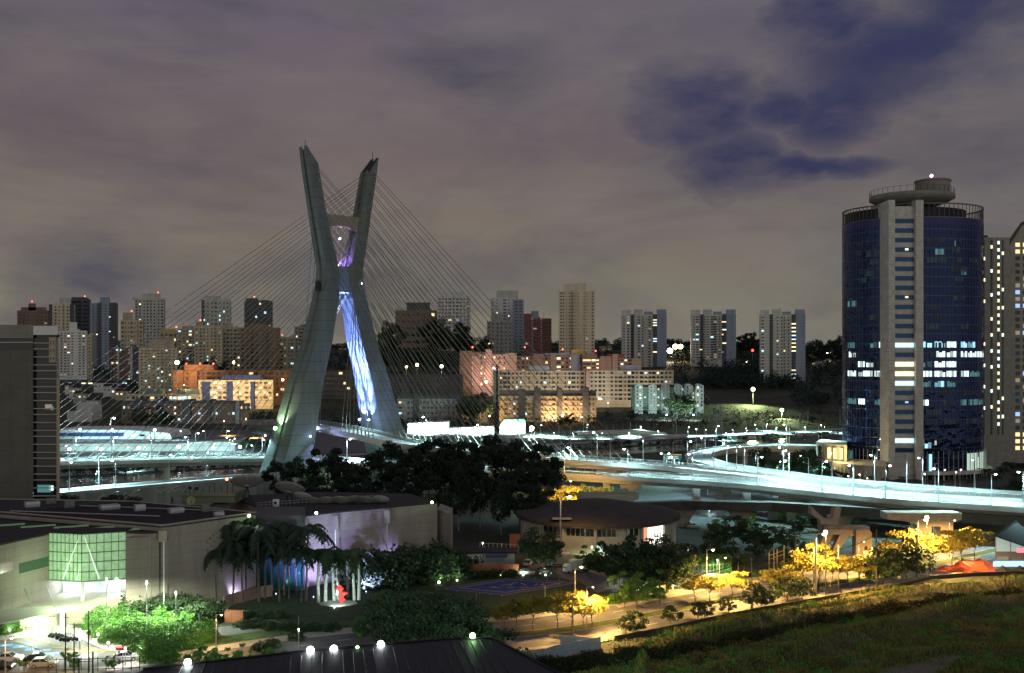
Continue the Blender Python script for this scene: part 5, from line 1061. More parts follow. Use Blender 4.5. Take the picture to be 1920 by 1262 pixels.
# ---- helipad
t = thing('helipad', 'blue helipad square with yellow border, triangle and letter', 'helipad', (*V2(955,1100,0), 0))
cr = [Vector((*V2(*p, 0), 0)) for p in ((828,1105),(945,1117),(1084,1094),(957,1084))]
MB().prism([tuple(p[:2]) for p in cr], .05, .16).build('pad', mat('helipad_blue', (.025, .045, .22), .8, var=.2, vs=.5), t)
MB().prism([tuple((p + (p-(cr[0]+cr[2])/2)*.10)[:2]) for p in cr], .03, .09).build('apron', mat('dark_apron', (.07, .06, .05), .9, var=.3), t)
def pad(u, v): return cr[0].lerp(cr[1], u).lerp(cr[3].lerp(cr[2], u), v) + Vector((0, 0, .165))
def stripes(segs, w=.22, name='marking'):
    b = MB()
    for (u0, v0), (u1, v1) in segs:
        a, c = pad(u0, v0), pad(u1, v1); d = c-a; b.box(((a.x+c.x)/2, (a.y+c.y)/2, .17), (d.length, w, .02), math.atan2(d.y, d.x))
    b.build(name, mat('helipad_yellow', (.45, .33, .04), .8, var=.25, vs=2), t)
stripes([((.01,.01),(.99,.01)),((.99,.01),(.99,.99)),((.99,.99),(.01,.99)),((.01,.99),(.01,.01))], .18, 'border')
stripes([((.13,.13),(.87,.13)),((.87,.13),(.87,.87)),((.87,.87),(.13,.87)),((.13,.87),(.13,.13))], .3, 'inner_border')
def px2uv(x, y):
    g = gp(x, y); a = cr[0]; e1 = cr[1]-cr[0]; e2 = cr[3]-cr[0]; w = g-a; D = e1.x*e2.y-e1.y*e2.x; return ((w.x*e2.y-w.y*e2.x)/D, (e1.x*w.y-e1.y*w.x)/D)
seg = lambda *q: [(px2uv(*q[i]), px2uv(*q[i+1])) for i in range(0, len(q), 2)]
stripes(seg((917,1102),(928,1102),(921,1103),(935,1103),(937,1099),(952,1097),(952,1100),(960,1094),(960,1094),(968,1094),(972,1095),(983,1099),(946,1103),(960,1103),(972,1103),(986,1103)), .35, 'triangle')
stripes(seg((996,1098),(1002,1098),(1000,1096),(998,1099),(1007,1098),(1013,1096),(1009,1098),(1014,1098)), .25, 'figures')
k = 0
for u, v in [(i/6, 0) for i in range(7)] + [(i/6, 1) for i in range(7)]:
    p = pad(u*1.06-.03, v*1.1-.05); q = MB().cyl((p.x, p.y, .1), .12, .35, 8); MBs = q.build('edge_light', mat('edge_lamp', (.35, .25, .12), .5, var=0), t)
for i, (x, y) in enumerate(((823,1096),(857,1092),(938,1083),(981,1082),(1023,1082))):
    g = gp(x, y); flood((g.x, g.y, .5), 420 if i else 900, (.8, 1, .6), emat('lit_garden_lamp', (.85, 1, .6), 6), '%s low garden spotlight from the left behind the helipad' % ORD[i], (0, .35, .3), 140, .45, .22 if i else .32)
# ---- red angular sculpture
t = thing('red_sculpture', 'red angular steel sculpture of stacked folded plates on the lit lawn', 'sculpture', gp(640, 1132)); g = gp(640, 1131)
RED = mat('red_steel', (.65, .04, .03), .45, var=.08)
def diamond(cx_, cz, w, h, th, tw): return MB().add([(g.x+cx_-w, g.y, cz), (g.x+cx_, g.y-th, cz+tw), (g.x+cx_+w, g.y, cz+tw*.5), (g.x+cx_, g.y, cz+h), (g.x+cx_, g.y, cz-h), (g.x+cx_, g.y+th, cz)], [(0,4,1),(1,4,2),(0,1,3),(1,2,3),(0,5,4),(5,2,4),(3,5,0),(3,2,5)])
diamond(.15, .7, .75, .85, .5, 0).build('foot_plate', RED, t); diamond(.05, 1.6, .5, 1.0, .4, .1).build('stem_plate', RED, t); diamond(.5, 2.0, .9, .55, .4, .3).build('wing_plate', RED, t); diamond(-.3, 3.0, .85, .95, .45, 0).build('head_plate', RED, t); diamond(-1.1, 3.3, .5, .7, .35, .2).build('dark_plate', mat('dark_red_steel', (.12, .02, .02), .5, var=.1), t)
flood((g.x-.5, g.y-5.5, .5), 4500, (.7, 1, .95), BULBW, 'spotlight in the grass aimed at the red sculpture', (.05, .8, .35), 100, .4, .12)
flood((g.x-2, g.y+2.5, .6), 5000, (.5, 1, .9), BULBW, 'teal-white spotlight in the grass behind the red sculpture lighting the palms', (0, .25, .9), 130, .5, .15)
struct('sculpture_base', MB().lathe((g.x-.6, g.y-.2, 0), [(3.4, 0), (3.2, .12), (.01, .14)], 24, 1.2, .8), PAVE)
for i, (x, y) in enumerate(((597,1130),(610,1128),(627,1127),(634,1124),(652,1120),(665,1126),(673,1125))):
    p = gp(x, y); put(PB[0], p, rng.uniform(0, 6), '%s slender garden palm from the left around the red sculpture' % ORD[i], rng.uniform(1.45, 1.85), 'lit garden palms')
for i, (x, y) in enumerate(((416,1122),(437,1128),(448,1118),(462,1126),(476,1114),(497,1122),(510,1112),(524,1128),(542,1122),(556,1112),(574,1126),(405,1130),(428,1116),(455,1130),(486,1128),(533,1116),(565,1130))):
    p = gp(x, y); put(PA[i % 2], p, rng.uniform(0, 6), '%s dark palm from the left before the studio recess' % ORD[i], rng.uniform(.85, 1.5), 'dark palms before the studio')
for i, (x, y, s) in enumerate(((700,1100,1.5),(730,1096,1.6),(755,1090,1.5),(800,1088,1.4),(822,1082,1.5),(845,1078,1.3),(680,1098,1.4))):
    put(BD[i % 2], gp(x, y), rng.uniform(0, 6), '%s dark tall bush in the clump at the right end of the studio block' % ORD[i], s*1.5, 'bushes by the studio block')
# hedges of shrubs
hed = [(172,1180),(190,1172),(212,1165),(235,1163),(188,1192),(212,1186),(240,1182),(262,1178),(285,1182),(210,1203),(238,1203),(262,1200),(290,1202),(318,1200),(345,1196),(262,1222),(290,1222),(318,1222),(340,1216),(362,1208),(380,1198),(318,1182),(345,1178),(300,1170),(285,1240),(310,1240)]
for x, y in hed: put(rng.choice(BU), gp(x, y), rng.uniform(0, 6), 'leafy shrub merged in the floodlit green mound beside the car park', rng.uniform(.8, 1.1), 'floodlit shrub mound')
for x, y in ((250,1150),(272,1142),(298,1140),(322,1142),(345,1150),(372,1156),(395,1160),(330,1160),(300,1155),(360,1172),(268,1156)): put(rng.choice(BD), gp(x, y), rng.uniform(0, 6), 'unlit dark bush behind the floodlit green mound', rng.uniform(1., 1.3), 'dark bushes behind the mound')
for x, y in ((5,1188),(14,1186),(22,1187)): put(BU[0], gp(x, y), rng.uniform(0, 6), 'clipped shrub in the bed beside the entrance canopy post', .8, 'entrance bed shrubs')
row(MT, [(740,1110,172),(775,1112,170),(812,1115,172),(845,1120,168),(870,1135,165),(720,1125,168),(905,1150,160)], 'green garden trees between the floodlights and the helipad', 'green garden trees', 1.0)
row(MT, [(890,1175,150),(925,1185,146),(860,1165,155)], 'near dark trees at the corner of the dark roof', 'near dark trees', 1.0)
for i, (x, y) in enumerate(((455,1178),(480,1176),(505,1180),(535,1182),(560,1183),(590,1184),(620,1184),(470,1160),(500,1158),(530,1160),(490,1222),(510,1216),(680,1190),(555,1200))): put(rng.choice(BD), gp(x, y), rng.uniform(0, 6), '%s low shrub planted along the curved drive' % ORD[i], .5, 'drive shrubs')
for i, (x, y) in enumerate([(790+i*17, 1087-i*.5) for i in range(11)]): put(rng.choice(BD), gp(x, y), rng.uniform(0, 6), 'low dark shrub in the hedge at the foot of the terracotta wall', .55, 'hedge at the terracotta wall')
# ---- round hall
RH = thing('round_hall', 'low round hall with a wide dark conical roof and a glowing white doorway', 'hall', (24, 279, 0)); Rr = 21.6; c = Vector((24, 279, 0))
b = MB(); b.lathe(c, [(Rr, 0), (Rr, 7.4)], 64); b.build('wall', mat('cream_render', (.50, .47, .38), .85, var=.12, vs=.4), RH, True)
MB().lathe(c, [(22.9, 7.5), (22.9, 8.1), (22, 8.3), (6, 11.2), (.01, 11.4)], 64).build('roof', mat('brown_felt_roof', (.055, .045, .042), .9, var=.25), RH, True)
b = MB(); b.lathe(c, [(22.6, 7.2), (22.95, 7.2), (22.95, 7.5), (21, 7.5)], 64); b.build('eave_rim', mat('brown_rim', (.10, .06, .04), .7, var=.2), RH)
b = MB(); b.lathe(c + Vector((4, 12, 0)), [(9, 10.0), (9, 11.9)], 40, 1, .35); b.build('skylight_band', mat('skylight_cream', (.35, .38, .28), .6, var=.1), RH)
g = gp(1053, 973, 9); MB().box((g.x, g.y, 9.1), (5, 4, .5), 0, R(-8)).build('roof_hatch', mat('hatch_grey', (.18, .18, .18), .7, var=.2), RH)
def onr(px, r=Rr):
    return min([i*.005-1.57 for i in range(629)], key=lambda q: abs(960+F*(c.x+r*math.sin(q))/(c.y-r*math.cos(q))-px))
for px in (985, 1057, 1116, 1177, 1203, 1245, 1258):
    q = onr(px); p = c + Vector((math.sin(q), -math.cos(q), 0))*(Rr+.15); MB().box((p.x, p.y, 3.6), (.7, .7, 7.2), q).build('pilaster', MATS['cream_render'], RH)
def rwin(pa, pb, za, zb, m, name='window'):
    q0, q1 = onr(pa), onr(pb); b = MB(); n = 4
    for i in range(n+1): q = q0+(q1-q0)*i/n; p = c + Vector((math.sin(q), -math.cos(q), 0))*(Rr+.06); b.v += [(p.x, p.y, za), (p.x, p.y, zb)]
    b.f = [(2*i, 2*i+2, 2*i+3, 2*i+1) for i in range(n)]; b.mi = [0]*n; b.build(name, m, RH)
for pa in list(range(1062, 1112, 9)) + list(range(1120, 1152, 9)) + list(range(1180, 1198, 9)) + list(range(1020, 1050, 9)): rwin(pa, pa+7.5, 5.0, 6.9, GLASS)
rwin(1206, 1213, 2, 6.9, emat('lit_red_door', (1, .35, .2), 1.0), 'lit_doorway'); rwin(1214, 1243, 2.2, 6.8, emat('lit_white_door', (1, .97, .85), 1.8), 'lit_doorway'); rwin(1119, 1130, 1.0, 3.0, emat('lit_cell_window', (.8, 1, .9), .9), 'lit_window')
# ---- sheds, trucks, cars
t = thing('white_shed', 'low white shed with a dark lean-to behind the terracotta wall', 'shed', gp(905, 1058)); g = gp(870, 1058); Y1 = g.y
MB().b2(ax(870,Y1), ax(965,Y1), Y1, Y1+5, 0, az_(1037,Y1)).build('wall', WHITE, t); MB().b2(ax(866,Y1), ax(969,Y1), Y1-.6, Y1+5.4, az_(1037,Y1), az_(1034,Y1)).build('roof', ROOF, t); MB().b2(ax(911,Y1), ax(950,Y1), Y1-3, Y1-.1, 2.2, 2.8).build('lean_to', BM['navy'], t)
for x in (882, 894): MB().tube([(ax(x,Y1), Y1-.6, .9), (ax(x,Y1), Y1-.1, .9)], .6, 12).build('round_vent', DARKM, t)
def fence(label, pts, h, step, r=.04, m=STEEL, rails=(.2, .9), name='metal_fence', cat='fence'):
    P = [Vector((*V2(*p, 0), 0)) if len(p) == 2 else Vector(p) for p in pts]; b = MB()
    for f_ in rails: b.tube([p + Vector((0, 0, h*f_)) for p in P], r*.8, 4)
    t_ = thing(name, label, cat, P[0]); b.build('rails', m, t_); b = MB(); b_n = 0
    for p, d in along(P, step): MB().tube([p, p + Vector((0, 0, h))], r, 4).build('post', m, t_) if b_n < 60 else None; b_n += 1
    return t_
fence('pale railing fence between the shed and the round hall', ((900,1032),(960,1035),(1012,1040),(1060,1044)), 2.2, 1.2, .05, WHITE)
fence('grey railing gate by the clipped hedge', ((1282,1074),(1330,1074),(1372,1070)), 2, .9, .05, STEEL)
fence('white guard rail by the parking entrance', ((1262,1098),(1288,1108)), 1, 2.5, .07, WHITE)
fence('thin dark boundary fence along the avenue verge', [tuple(p) for p in offs(AV, 7.9)[18:46]], 1.6, 3.2, .035, DARKM)
fence('dark railing along the car park edge at the bottom left', ((90,1262),(180,1260),(262,1257)), 2.4, 1.3, .05, DARKM)
TIRE = mat('tyre_rubber', (.02, .02, .02), .9, var=0); CG = mat('car_glass', (.015, .018, .022), .08, var=0, spec=.9)
def carproto(name, col, hatch=False, metal=.5):
    m = mat('car_paint_'+name, col, .28, metal, var=0); t = thing('parked_car', 'car', 'car'); L = 4.3
    pr = [(-2.12,.45),(-2.15,.85),(-1.95,1.0)] + ([(-1.75,1.35),(-1.45,1.48)] if hatch else [(-1.35,1.02),(-.95,1.4)]) + [(.25,1.45),(.95,1.02),(1.9,.86),(2.15,.62),(2.15,.4),(-2.12,.3)]
    lo = [(-2.12,.3),(-2.15,.8),(-1.95,.95),(-.9,.98),(.95,.98),(1.9,.84),(2.15,.62),(2.15,.35),(1.75,.25),(-1.7,.25)]
    def ext(q, w0, w1, zc=.95):
        k = len(q); b = MB(); v = [(x, -(w0 if z <= zc else w1), z) for x, z in q] + [(x, (w0 if z <= zc else w1), z) for x, z in q]
        return b.add(v, [tuple(reversed(range(k))), tuple(range(k, 2*k))] + [(i, (i+1) % k, (i+1) % k+k, i+k) for i in range(k)])
    ext(lo, .86, .8).build('body', m, t, False)
    ca = [(-1.9,.93),(-1.55 if hatch else -1.25,1.42),(-1.2 if hatch else -.85,1.47),(.2,1.47),(.98,.93)]; ext(ca, .82, .66).build('cabin', CG, t)
    b = MB(); b.b2(-1.35 if hatch else -.9, .2, -.62, .62, 1.465, 1.5)
    for s in (-1, 1): b.tube([(.98, s*.8, .95), (.2, s*.66, 1.46)], .035, 4); b.tube([(-.35, s*.83, .95), (-.35, s*.67, 1.46)], .035, 4); b.tube([(-1.85 if hatch else -1.6, s*.8, .95), (-1.4 if hatch else -.95, s*.66, 1.46)], .05, 4)
    b.build('roof', m, t)
    for x in (-1.3, 1.32):
        for s in (-1, 1): w_ = MB().tube([(x, s*.66, .32), (x, s*.88, .32)], .32, 14).build('wheel', TIRE, t); MB().tube([(x, s*.86, .32), (x, s*.895, .32)], .19, 10).build('rim', STEEL, w_)
    for s in (-1, 1): MB().b2(2.08, 2.17, s*.62-.16, s*.62+.16, .58, .74).build('headlight', WHITE, t); MB().b2(-2.18, -2.1, s*.66-.14, s*.66+.14, .66, .84).build('taillight', RED, t)
    return t
CS, CWt, CBk, CRd = carproto('silver', (.55, .55, .56)), carproto('white', (.75, .75, .75), False, 0), carproto('black', (.02, .02, .025)), carproto('silver_hatch', (.5, .47, .45), True)
for pr, x, y, rz, lab in ((CWt,17,1240,5,'white sedan in the car park at the left edge, nearest the lamp post'),(CBk,0,1256,5,'black car cut off by the left edge in front of the white sedan'),(CBk,72,1241,8,'dark car hidden behind the silver hatchback'),(CRd,82,1250,8,'silver hatchback between two young trees in the car park'),(CS,236,1238,14,'silver sedan parked at the right end of the car park'),
        (CS,985,1078,0,'lone silver car at the end of the terracotta wall'),(CRd,1118,1056,20,'silver hatchback parked first in line near the round hall'),(CWt,1133,1060,25,'white car parked next in line near the round hall'),(CS,1151,1058,20,'silver car half under the large dark tree by the round hall'),
        (CWt,990,1060,80,'white car behind the dark tree left of the trucks'),(CBk,1023,1076,0,'dark low car in the shade in front of the trucks')):
    put(pr, gp(x, y), R(rz), lab, 1., 'parked cars')
for i, (x, y) in enumerate(((396,857),(404,857),(413,858),(422,857),(441,856),(449,855),(458,857),(466,855),(474,858),(428,858),(482,853))):
    Y1 = gp(x, y).y; put(rng.choice([CS, CWt, CBk, CRd]), (ax(x,Y1), Y1, .06), rng.uniform(-.3, .3), '%s from the left of the cars in the lit riverside car park' % ORD[i], 1., 'riverside cars')
for i, (x, y) in enumerate(((1290,985),(1300,990),(1336,990),(1418,998),(1432,1000),(1448,998),(1488,1001),(1500,1000),(1340,998),(1470,996))):
    put(rng.choice([CS, CWt, CRd]), gp(x, y), rng.uniform(-.3, .3), '%s from the left of the cars parked in the dark under the viaduct' % ORD[i], 1., 'cars under the viaduct')
def truck(label, x, y, rz, m):
    t = thing('box_truck', label, 'truck'); MB().b2(-3.6, 2.0, -1.2, 1.2, .95, 3.6).build('cargo_box', m, t); MB().add([(2.15,-1.1,.5),(3.9,-1.1,.5),(3.95,-1.1,1.5),(3.5,-1.1,2.5),(2.15,-1.1,2.5),(2.15,1.1,.5),(3.9,1.1,.5),(3.95,1.1,1.5),(3.5,1.1,2.5),(2.15,1.1,2.5)], [(4,3,2,1,0),(5,6,7,8,9)] + [(i, (i+1) % 5, (i+1) % 5+5, i+5) for i in range(5)]).build('cab', WHITE, t)
    MB().add([(3.93,-.95,1.55),(3.54,-.95,2.4),(3.54,.95,2.4),(3.93,.95,1.55)], [(0,3,2,1)]).build('windscreen', CG, t); MB().b2(-3.6, 3.8, -.5, .5, .55, .92).build('chassis', DARKM, t)
    for xx in (-2.5, 2.9):
        for s in (-1, 1): MB().tube([(xx, s*.75, .5), (xx, s*1.1, .5)], .5, 14).build('wheel', TIRE, t)
    t.location = gp(x, y); t.rotation_euler = (0, 0, R(rz)); t.scale = (.85,)*3
truck('white box truck parked beside the sodium lamp in the truck yard', 1082, 1073, 200, mat('cargo_white', (.6, .58, .54), .6, var=.1)); truck('beige box truck partly hidden by the dark tree', 1048, 1062, 190, mat('cargo_beige', (.45, .38, .28), .6, var=.1))
def moto(label, x, y, rz):
    t = thing('motorcycle', label, 'motorcycle')
    for xx in (-.7, .7): w_ = MB(); w_.tube([(xx, -.06, .32), (xx, .06, .32)], .32, 14); w_.build('wheel', TIRE, t)
    MB().add([(-.75,-.14,.75),(-.1,-.16,.62),(.35,-.15,.9),(.6,-.1,.8),(.3,-.14,.35),(-.4,-.14,.35),(-.75,.14,.75),(-.1,.16,.62),(.35,.15,.9),(.6,.1,.8),(.3,.14,.35),(-.4,.14,.35)], [(5,4,3,2,1,0),(6,7,8,9,10,11)] + [(i, (i+1) % 6, (i+1) % 6+6, i+6) for i in range(6)]).build('body', mat('motorcycle_black', (.03, .03, .035), .3, .3, var=0), t)
    b = MB(); b.tube([(.72, 0, .32), (.45, 0, .95)], .04, 5); b.tube([(.42, -.34, 1.02), (.42, .34, 1.02)], .025, 5); b.build('fork', STEEL, t); MB().b2(-.7, -.05, -.12, .12, .74, .84).build('seat', DARKM, t)
    t.location = gp(x, y); t.rotation_euler = (0, 0, R(rz)); t['group'] = 'parked motorcycles'
for i, (x, y, rz) in enumerate(((101,1195,20),(107,1196,25),(115,1199,20),(122,1202,28),(129,1203,20),(136,1203,25))): moto('%s motorcycle from the left in the row by the forecourt' % ORD[i], x, y, rz)
row(SG, [(45,1232,162),(130,1213,163),(138,1222,160),(203,1228,162),(215,1229,161)], 'young lit trees at the car park edge', 'young car park trees', 1.0)
# ---- lit white wall, clipped hedge, field hoarding, restaurant
lowwall('white-lit garden wall below the large dark tree', ((1232,1110),(1262,1106)), 2.6, WHITE)
t = thing('clipped_hedge', 'tall clipped hedge block lit bright green behind the orange lamp', 'hedge', gp(1343, 1073)); r = np.random.default_rng(5); g = gp(1343, 1073)
P = r.random((9000, 3)); P = (P-.5); f_ = r.integers(0, 4, 9000); P[f_ == 0, 1] = -.5; P[f_ == 1, 2] = .5; P[f_ == 2, 0] = -.5; P[f_ == 3, 0] = .5; P = P*np.array([[7.2, 3, 3.7]]) + np.array([[0, 1.5, 1.9]]) + r.normal(size=(9000, 3))*.05
o = bpy.data.objects.new('foliage', leafmesh('foliage', P, None, .24, LEAFL, 3)); COL.objects.link(o); o.parent = t
HB = mat('hoarding_panel', (.40, .46, .56), .6, .1, var=.15, vs=1., zline=.5, xline=0, lw=.12)
def hoard(label, pts, h):
    t = thing('hoarding', label, 'hoarding', gp(*pts[0])); P_2 = [gp(*p) for p in pts]
    for a, c_ in zip(P_2, P_2[1:]):
        n = max(1, int((c_-a).length/2.4)); d = (c_-a)/n; an = math.atan2(d.y, d.x)
        for i in range(n): m_ = a + d*(i+.5); MB().box((m_.x, m_.y, h/2+.1), (d.length-.06, .06, h), an).build('panel', HB, t)
        for i in range(n+1): m_ = a + d*i; MB().box((m_.x-.05, m_.y+.1, h/2), (.1, .1, h+.3), an).build('post', STEEL, t)
hoard('long blue-white ribbed hoarding fence at the edge of the grass field', ((975,1258),(1040,1236),(1125,1219),(1126,1212)), 2.2); hoard('short pale hoarding panels behind the long fence near the avenue', ((1052,1213),(1112,1218)), 2.)
q_ = [p for p in offs(AV, -16.2) if p.x < 88] + [Vector((97, 229.5, 0)), Vector((108, 233, 0)), Vector((124, 235, 0)), Vector((150, 238, 0)), Vector((185, 240, 0))]; wl_ = [tuple(p) for p in q_ if p.x > 16 and p.x < 165]
lowwall('low dark boundary wall between the avenue and the grass field', wl_, .9, mat('dark_wall', (.05, .045, .04), .9, var=.2), .25, 'boundary_wall')
t = thing('restaurant', 'restaurant with a dark gabled roof, glass gable and pale walls at the right edge', 'restaurant', gp(1890, 1075)); Y1 = 242
zb = 0; wp(1866, 1990, Y1, Y1+14, 0, az_(1034,Y1)).build('wall', mat('grey_boards', (.30, .29, .28), .8, var=.12, xline=.6, lw=.1), t)
MB().add([(ax(1866,Y1), Y1-.1, az_(1034,Y1)), (ax(1960,Y1), Y1-.1, az_(1034,Y1)), (ax(1932,Y1), Y1-.1, az_(1030,Y1)), (ax(1866,Y1), Y1-.1, az_(1003,Y1))], [(0,1,2,3)]).build('glass_gable', mat('lit_gable_glass', (.35, .45, .42), .3, var=.1, emit=.35, ecol=(.6, .85, .8)), t)
for x in (1866, 1894, 1915): MB().b2(ax(x,Y1)-.08, ax(x,Y1)+.08, Y1-.2, Y1-.12, az_(1034,Y1), az_(1003+(x-1866)*.45,Y1)).build('mullion', STEEL, t)
MB().add([(ax(1858,Y1), Y1-1.5, az_(1001,Y1)), (ax(2000,Y1), Y1-1.5, az_(1050,Y1)), (ax(2000,Y1), Y1+16, az_(1020,Y1+16)), (ax(1905,Y1+16), Y1+16, az_(975,Y1+16)), (ax(1858,Y1), Y1-1.5, az_(1003.5,Y1)), (ax(2000,Y1), Y1-1.5, az_(1052.5,Y1)), (ax(2000,Y1), Y1+16, az_(1022.5,Y1+16)), (ax(1905,Y1+16), Y1+16, az_(977.5,Y1+16))], [(0,1,2,3),(7,6,5,4),(0,4,5,1),(1,5,6,2),(2,6,7,3),(3,7,4,0)]).build('roof', ROOF, t)
for x0_, x1_, y0_, y1_, m_, nm in ((1862,1925,1062,1052,emat('lit_shopfront', (.55, .85, 1), 1.1),'lit_shopfront'),(1862,1895,1076,1068,MATS['lit_shopfront'],'lit_shopfront'),(1870,1890,1050,1044,MATS['dim_window'],'window'),(1906,1926,1036,1028,emat('lit_pink_sign', (1, .25, .3), 1.2),'pink_panel')):
    MB().b2(ax(x0_,Y1), ax(x1_,Y1), Y1-.3, Y1-.02, az_(y0_,Y1), az_(y1_,Y1)).build(nm, m_, t)
TENT = mat('orange_red_canvas', (.55, .09, .03), .7, var=.12); TD = mat('dark_canvas', (.06, .055, .06), .8, var=.1)
def tent(label, x, y, w, h, Y1, m):
    X0 = ax(x, Y1); W_ = w/2*Y1/F; t = thing('canopy_tent', label, 'tent', (X0, Y1, 0)); zt = az_(y, Y1); ze = zt - h*Y1/F; n = 16; b = MB(); prof = [(W_*1.4, ze), (W_*.8, ze+(zt-ze)*.22), (W_*.35, ze+(zt-ze)*.55), (.05, zt)]; b.lathe((X0, Y1, 0), prof, 4); b.build('canvas', m, t)
    for s in (-1, 1): MB().tube([(X0+s*W_*1.3, Y1, 0), (X0+s*W_*1.3, Y1, ze)], .08, 5).build('post', STEEL, t)
for a_ in (('red peaked tent nearest the trees',1800,1050,52,17,240,TENT),('red peaked tent next to the restaurant wall',1844,1053,50,15,239,TENT),('flatter red tent behind, touching the restaurant',1838,1046,66,12,246,TENT),('low red tent at the left end of the tent row',1768,1061,44,10,240,TENT),('dark umbrella tent in front of the lit shopfront, left one',1880,1060,32,10,237.5,TD),('dark umbrella tent in front of the lit shopfront, right one',1912,1060,34,10,237.5,TD)): tent(*a_)
# ---- avenue trees
row2(ST, [(968,1122,1178),(945,1135,1180),(1000,1112,1180),(1045,1105,1180),(1072,1108,1183),(1110,1115,1178),(1093,1122,1176),(1303,1075,1130),(1330,1078,1128),(1372,1068,1120),(1392,1070,1122),(1535,1016,1105),(1505,1032,1102),(1560,1028,1100),(1590,1040,1098),(1612,1040,1095),(1640,1032,1090),(1690,990,1075),(1718,1002,1070),(1745,998,1072),(1785,992,1060),(1803,990,1060),(1828,985,1050),(1450,1065,1115),(1482,1058,1113)], 'sodium-lit golden trees planted along the avenue median', 'golden avenue trees')
row2(DB, [(1188,1145,1190),(1174,1150,1188),(1258,1135,1170),(1308,1128,1160),(1322,1130,1160),(1365,1118,1150),(1412,1092,1142),(1428,1102,1140),(1475,1080,1128),(1505,1082,1125),(1655,1025,1095),(1675,1030,1090),(1700,1015,1085),(1718,1022,1083),(1640,1042,1095)], 'dark roadside trees between the avenue and the field', 'dark roadside trees')
row2(MT, [(1012,992,1075),(1024,1000,1070),(1140,1012,1100),(1180,1005,1112),(1215,1012,1115),(1250,1008,1112),(1275,1022,1105),(1162,1038,1100),(1235,1042,1118)], 'dark trees around the truck yard and round hall', 'dark trees by the truck yard')
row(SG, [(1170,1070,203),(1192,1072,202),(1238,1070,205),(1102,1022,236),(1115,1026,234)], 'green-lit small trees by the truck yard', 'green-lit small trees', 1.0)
row(SG, [(x, y, Y) for x, y, Y in ((500,1212,160),(520,1208,162),(365,1206,160),(385,1210,160),(430,1212,160),(455,1208,161),(400,1214,158),(680,1150,176))], 'little golden trees by the drive fence', 'little golden drive trees', 1.0)
for i, (x, y) in enumerate(((1165,1128),(1185,1126),(1205,1124),(1225,1122),(1150,1132),(1240,1121))): put(BU[i % 2], gp(x, y), rng.uniform(0, 6), '%s lit hedge bush from the left on the avenue verge' % ORD[i], .62, 'verge hedge')
for i, (x, y) in enumerate(((1345,995),(1400,962),(1390,968),(1405,990),(1480,970))): put(BU[i % 2], gp(x, y+8), 1.2*i, '%s green-lit bush seen between the viaduct piers' % ORD[i], 1.3, 'bushes between the piers')
# ---- the grass field (lower right)
fld = [Vector(p) for p in q_ if p.x > 12]; b = MB(); r = np.random.default_rng(9)
def fz(x, y, d): return .5*math.sin(x*.09+y*.05)*math.sin(y*.08) + .25*math.sin(x*.31+1)*math.sin(y*.27) + 1.7*math.exp(-((d-9-math.sin(x*.11))/2.)**2) + 2.1*math.exp(-((d-25-3*math.sin(x*.05))/2.6)**2) + .9*math.exp(-((d-43-4*math.sin(x*.07))/3)**2) + .2
FQ = [p for p in smooth([Vector((-6, 150, 0)), Vector((6, 158, 0)), Vector((16, 163, 0))] + [p for p in fld if p.x > 18][::3], 2)]
M_ = 40; pts = []
for i in range(121):
    u = i/120*(len(FQ)-1.001); k = int(u); a = FQ[k].lerp(FQ[k+1], u-k)
    for j in range(M_+1):
        d = j/M_*110; x, y = a.x + d*.42, a.y - d*.86; b.v.append((x, y, .1 + (fz(x, y, d) if d > .8 else .02)))
for i in range(120):
    for j in range(M_): k = i*(M_+1)+j; b.f.append((k, k+1, k+M_+2, k+M_+1)); b.mi.append(0)
struct('grass_field', b, mat('field_soil', (.08, .075, .03), .95, var=.6, vs=.25, bump=.5), True)
N = 170000; u = r.random(N)*(len(FQ)-1.01); k = u.astype(int); fr = (u-k)[:, None]; A_ = np.array([tuple(p) for p in FQ]); a = A_[k]*(1-fr) + A_[k+1]*fr; d = r.random(N)**.8*75
x = a[:, 0] + d*.42; y = a[:, 1] - d*.86; pn = .5+.5*np.sin(x*.35+np.sin(y*.5)*2)*np.sin(y*.3+x*.1); keep = (r.random(N) < .35+.65*pn) & (y > 105); x, y, d = x[keep], y[keep], d[keep]
z = np.array([fz(X, Y, D) for X, Y, D in zip(x, y, d)]); n = len(x); hh = (.35 + 1.0*r.random(n)*pn[keep])[:, None]; th = r.random(n)*6.28; dx = np.stack([np.cos(th), np.sin(th), 0*th], 1)*.13; lean = r.normal(size=(n, 3))*.16; lean[:, 2] = 0
base_ = np.stack([x, y, z+.02], 1); V_ = np.empty((n, 3, 3)); V_[:, 0] = base_-dx; V_[:, 1] = base_+dx; V_[:, 2] = base_ + lean + np.concatenate([np.zeros((n, 2)), hh], 1)
for nm, sel, m_, lab in (('tall_grass', np.arange(n) % 3 > 0, mat('dry_grass', (.20, .18, .045), .9, var=.6, vs=.12), 'olive tall grass covering the open field at the lower right'), ('green_weeds', np.arange(n) % 3 == 0, mat('weed_green', (.10, .27, .05), .9, var=.5, vs=.2), 'dark green weeds mixed through the grass field')):
    v = V_[sel]; c_ = len(v); me = bpy.data.meshes.new(nm); me.vertices.add(3*c_); me.vertices.foreach_set('co', v.reshape(-1)); me.loops.add(3*c_); me.loops.foreach_set('vertex_index', np.arange(3*c_)); me.polygons.add(c_); me.polygons.foreach_set('loop_start', np.arange(c_)*3); me.polygons.foreach_set('loop_total', np.full(c_, 3)); me.materials.append(m_); me.update(calc_edges=True)
    o = bpy.data.objects.new(nm, me); COL.objects.link(o); tag(o, lab, 'grass'); o['kind'] = 'stuff'
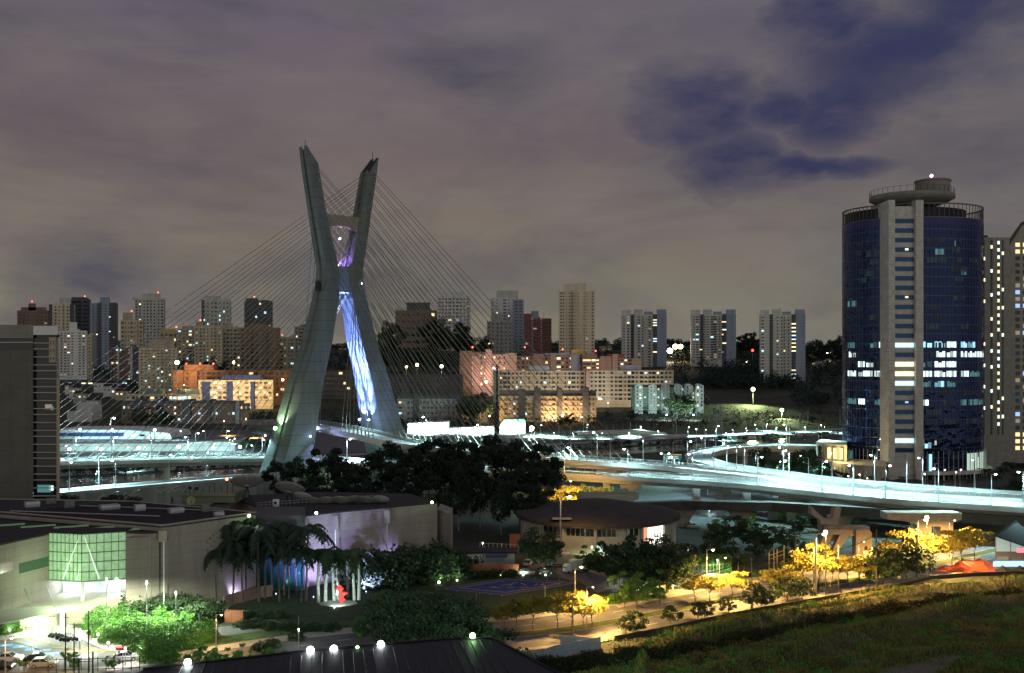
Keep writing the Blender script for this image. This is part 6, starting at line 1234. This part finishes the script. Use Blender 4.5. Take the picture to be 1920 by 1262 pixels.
def stuffmesh(nm, P, size, m_, lab, cat, asp=.35):
    o = bpy.data.objects.new(nm, leafmesh(nm, P, None, size, m_, 3, asp)); COL.objects.link(o); tag(o, lab, cat); o['kind'] = 'stuff'; return o
hl = smooth([gp(*q) for q in ((1010,1262),(1120,1250),(1240,1236),(1400,1206),(1600,1164),(1760,1138),(1920,1126),(2000,1122))], 10); n = 42000; u = r.random(n)*(len(hl)-1.01); k = u.astype(int); fr = (u-k)[:, None]; A_ = np.array([tuple(p) for p in hl])
base_ = A_[k]*(1-fr) + A_[k+1]*fr; q2 = r.normal(size=(n, 3))*np.array([[.9, 1.1, 0]]); base_ = base_ + q2; top_ = 2.1 + .5*np.sin(u*.9) + .3*np.sin(u*2.3); base_[:, 2] = .2 + r.random(n)**.8*top_*np.exp(-(q2[:, 1]/1.9)**2)
stuffmesh('shade_scrub_band', base_, .5, mat('shade_dark_scrub', (.030, .040, .012), .9, var=.6, vs=.3), 'long dark scrub band added for the shaded ridge across the grass field', 'scrub')  # shade of the backlit grass ridge put into dark scrub
for nm, seed, cnt, m_, lab in (('weed_clumps', 21, 420, MATS['weed_green'], 'green weedy clumps scattered over the grass field'), ('dry_clumps', 22, 520, mat('dry_weed', (.24, .18, .05), .9, var=.5, vs=.3), 'brownish dry clumps scattered over the grass field')):
    rr = np.random.default_rng(seed); P = []
    for i in range(cnt):
        px, py = 1000 + 960*rr.random(), 1100 + 190*rr.random()**.8
        g = gp(px, py)
        if g.y > FQ[min(range(len(FQ)), key=lambda z_: abs(FQ[z_].x-g.x))].y - 3: continue
        sz = .5 + 1.3*rr.random()**2; kk = int(50 + 90*sz); q3 = rr.normal(size=(kk, 3))*np.array([[sz*.8, sz*.8, 0]]); q3[:, 2] = rr.random(kk)*.75*sz*np.exp(-(q3[:, 0]**2+q3[:, 1]**2)/(1.4*sz*sz)) + .15; P.append(q3 + np.array([[g.x, g.y, .4]]))
    stuffmesh(nm, np.concatenate(P), .34, m_, lab, 'weeds')
struct('gravel_patch', MB().prism([(gp(p, q).x, gp(p, q).y) for p, q in ((1560,1290),(1600,1252),(1660,1238),(1745,1232),(1800,1240),(1780,1262),(1700,1290))], .5, .95), mat('gravel', (.16, .14, .12), .95, var=.5, vs=2, bump=.4))
# ---- near dark roof with floodlights
t = thing('near_rooftop', 'large dark rooftop at the bottom edge carrying glaring floodlights', 'building', (*V2(700,1210,17), 0))
rf = [V2(268,1256,17), V2(560,1223,17), V2(850,1198,17), V2(925,1198,17), V2(1052,1266,17), (8, 88), (-50, 80)]
MB().prism(rf, 0, 16.6).build('wall', mat('near_wall', (.03, .03, .033), .8, var=.2), t); MB().prism([tuple(p) for p in rf], 16.6, 17).build('roof', mat('near_roof_sheet', (.018, .020, .026), .6, .2, var=.2, vs=.4), t)
b = MB()
for i in range(34): u = (i+.5)/34; a_ = Vector((*rf[0], 17)).lerp(Vector((*rf[3], 17)), u); b.tube([a_ + Vector((0, 0, .05)), a_ + Vector((6, -32, .05))], .045, 4)
b.build('seams', mat('near_roof_sheet', (.02, .02, .02)), t)
b = MB(); e = [Vector((*p, 17.1)) for p in rf[:5]]
for a_, c_ in zip(e, e[1:]): b.tube([a_, c_], .12, 4)
b.build('edge_flashing', DARKM, t)
for x, y, P, c_, bu, rr, lab in ((352,1242,9000,(.8,1,1),BULBW,.62,'glaring white floodlight at the left end of the dark roof edge'),(582,1219,12000,(.75,.95,1),BULBW,.68,'glaring blue-white floodlight, left one of the close pair on the dark roof edge'),(626,1217,12000,(.75,.95,1),BULBW,.7,'glaring blue-white floodlight, right one of the close pair on the dark roof edge'),(670,1214,3000,(.7,1,.5),BULBG,.28,'small yellow-green lamp between the big roof edge floodlights'),(714,1208,12000,(.75,.95,1),BULBW,.68,'glaring blue-white floodlight alone right of the small green lamp'),(886,1192,8000,(.5,1,.45),BULBG,.55,'glaring green floodlight at the right corner of the dark roof')):
    Y1 = {352: 108.5, 582: 113.5, 626: 114.5, 670: 115.3, 714: 116.2, 886: 118.6}[x]; q = at(x, y, Y1); flood(q, P*.55, c_, bu, lab, (.05, .92, -.38), 125, max(.4, q.z-16.9), rr*.62)
# ================================================================ STREET LAMPS
def lampproto(name, h, arm, col, bulb, P, size=150, double=False, ps=1.):
    t = thing(name, 'street lamp', 'street lamp'); MB().tube([(0,0,0), (0,0,h)], .16*ps, 6, .09*ps).build('pole', STEEL, t)
    for s in ((-1, 1) if double else (1,)):
        MB().tube([(0,0,h-.3), (s*arm*.5,0,h), (s*arm,0,h)], .07*ps, 5).build('arm', STEEL, t); hd = MB().b2(s*arm-.45*ps, s*arm+.45*ps, -.2*ps, .2*ps, h-.02, h+.16*ps).build('lamp_head', DARKM, t)
        if bulb: MB().sph((s*arm, 0, h-.12), .3*ps, 8, 5, .7).build('bulb', bulb, hd)
        if P: spot('light', t, (s*arm, 0, h-.45), P, col, size, .6, .25)
    return t
# far bank lamps: lit ones carry light
LF = lampproto('street_lamp', 12, 1.5, CY, BULBW, 80000, 155, ps=1.9); LFU = lampproto('unlit_street_lamp', 12, 1.5, CY, None, 0, ps=1.6); LS = lampproto('sodium_street_lamp', 12, 1.5, SO2, BULBS, 20000, 155, ps=1.9)
LD = lampproto('deck_lamp', 9.5, 1.2, CY, BULBW, 18000, 158, ps=1.15); LDU = lampproto('unlit_deck_lamp', 9.5, 1.2, CY, None, 0, ps=1.1)
LA = lampproto('avenue_lamp', 10, 1.4, SO2, emat('lit_avenue_lamp', (1, .72, .35), 25), 17000, 160, ps=1.1)
LT = lampproto('added_slim_lamp', 10, 1.4, SO2, MATS['lit_avenue_lamp'], 40000, 168, ps=.55); LG = lampproto('garden_drive_lamp', 10, 1.4, SO2, MATS['lit_avenue_lamp'], 3500, 160, ps=1.)  # slim lamps are added to light the avenue trees
LB = lampproto('bright_avenue_lamp', 10, 1.4, SO2, MATS['lit_avenue_lamp'], 60000, 165, ps=1.3)
LP_ = lampproto('path_lamp', 5, .5, WH, None, 0, double=True, ps=.8)
def lamps(pr, items, what, group, H0):
    items = sorted(items, key=lambda q: q[0])
    for i, (x, yt, Y) in enumerate(items):
        z0 = items_z(x, Y); s = max(.3, (az_(yt, Y) - z0)/H0); s = (min(s, 1.15), min(s, 1.15), s); o = put(pr, (ax(x, Y), Y, z0), rng.choice([0, 3.14, .5, 2.6]), '%s from the left of the %s' % (ORD[i], what), s, group)
items_z = lambda x, Y: terr(ax(x, Y), Y)
LFL = lampproto('bank_lamp', 12, 1.5, CY, BULBW, 11000, 155, ps=1.9)
lamps(LFL, [(208,783,560),(126,836,520),(180,838,530),(242,838,525),(270,838,545),(340,808,640),(367,812,560),(385,808,600),(400,832,550),(425,808,640),(437,822,560),(460,833,560),(475,835,530),(497,824,540),(515,845,500),(345,870,440),(180,884,425),(390,876,450),(250,876,455)], 'lit white lamps of the left riverside lots', 'left riverside lamps', 12)
lamps(LF, [(1040,812,660),(1075,812,655),(1128,812,655),(1235,808,670),(1325,806,680),(1400,803,700),(1455,801,705),(1510,800,715),(780,815,600),(860,818,600),(1013,797,690),(1100,796,720),(1180,812,660),(1203,800,690),(1290,801,680),(1360,812,640),(1375,806,690),(1418,806,700),(1437,795,730),(1475,806,700),(1590,800,700),(1545,804,720)], 'lit white lamps along the riverside expressway', 'lit riverside lamps', 12)
lamps(LS, [(205,795,720),(228,800,700),(430,808,680),(475,812,660),(335,806,690)], 'orange lamps beyond the lit riverside car park', 'orange riverside lamps', 12)
lamps(LFU, [(1048,798,690),(1070,796,700),(1094,795,720),(1138,794,720),(1150,795,700),(1168,794,710),(1182,790,720),(1193,794,730),(1226,794,720),(1262,785,720),(1268,786,700),(1430,777,720),(1500,775,740),(1515,770,760),(1575,767,780),(1390,800,720),(1310,790,720),(1320,795,710)], 'slim unlit lamp poles along the far bank road', 'unlit far bank lamp poles', 12)
def deckl(pr, path, pxs, o_, what, group):
    e = offs(path, o_)
    for i, px in enumerate(sorted(pxs)):
        p = min((q for q in e if q.y < 480), key=lambda q: abs(960+F*q.x/q.y-px)); fine = []
        for a, c_ in zip(e, e[1:]):
            if a.y < 480: fine += [a.lerp(c_, k/8) for k in range(8)]
        p = min(fine, key=lambda q: abs(960+F*q.x/q.y-px)); put(pr, p, rng.choice([0, 3.14]), '%s from the left of the %s' % (ORD[i], what), rng.uniform(.95, 1.1), group)
deckl(LD, UP, [1119,1206,1290,1380,1470,1000,900,800,690], -5.1, 'lit lamps along the upper bridge deck', 'upper deck lamps')
deckl(LDU, UP, [1069,1146,1262,1340,1515,1600,1755,1830], 5.1, 'unlit poles along the upper deck', 'unlit upper deck poles')
deckl(LD, LO, [1180,1300,1420,1540,1660,1760,1860,1920,1600,1480,1060,720,650], 5.1, 'lit lamps along the lower bridge deck', 'lower deck lamps')
deckl(LD, LO, [140,210,285,355,430,490], 5.1, 'lit lamps on the left cable-stayed deck', 'left deck lamps')
def deck2(pr, pts, what, group, z=12):
    for i, (x, y) in enumerate(sorted(pts)): g = gp(x, y, z); put(pr, g, rng.choice([0, 3.14, 1.5]), '%s from the left of the %s' % (ORD[i], what), 1., group)
LRP = lampproto('ramp_lamp', 9.5, 1.2, CY, BULBW, 24000, 158, ps=1.1)
deck2(LRP, [(1306,846),(1342,838),(1417,835),(1475,835),(1541,836),(1363,881),(1480,899),(1640,910),(1827,923),(1316,868),(1560,906),(1730,917)], 'lit lamps around the ramp loop', 'ramp loop lamps')
deck2(LDU, [(1322,842),(1480,835),(1535,836),(1396,887),(1700,914)], 'unlit poles around the ramp loop', 'unlit ramp loop poles')
deck2(LD, [(185,914),(217,916),(317,903),(387,897),(130,921)], 'lamps on the graffiti access ramp', 'access ramp lamps', 7.8)
lamps(LD, [(1245,850,440),(1260,850,425),(1265,856,410),(1417,848,400),(1469,865,380),(1496,853,390),(1443,870,395),(1535,868,375)], 'ground lamps inside the ramp loop', 'ground lamps by the ramp loop', 9.5)
lamps(lampproto('globe_lamp', 5, .3, (1, .75, .5), emat('lit_globe', (1, .8, .6), 12), 500, 170), [(1512,881,405),(1518,885,400),(1547,884,402),(1592,892,398),(1613,889,398),(1625,896,395),(1735,888,402),(1770,880,404),(1791,885,400),(1800,880,395)], 'warm globe lamps in the blue tower forecourt', 'forecourt globe lamps', 5)
for x, yt, Y, s, lab, pr in ((1068,930,250,1,'sodium avenue lamp glaring in front of the round hall roof',LG),(1112,1100,185,1,'added slim sodium lamp rising out of the golden trees near the hoarding',LT),(1620,1015,229,1,'added slim sodium lamp between the tallest golden tree and the pole',LT),(1790,975,255,1,'added slim sodium lamp behind the golden trees by the restaurant',LT),(1360,1045,208,1,'added slim sodium lamp behind the flat-topped golden trees',LT),(1736,973,232,1,'brightest sodium avenue lamp in front of the tan hammerhead pier',LB),(1546,1000,213,.8,'sodium avenue lamp above the tallest golden tree',LB),(1090,1062,200,1,'orange avenue lamp in front of the white box truck',LA),(1337,1030,214,1,'orange avenue lamp before the clipped green hedge',LA),(415,1152,172,1,'orange lamp at the bend of the garden drive',LG),(22,1195,155,1,'orange-white lamp at the left edge of the car park',LG)):
    s = (az_(yt, Y))/10; put(pr, (ax(x,Y)-1.4*s, Y, 0), 0, lab, s, 'sodium avenue lamps')
# extra power for the two glaring lamps, from added floodlights
for x, yt, Y, P, c_, lab in ((1738,970,231.5,50000,SO2,'wide sodium floodlight beside the brightest avenue lamp'),(1548,998,212.5,16000,SO2,'sodium floodlight above the tallest golden tree'),):
    q = at(x, yt, Y); flood(q, P, c_, MATS['lit_avenue_lamp'], lab, (.05, .1, -1), 165, q.z, .30 if P < 12000 else .42)
for i, (x, y, P, c_) in enumerate(((1110,1025,7000,(.75,1,.6)),(1195,1072,6000,(.85,1,.8)),(1248,1078,4000,(.85,1,.8)),(1290,1028,1600,(.7,1,.5)),(905,1018,900,(.9,1,.5)),(200,1085,30000,(.85,1,.7)),(275,1090,30000,(.85,1,.7)),(330,1110,16000,(.85,1,.7)),(60,1150,3800,(.85,1,.75)),(150,1195,3200,(1,1,.85)),(60,1205,2600,(1,.95,.8)),(1345,1050,4500,(.8,1,.7)),(560,1180,260,(.8,1,.8)),(235,1215,1500,(1,.95,.85)))):
    Y1 = gp(x, 1188).y if 5 <= i <= 7 else gp(x, y+ (34 if y > 1130 else 28)).y; q = at(x, y, Y1); lab = ('bright lamp in the green tree by the round hall','lamp under the large dark tree, left one','lamp under the large dark tree, right one','green-lit lamp among the shadowy trees','yellow-green lamp behind the white shed','tall lamp over the floodlit mound, left one','tall lamp over the floodlit mound, right one','lamp in the middle of the floodlit mound','lamp before the studio wing wall','lamp over the motorcycle row','lamp over the disabled bays','lamp over the clipped hedge','dim lamp by the curved drive','lamp by the walkway bend')[i]
    flood(q, P, c_, emat('lit_yard_lamp', (.9, 1, .8), 6), lab, (0, .05, -1), 160, q.z-.02, .16)
for i, (x, y) in enumerate(((28,1148),(190,1133),(240,1148),(373,1155),(560,1158),(710,1140),(893,1114),(1022,1098),(1300,1053),(1384,1042),(98,1160),(171,1176))):
    Y1 = gp(x, y+27).y; put(LP_, (ax(x,Y1), Y1, 0), rng.uniform(-.2, .2), '%s pale post lamp from the left across the garden and yards' % ORD[sorted([28,190,240,373,560,710,893,1022,1300,1384,98,171]).index(x)], max(.6, az_(y, Y1)/5), 'pale post lamps')
for i, (x, y) in enumerate(((18,1185),(150,1186),(184,1194),(203,1210),(264,1220))):
    g = gp(x, y+6); t = thing('bollard_light', ORD[i] + ' small bollard light from the left along the car park walkway', 'bollard light', g, 'walkway bollards'); MB().tube([g, g + Vector((0, 0, .8))], .09, 6).build('post', STEEL, t); MB().sph(g + Vector((0, 0, 1)), .24, 8, 5).build('bulb', emat('lit_bollard', (1, .95, .75), 6), t); point('light', t, g + Vector((0, -.1, 1.5)), 160, (1, .9, .7), .15)
# hillside floodlights, courtyard lights for the housing slabs; lamps before the gallery blocks are added
for x, y, Y, P, c_, bu, rr, lab, aim in ((1412,730,900,212800,(.8,1,.45),emat('lit_hill_lamp', (.85, 1, .5), 22),1.7,'yellow-green floodlight on the grassy hillside, upper one',(-.3,-.5,-.9)),(1466,769,820,119700,(.8,1,.45),MATS['lit_hill_lamp'],1.4,'yellow-green floodlight on the grassy hillside, lower one',(-.2,-.5,-.9)),
    (1256,658,1250,76000,(1,.9,.7),emat('lit_far_flood', (1, .85, .6), 22),3.4,'white floodlight cluster beside the middle grey tower, lower left one',(-.2,-.8,-.3)),(1266,650,1260,35340,SO2,BULBS,3.2,'orange floodlight beside the middle grey tower, middle one',(0,-.8,-.3)),(1276,650,1262,35340,SO2,BULBS,3.0,'orange floodlight beside the middle grey tower, right one',(.2,-.8,-.3)),
    (332,680,880,31000,SO2,BULBS,1.9,'orange floodlight glaring above the brick housing slab',(.35,.4,-.7)),(438,679,1000,14136,SO2,BULBS,1.2,'small orange lamp on the slope behind the brick housing',(0,-.3,-1)),
    (400,735,850,27900,(1,.66,.34),BULBS,.5,'orange courtyard lamp before the cream housing slab, left one',(0,.9,.1)),(450,738,850,27900,(1,.66,.34),BULBS,.5,'orange courtyard lamp before the cream housing slab, right one',(.1,.9,.1)),(530,712,860,14136,(1,.6,.1),BULBS,1.0,'amber lamp at the right end of the brick housing',(-.3,.8,-.2)),
    (345,722,868,9920,SO,BULBS,.4,'orange lamp before the brick stair tower',(.1,.9,0)),(782,684,1000,4123,SO2,BULBS,1.6,'orange lamp above the warehouse, right one of two',(.1,-.2,-1)),(762,688,1000,2356,SO2,BULBS,1.1,'orange lamp above the warehouse, left one of two',(.1,-.2,-1)),(828,687,960,34200,(1,.95,.6),emat('lit_pale_yellow', (1, .95, .6), 22),1.4,'pale yellow lamp left of the pink housing',(.5,.1,-.8)),
    (912,716,935,31000,(1,.6,.45),emat('lit_pink_white', (1, .75, .6), 18),1.2,'pink-white lamp in the bright courtyard of the pink slab',(0,.8,.4)),(925,690,930,12400,(1,.7,.5),MATS['lit_pink_white'],.6,'pinkish lamp before the upper pink slab',(.2,.9,.2)),(1010,700,950,13392,(1,.72,.5),BULBS,.4,'warm lamp behind the blue roof box',(.1,.9,.1)),(1150,702,940,18600,(1,.72,.5),BULBS,.4,'warm lamp before the right pink slab',(.1,.9,.1)),
    (1000,745,850,22382,(1,.78,.55),BULBS,.35,'added warm lamp before the left gallery block, left one',(0,.9,.5)),(1060,745,850,22382,(1,.78,.55),BULBS,.35,'added warm lamp before the left gallery block, right one',(0,.9,.5)),(1140,756,850,24384,(1,.8,.6),BULBS,.35,'added warm lamp before the right gallery block, left one',(0,.9,.5)),(1215,756,874,9300,(1,.8,.6),BULBS,.35,'added warm lamp before the right gallery block, right one',(0,.9,.5)),
    (1055,780,785,16120,SO,BULBS,1.0,'orange lamp at the foot of the dark stepped housing row',(0,.9,.2)),(1090,782,785,11160,SO,BULBS,.5,'second orange lamp at the foot of the dark stepped row',(0,.9,.2)),(1030,784,788,14136,SO,BULBS,.5,'orange lamp near the left end of the stepped row',(0,.9,.2)),(918,780,780,21204,SO,BULBS,.6,'orange lamp behind the lattice mast',(-.1,.9,.3)),
    (1250,778,800,34000,(.82,1,.95),BULBW,.4,'cool lamp lighting the teal gabled houses, left one',(-.1,.9,.1)),(1300,778,800,30000,(.82,1,.95),BULBW,.4,'cool lamp lighting the teal gabled houses, right one',(.1,.9,.1)),(300,790,760,4000,(.8,.9,.9),BULBW,.3,'cool lamp before the dark housing row, left one',(.1,.9,.1)),(420,790,760,3000,(.8,.9,.9),BULBW,.3,'cool lamp before the dark housing row, right one',(.1,.9,.1)),
    (1411,657,1300,1140,(1,.1,.05),emat('lit_pure_red', (1, .03, .02), 10),1.6,'red beacon lamp in the dark woods between the grey towers',(0,-1,-.1)),(1400,678,1250,4712,(1,.8,.1),MATS['lit_pale_yellow'],.8,'small yellow lamp low in the woods between the grey towers',(0,-1,-.3)),(1551,661,1400,6125,(1,.8,.3),MATS['lit_pale_yellow'],1.3,'yellow lamp in the hillside houses at the right',(0,-1,-.3)),
    (1225,651,1600,1140,(1,.1,.05),BULBR,.9,'red roof beacon left of the white floodlight cluster',(0,-1,-.1))):
    q = at(x, y, Y); gz = terr(q.x, Y); flood(q, P, c_, bu, lab, aim, 150, max(1.5, q.z-gz), rr, ps=2.5)
# red beacons on the pink row and brick slab
for i, (x, y, Y) in enumerate(((349,682,898),(375,682,898),(400,682,898),(886,651,955),(984,651,995),(1055,655,995),(1117,658,985),(300,683,1000))):
    q = at(x, y, Y); t = thing('roof_beacon', '%s red roof beacon from the left on the housing slabs' % ORD[[300,349,375,400,886,984,1055,1117].index(x)], 'beacon', (q.x, Y, q.z-3), 'red roof beacons'); MB().tube([(q.x, Y, q.z-4), q], .15, 4).build('mast', DARKM, t); MB().sph(q, .75, 8, 5).build('lamp', BULBR, t)
# building-scale white lights for the riverside sheds and market hall
for x, y, Y, P, lab in ((150,806,630,15000,'roof-edge lamp of the market hall, leftmost'),(210,806,630,15000,'roof-edge lamp of the market hall, middle'),(290,806,632,15000,'roof-edge lamp of the market hall, right'),(130,842,545,8000,'blue-white lamp before the low grey hall, leftmost'),(190,842,545,8000,'blue-white lamp before the low grey hall, middle'),(260,840,545,8000,'blue-white lamp before the low grey hall, right'),(335,838,545,8000,'greenish lamp before the low grey hall, far right'),(400,840,540,12000,'white lamp in the riverside car park, left'),(450,838,540,12000,'white lamp in the riverside car park, right'),(800,800,685,80000,'lamp facing the white hall wall right of the pylon'),(890,806,680,60000,'lamp facing the long white-lit wall'),(960,798,690,80000,'lamp facing the green-topped white building'),(997,803,660,30000,'glaring white lamp right of the green-topped building')):
    q = at(x, y, Y); flood(q, P, (.75,1,.95) if x > 700 else CY, BULBW, lab, (0, .6, -.6), 165, q.z, 1.5 if x == 997 else .8, ps=2)
# ---- utility poles with wires along the avenue, tall masts at the car park
def upole(label, x, yt, yb, cross=True):
    g = gp(x, yb); t = thing('utility_pole', label, 'utility pole', g, 'utility poles'); zt = az_(yt, g.y); MB().tube([g, (g.x, g.y, zt)], .19, 8, .13).build('pole', mat('pole_concrete', (.22, .19, .16), .85, var=.2), t)
    if cross: MB().b2(g.x-1, g.x+1, g.y-.06, g.y+.06, zt-.9, zt-.75).build('cross_arm', DARKM, t)
    MB().tube([(g.x-.4, g.y-.3, zt*.62), (g.x-.4, g.y-.3, zt*.62+.9)], .3, 8).build('transformer', DARKM, t); return Vector((g.x, g.y, zt-.7))
tops = [upole('utility pole with a bracket among the golden trees, nearest the hoarding', 1074, 1115, 1200), upole('dark utility pole left of the dark roadside bushes', 1409, 1045, 1142), upole('utility pole in front of the tallest golden tree, left side', 1526, 1028, 1112), upole('utility pole right of the tallest golden tree', 1572, 1022, 1110), upole('tallest utility pole before the dark avenue trees', 1643, 993, 1098), upole('utility pole among the brightest golden trees', 1749, 1000, 1076)]
tops2 = [upole('thin pale pole at the dark wood edge, left one', 1492, 1002, 1068, False), upole('thin pole by the middle avenue trees', 1690, 1020, 1085, False), upole('thin pole beyond the brightest golden trees', 1725, 1018, 1072, False)]
b = MB()
for a_, c_ in zip(tops, tops[1:]):
    for s in (-.8, 0, .8): b.tube([a_.lerp(c_, k/8) + Vector((s*.5, s*.3, -2.2*4*(k/8)*(1-k/8)*.35)) for k in range(9)], .03, 3)
solo('power_lines', b, DARKM, 'sagging power lines strung between the utility poles along the avenue', 'power line')
for x, yt, lab in ((123,1150,'tall dark mast at the car park edge, leftmost'),(139,1168,'shorter dark mast beside the leftmost mast'),(166,1145,'tall dark mast at the car park edge, rightmost')):
    Y1 = 156; t = thing('dark_mast', lab, 'mast', (ax(x,Y1), Y1, 0)); MB().tube([(ax(x,Y1), Y1, 0), (ax(x,Y1), Y1, az_(yt,Y1))], .09, 6).build('pole', DARKM, t); MB().tube([(ax(x,Y1)-.5, Y1, az_(yt+8,Y1)), (ax(x,Y1)+.5, Y1, az_(yt+8,Y1))], .05, 4).build('cross_arm', DARKM, t)
t = thing('gate_frame', 'black double-railed gate frame by the young trees', 'gate', (ax(165,158), 158, 0))
for x in (148, 174): MB().tube([(ax(x,158), 158, 0), (ax(x,158), 158, az_(1222 if x > 150 else 1236,158))], .12, 6).build('post', DARKM, t)
for y in (1236, 1240): MB().tube([(ax(150,158), 158, az_(y,158)), (ax(174,158), 158, az_(y,158))], .06, 5).build('rail', DARKM, t)
g = gp(230, 1219); t = solo('flower_bed', MB().lathe(g, [(.9, .15), (1, .6), (.01, .75)], 14, 1.3, .8), mat('red_flowers', (.55, .08, .08), .8, var=.5, vs=4), 'round bed of red flowers beside the walkway', 'flower bed')
t = thing('frame_billboard', 'bare rusty billboard frame among the dark trees beside the avenue', 'billboard frame', (ax(1455,235), 235, 0)); Y1 = 235
for x, y in ((1442,1040),(1451,1035),(1457,1033),(1470,1026)): MB().tube([(ax(x,Y1), Y1, 0), (ax(x,Y1), Y1, az_(y-4,Y1))], .13, 5).build('post', TC, t)
for y in (1038, 1045): MB().tube([(ax(1442,Y1), Y1, az_(y+4,Y1)), (ax(1470,Y1), Y1, az_(y-6,Y1))], .07, 4).build('rail', TC, t)
g = gp(1565, 990); t = thing('portable_toilet', 'blue portable toilet cabin beside the round viaduct pier', 'portable toilet', g); MB().b2(g.x-.6, g.x+.6, g.y, g.y+1.2, 0, 2.1).build('cabin', mat('toilet_blue', (.05, .2, .5), .6, var=.1), t); MB().b2(g.x-.65, g.x+.65, g.y-.05, g.y+1.25, 2.1, 2.35).build('roof', WHITE, t)
lowwall('pale long yard wall seen under the viaduct', ((1440,975),(1560,972),(1700,975),(1850,980),(1990,985)), 4.2, mat('pale_yard_wall', (.40, .46, .42), .8, var=.2), .3, 'yard_wall')
flood(at(1600, 950, 335), 8000, (.7, 1, .9), BULBW, 'cool lamp lighting the yard wall under the viaduct', (0, -.6, -.8), 160, 9, .2); flood(at(1330, 955, 330), 700, (.7, 1, .9), BULBW, 'cool lamp behind the viaduct piers', (0, -.4, -.9), 160, 9, .2); flood(at(1880, 960, 330), 9000, (.8, 1, .9), BULBW, 'cool lamp under the deck at the right edge', (0, -.4, -.9), 160, 7, .2)
row(ST, [(1050,908,335),(1075,912,330),(1100,906,338),(1130,910,334),(1010,915,330)], 'sodium-lit trees behind the round hall under the decks', 'sodium-lit trees under the decks')
flood(at(1070, 902, 322), 26000, SO2, MATS['lit_avenue_lamp'], 'sodium lamp under the deck behind the round hall', (0, .5, -.8), 160, 8, .2)
# remove leftover prototypes that were never placed
for l_ in (DT, MT, ST, SG, DB, BU, BD, PA, PB):
    for p in l_:
        if p.name not in USED:
            for ch in list(p.children): bpy.data.objects.remove(ch)
            bpy.data.objects.remove(p)
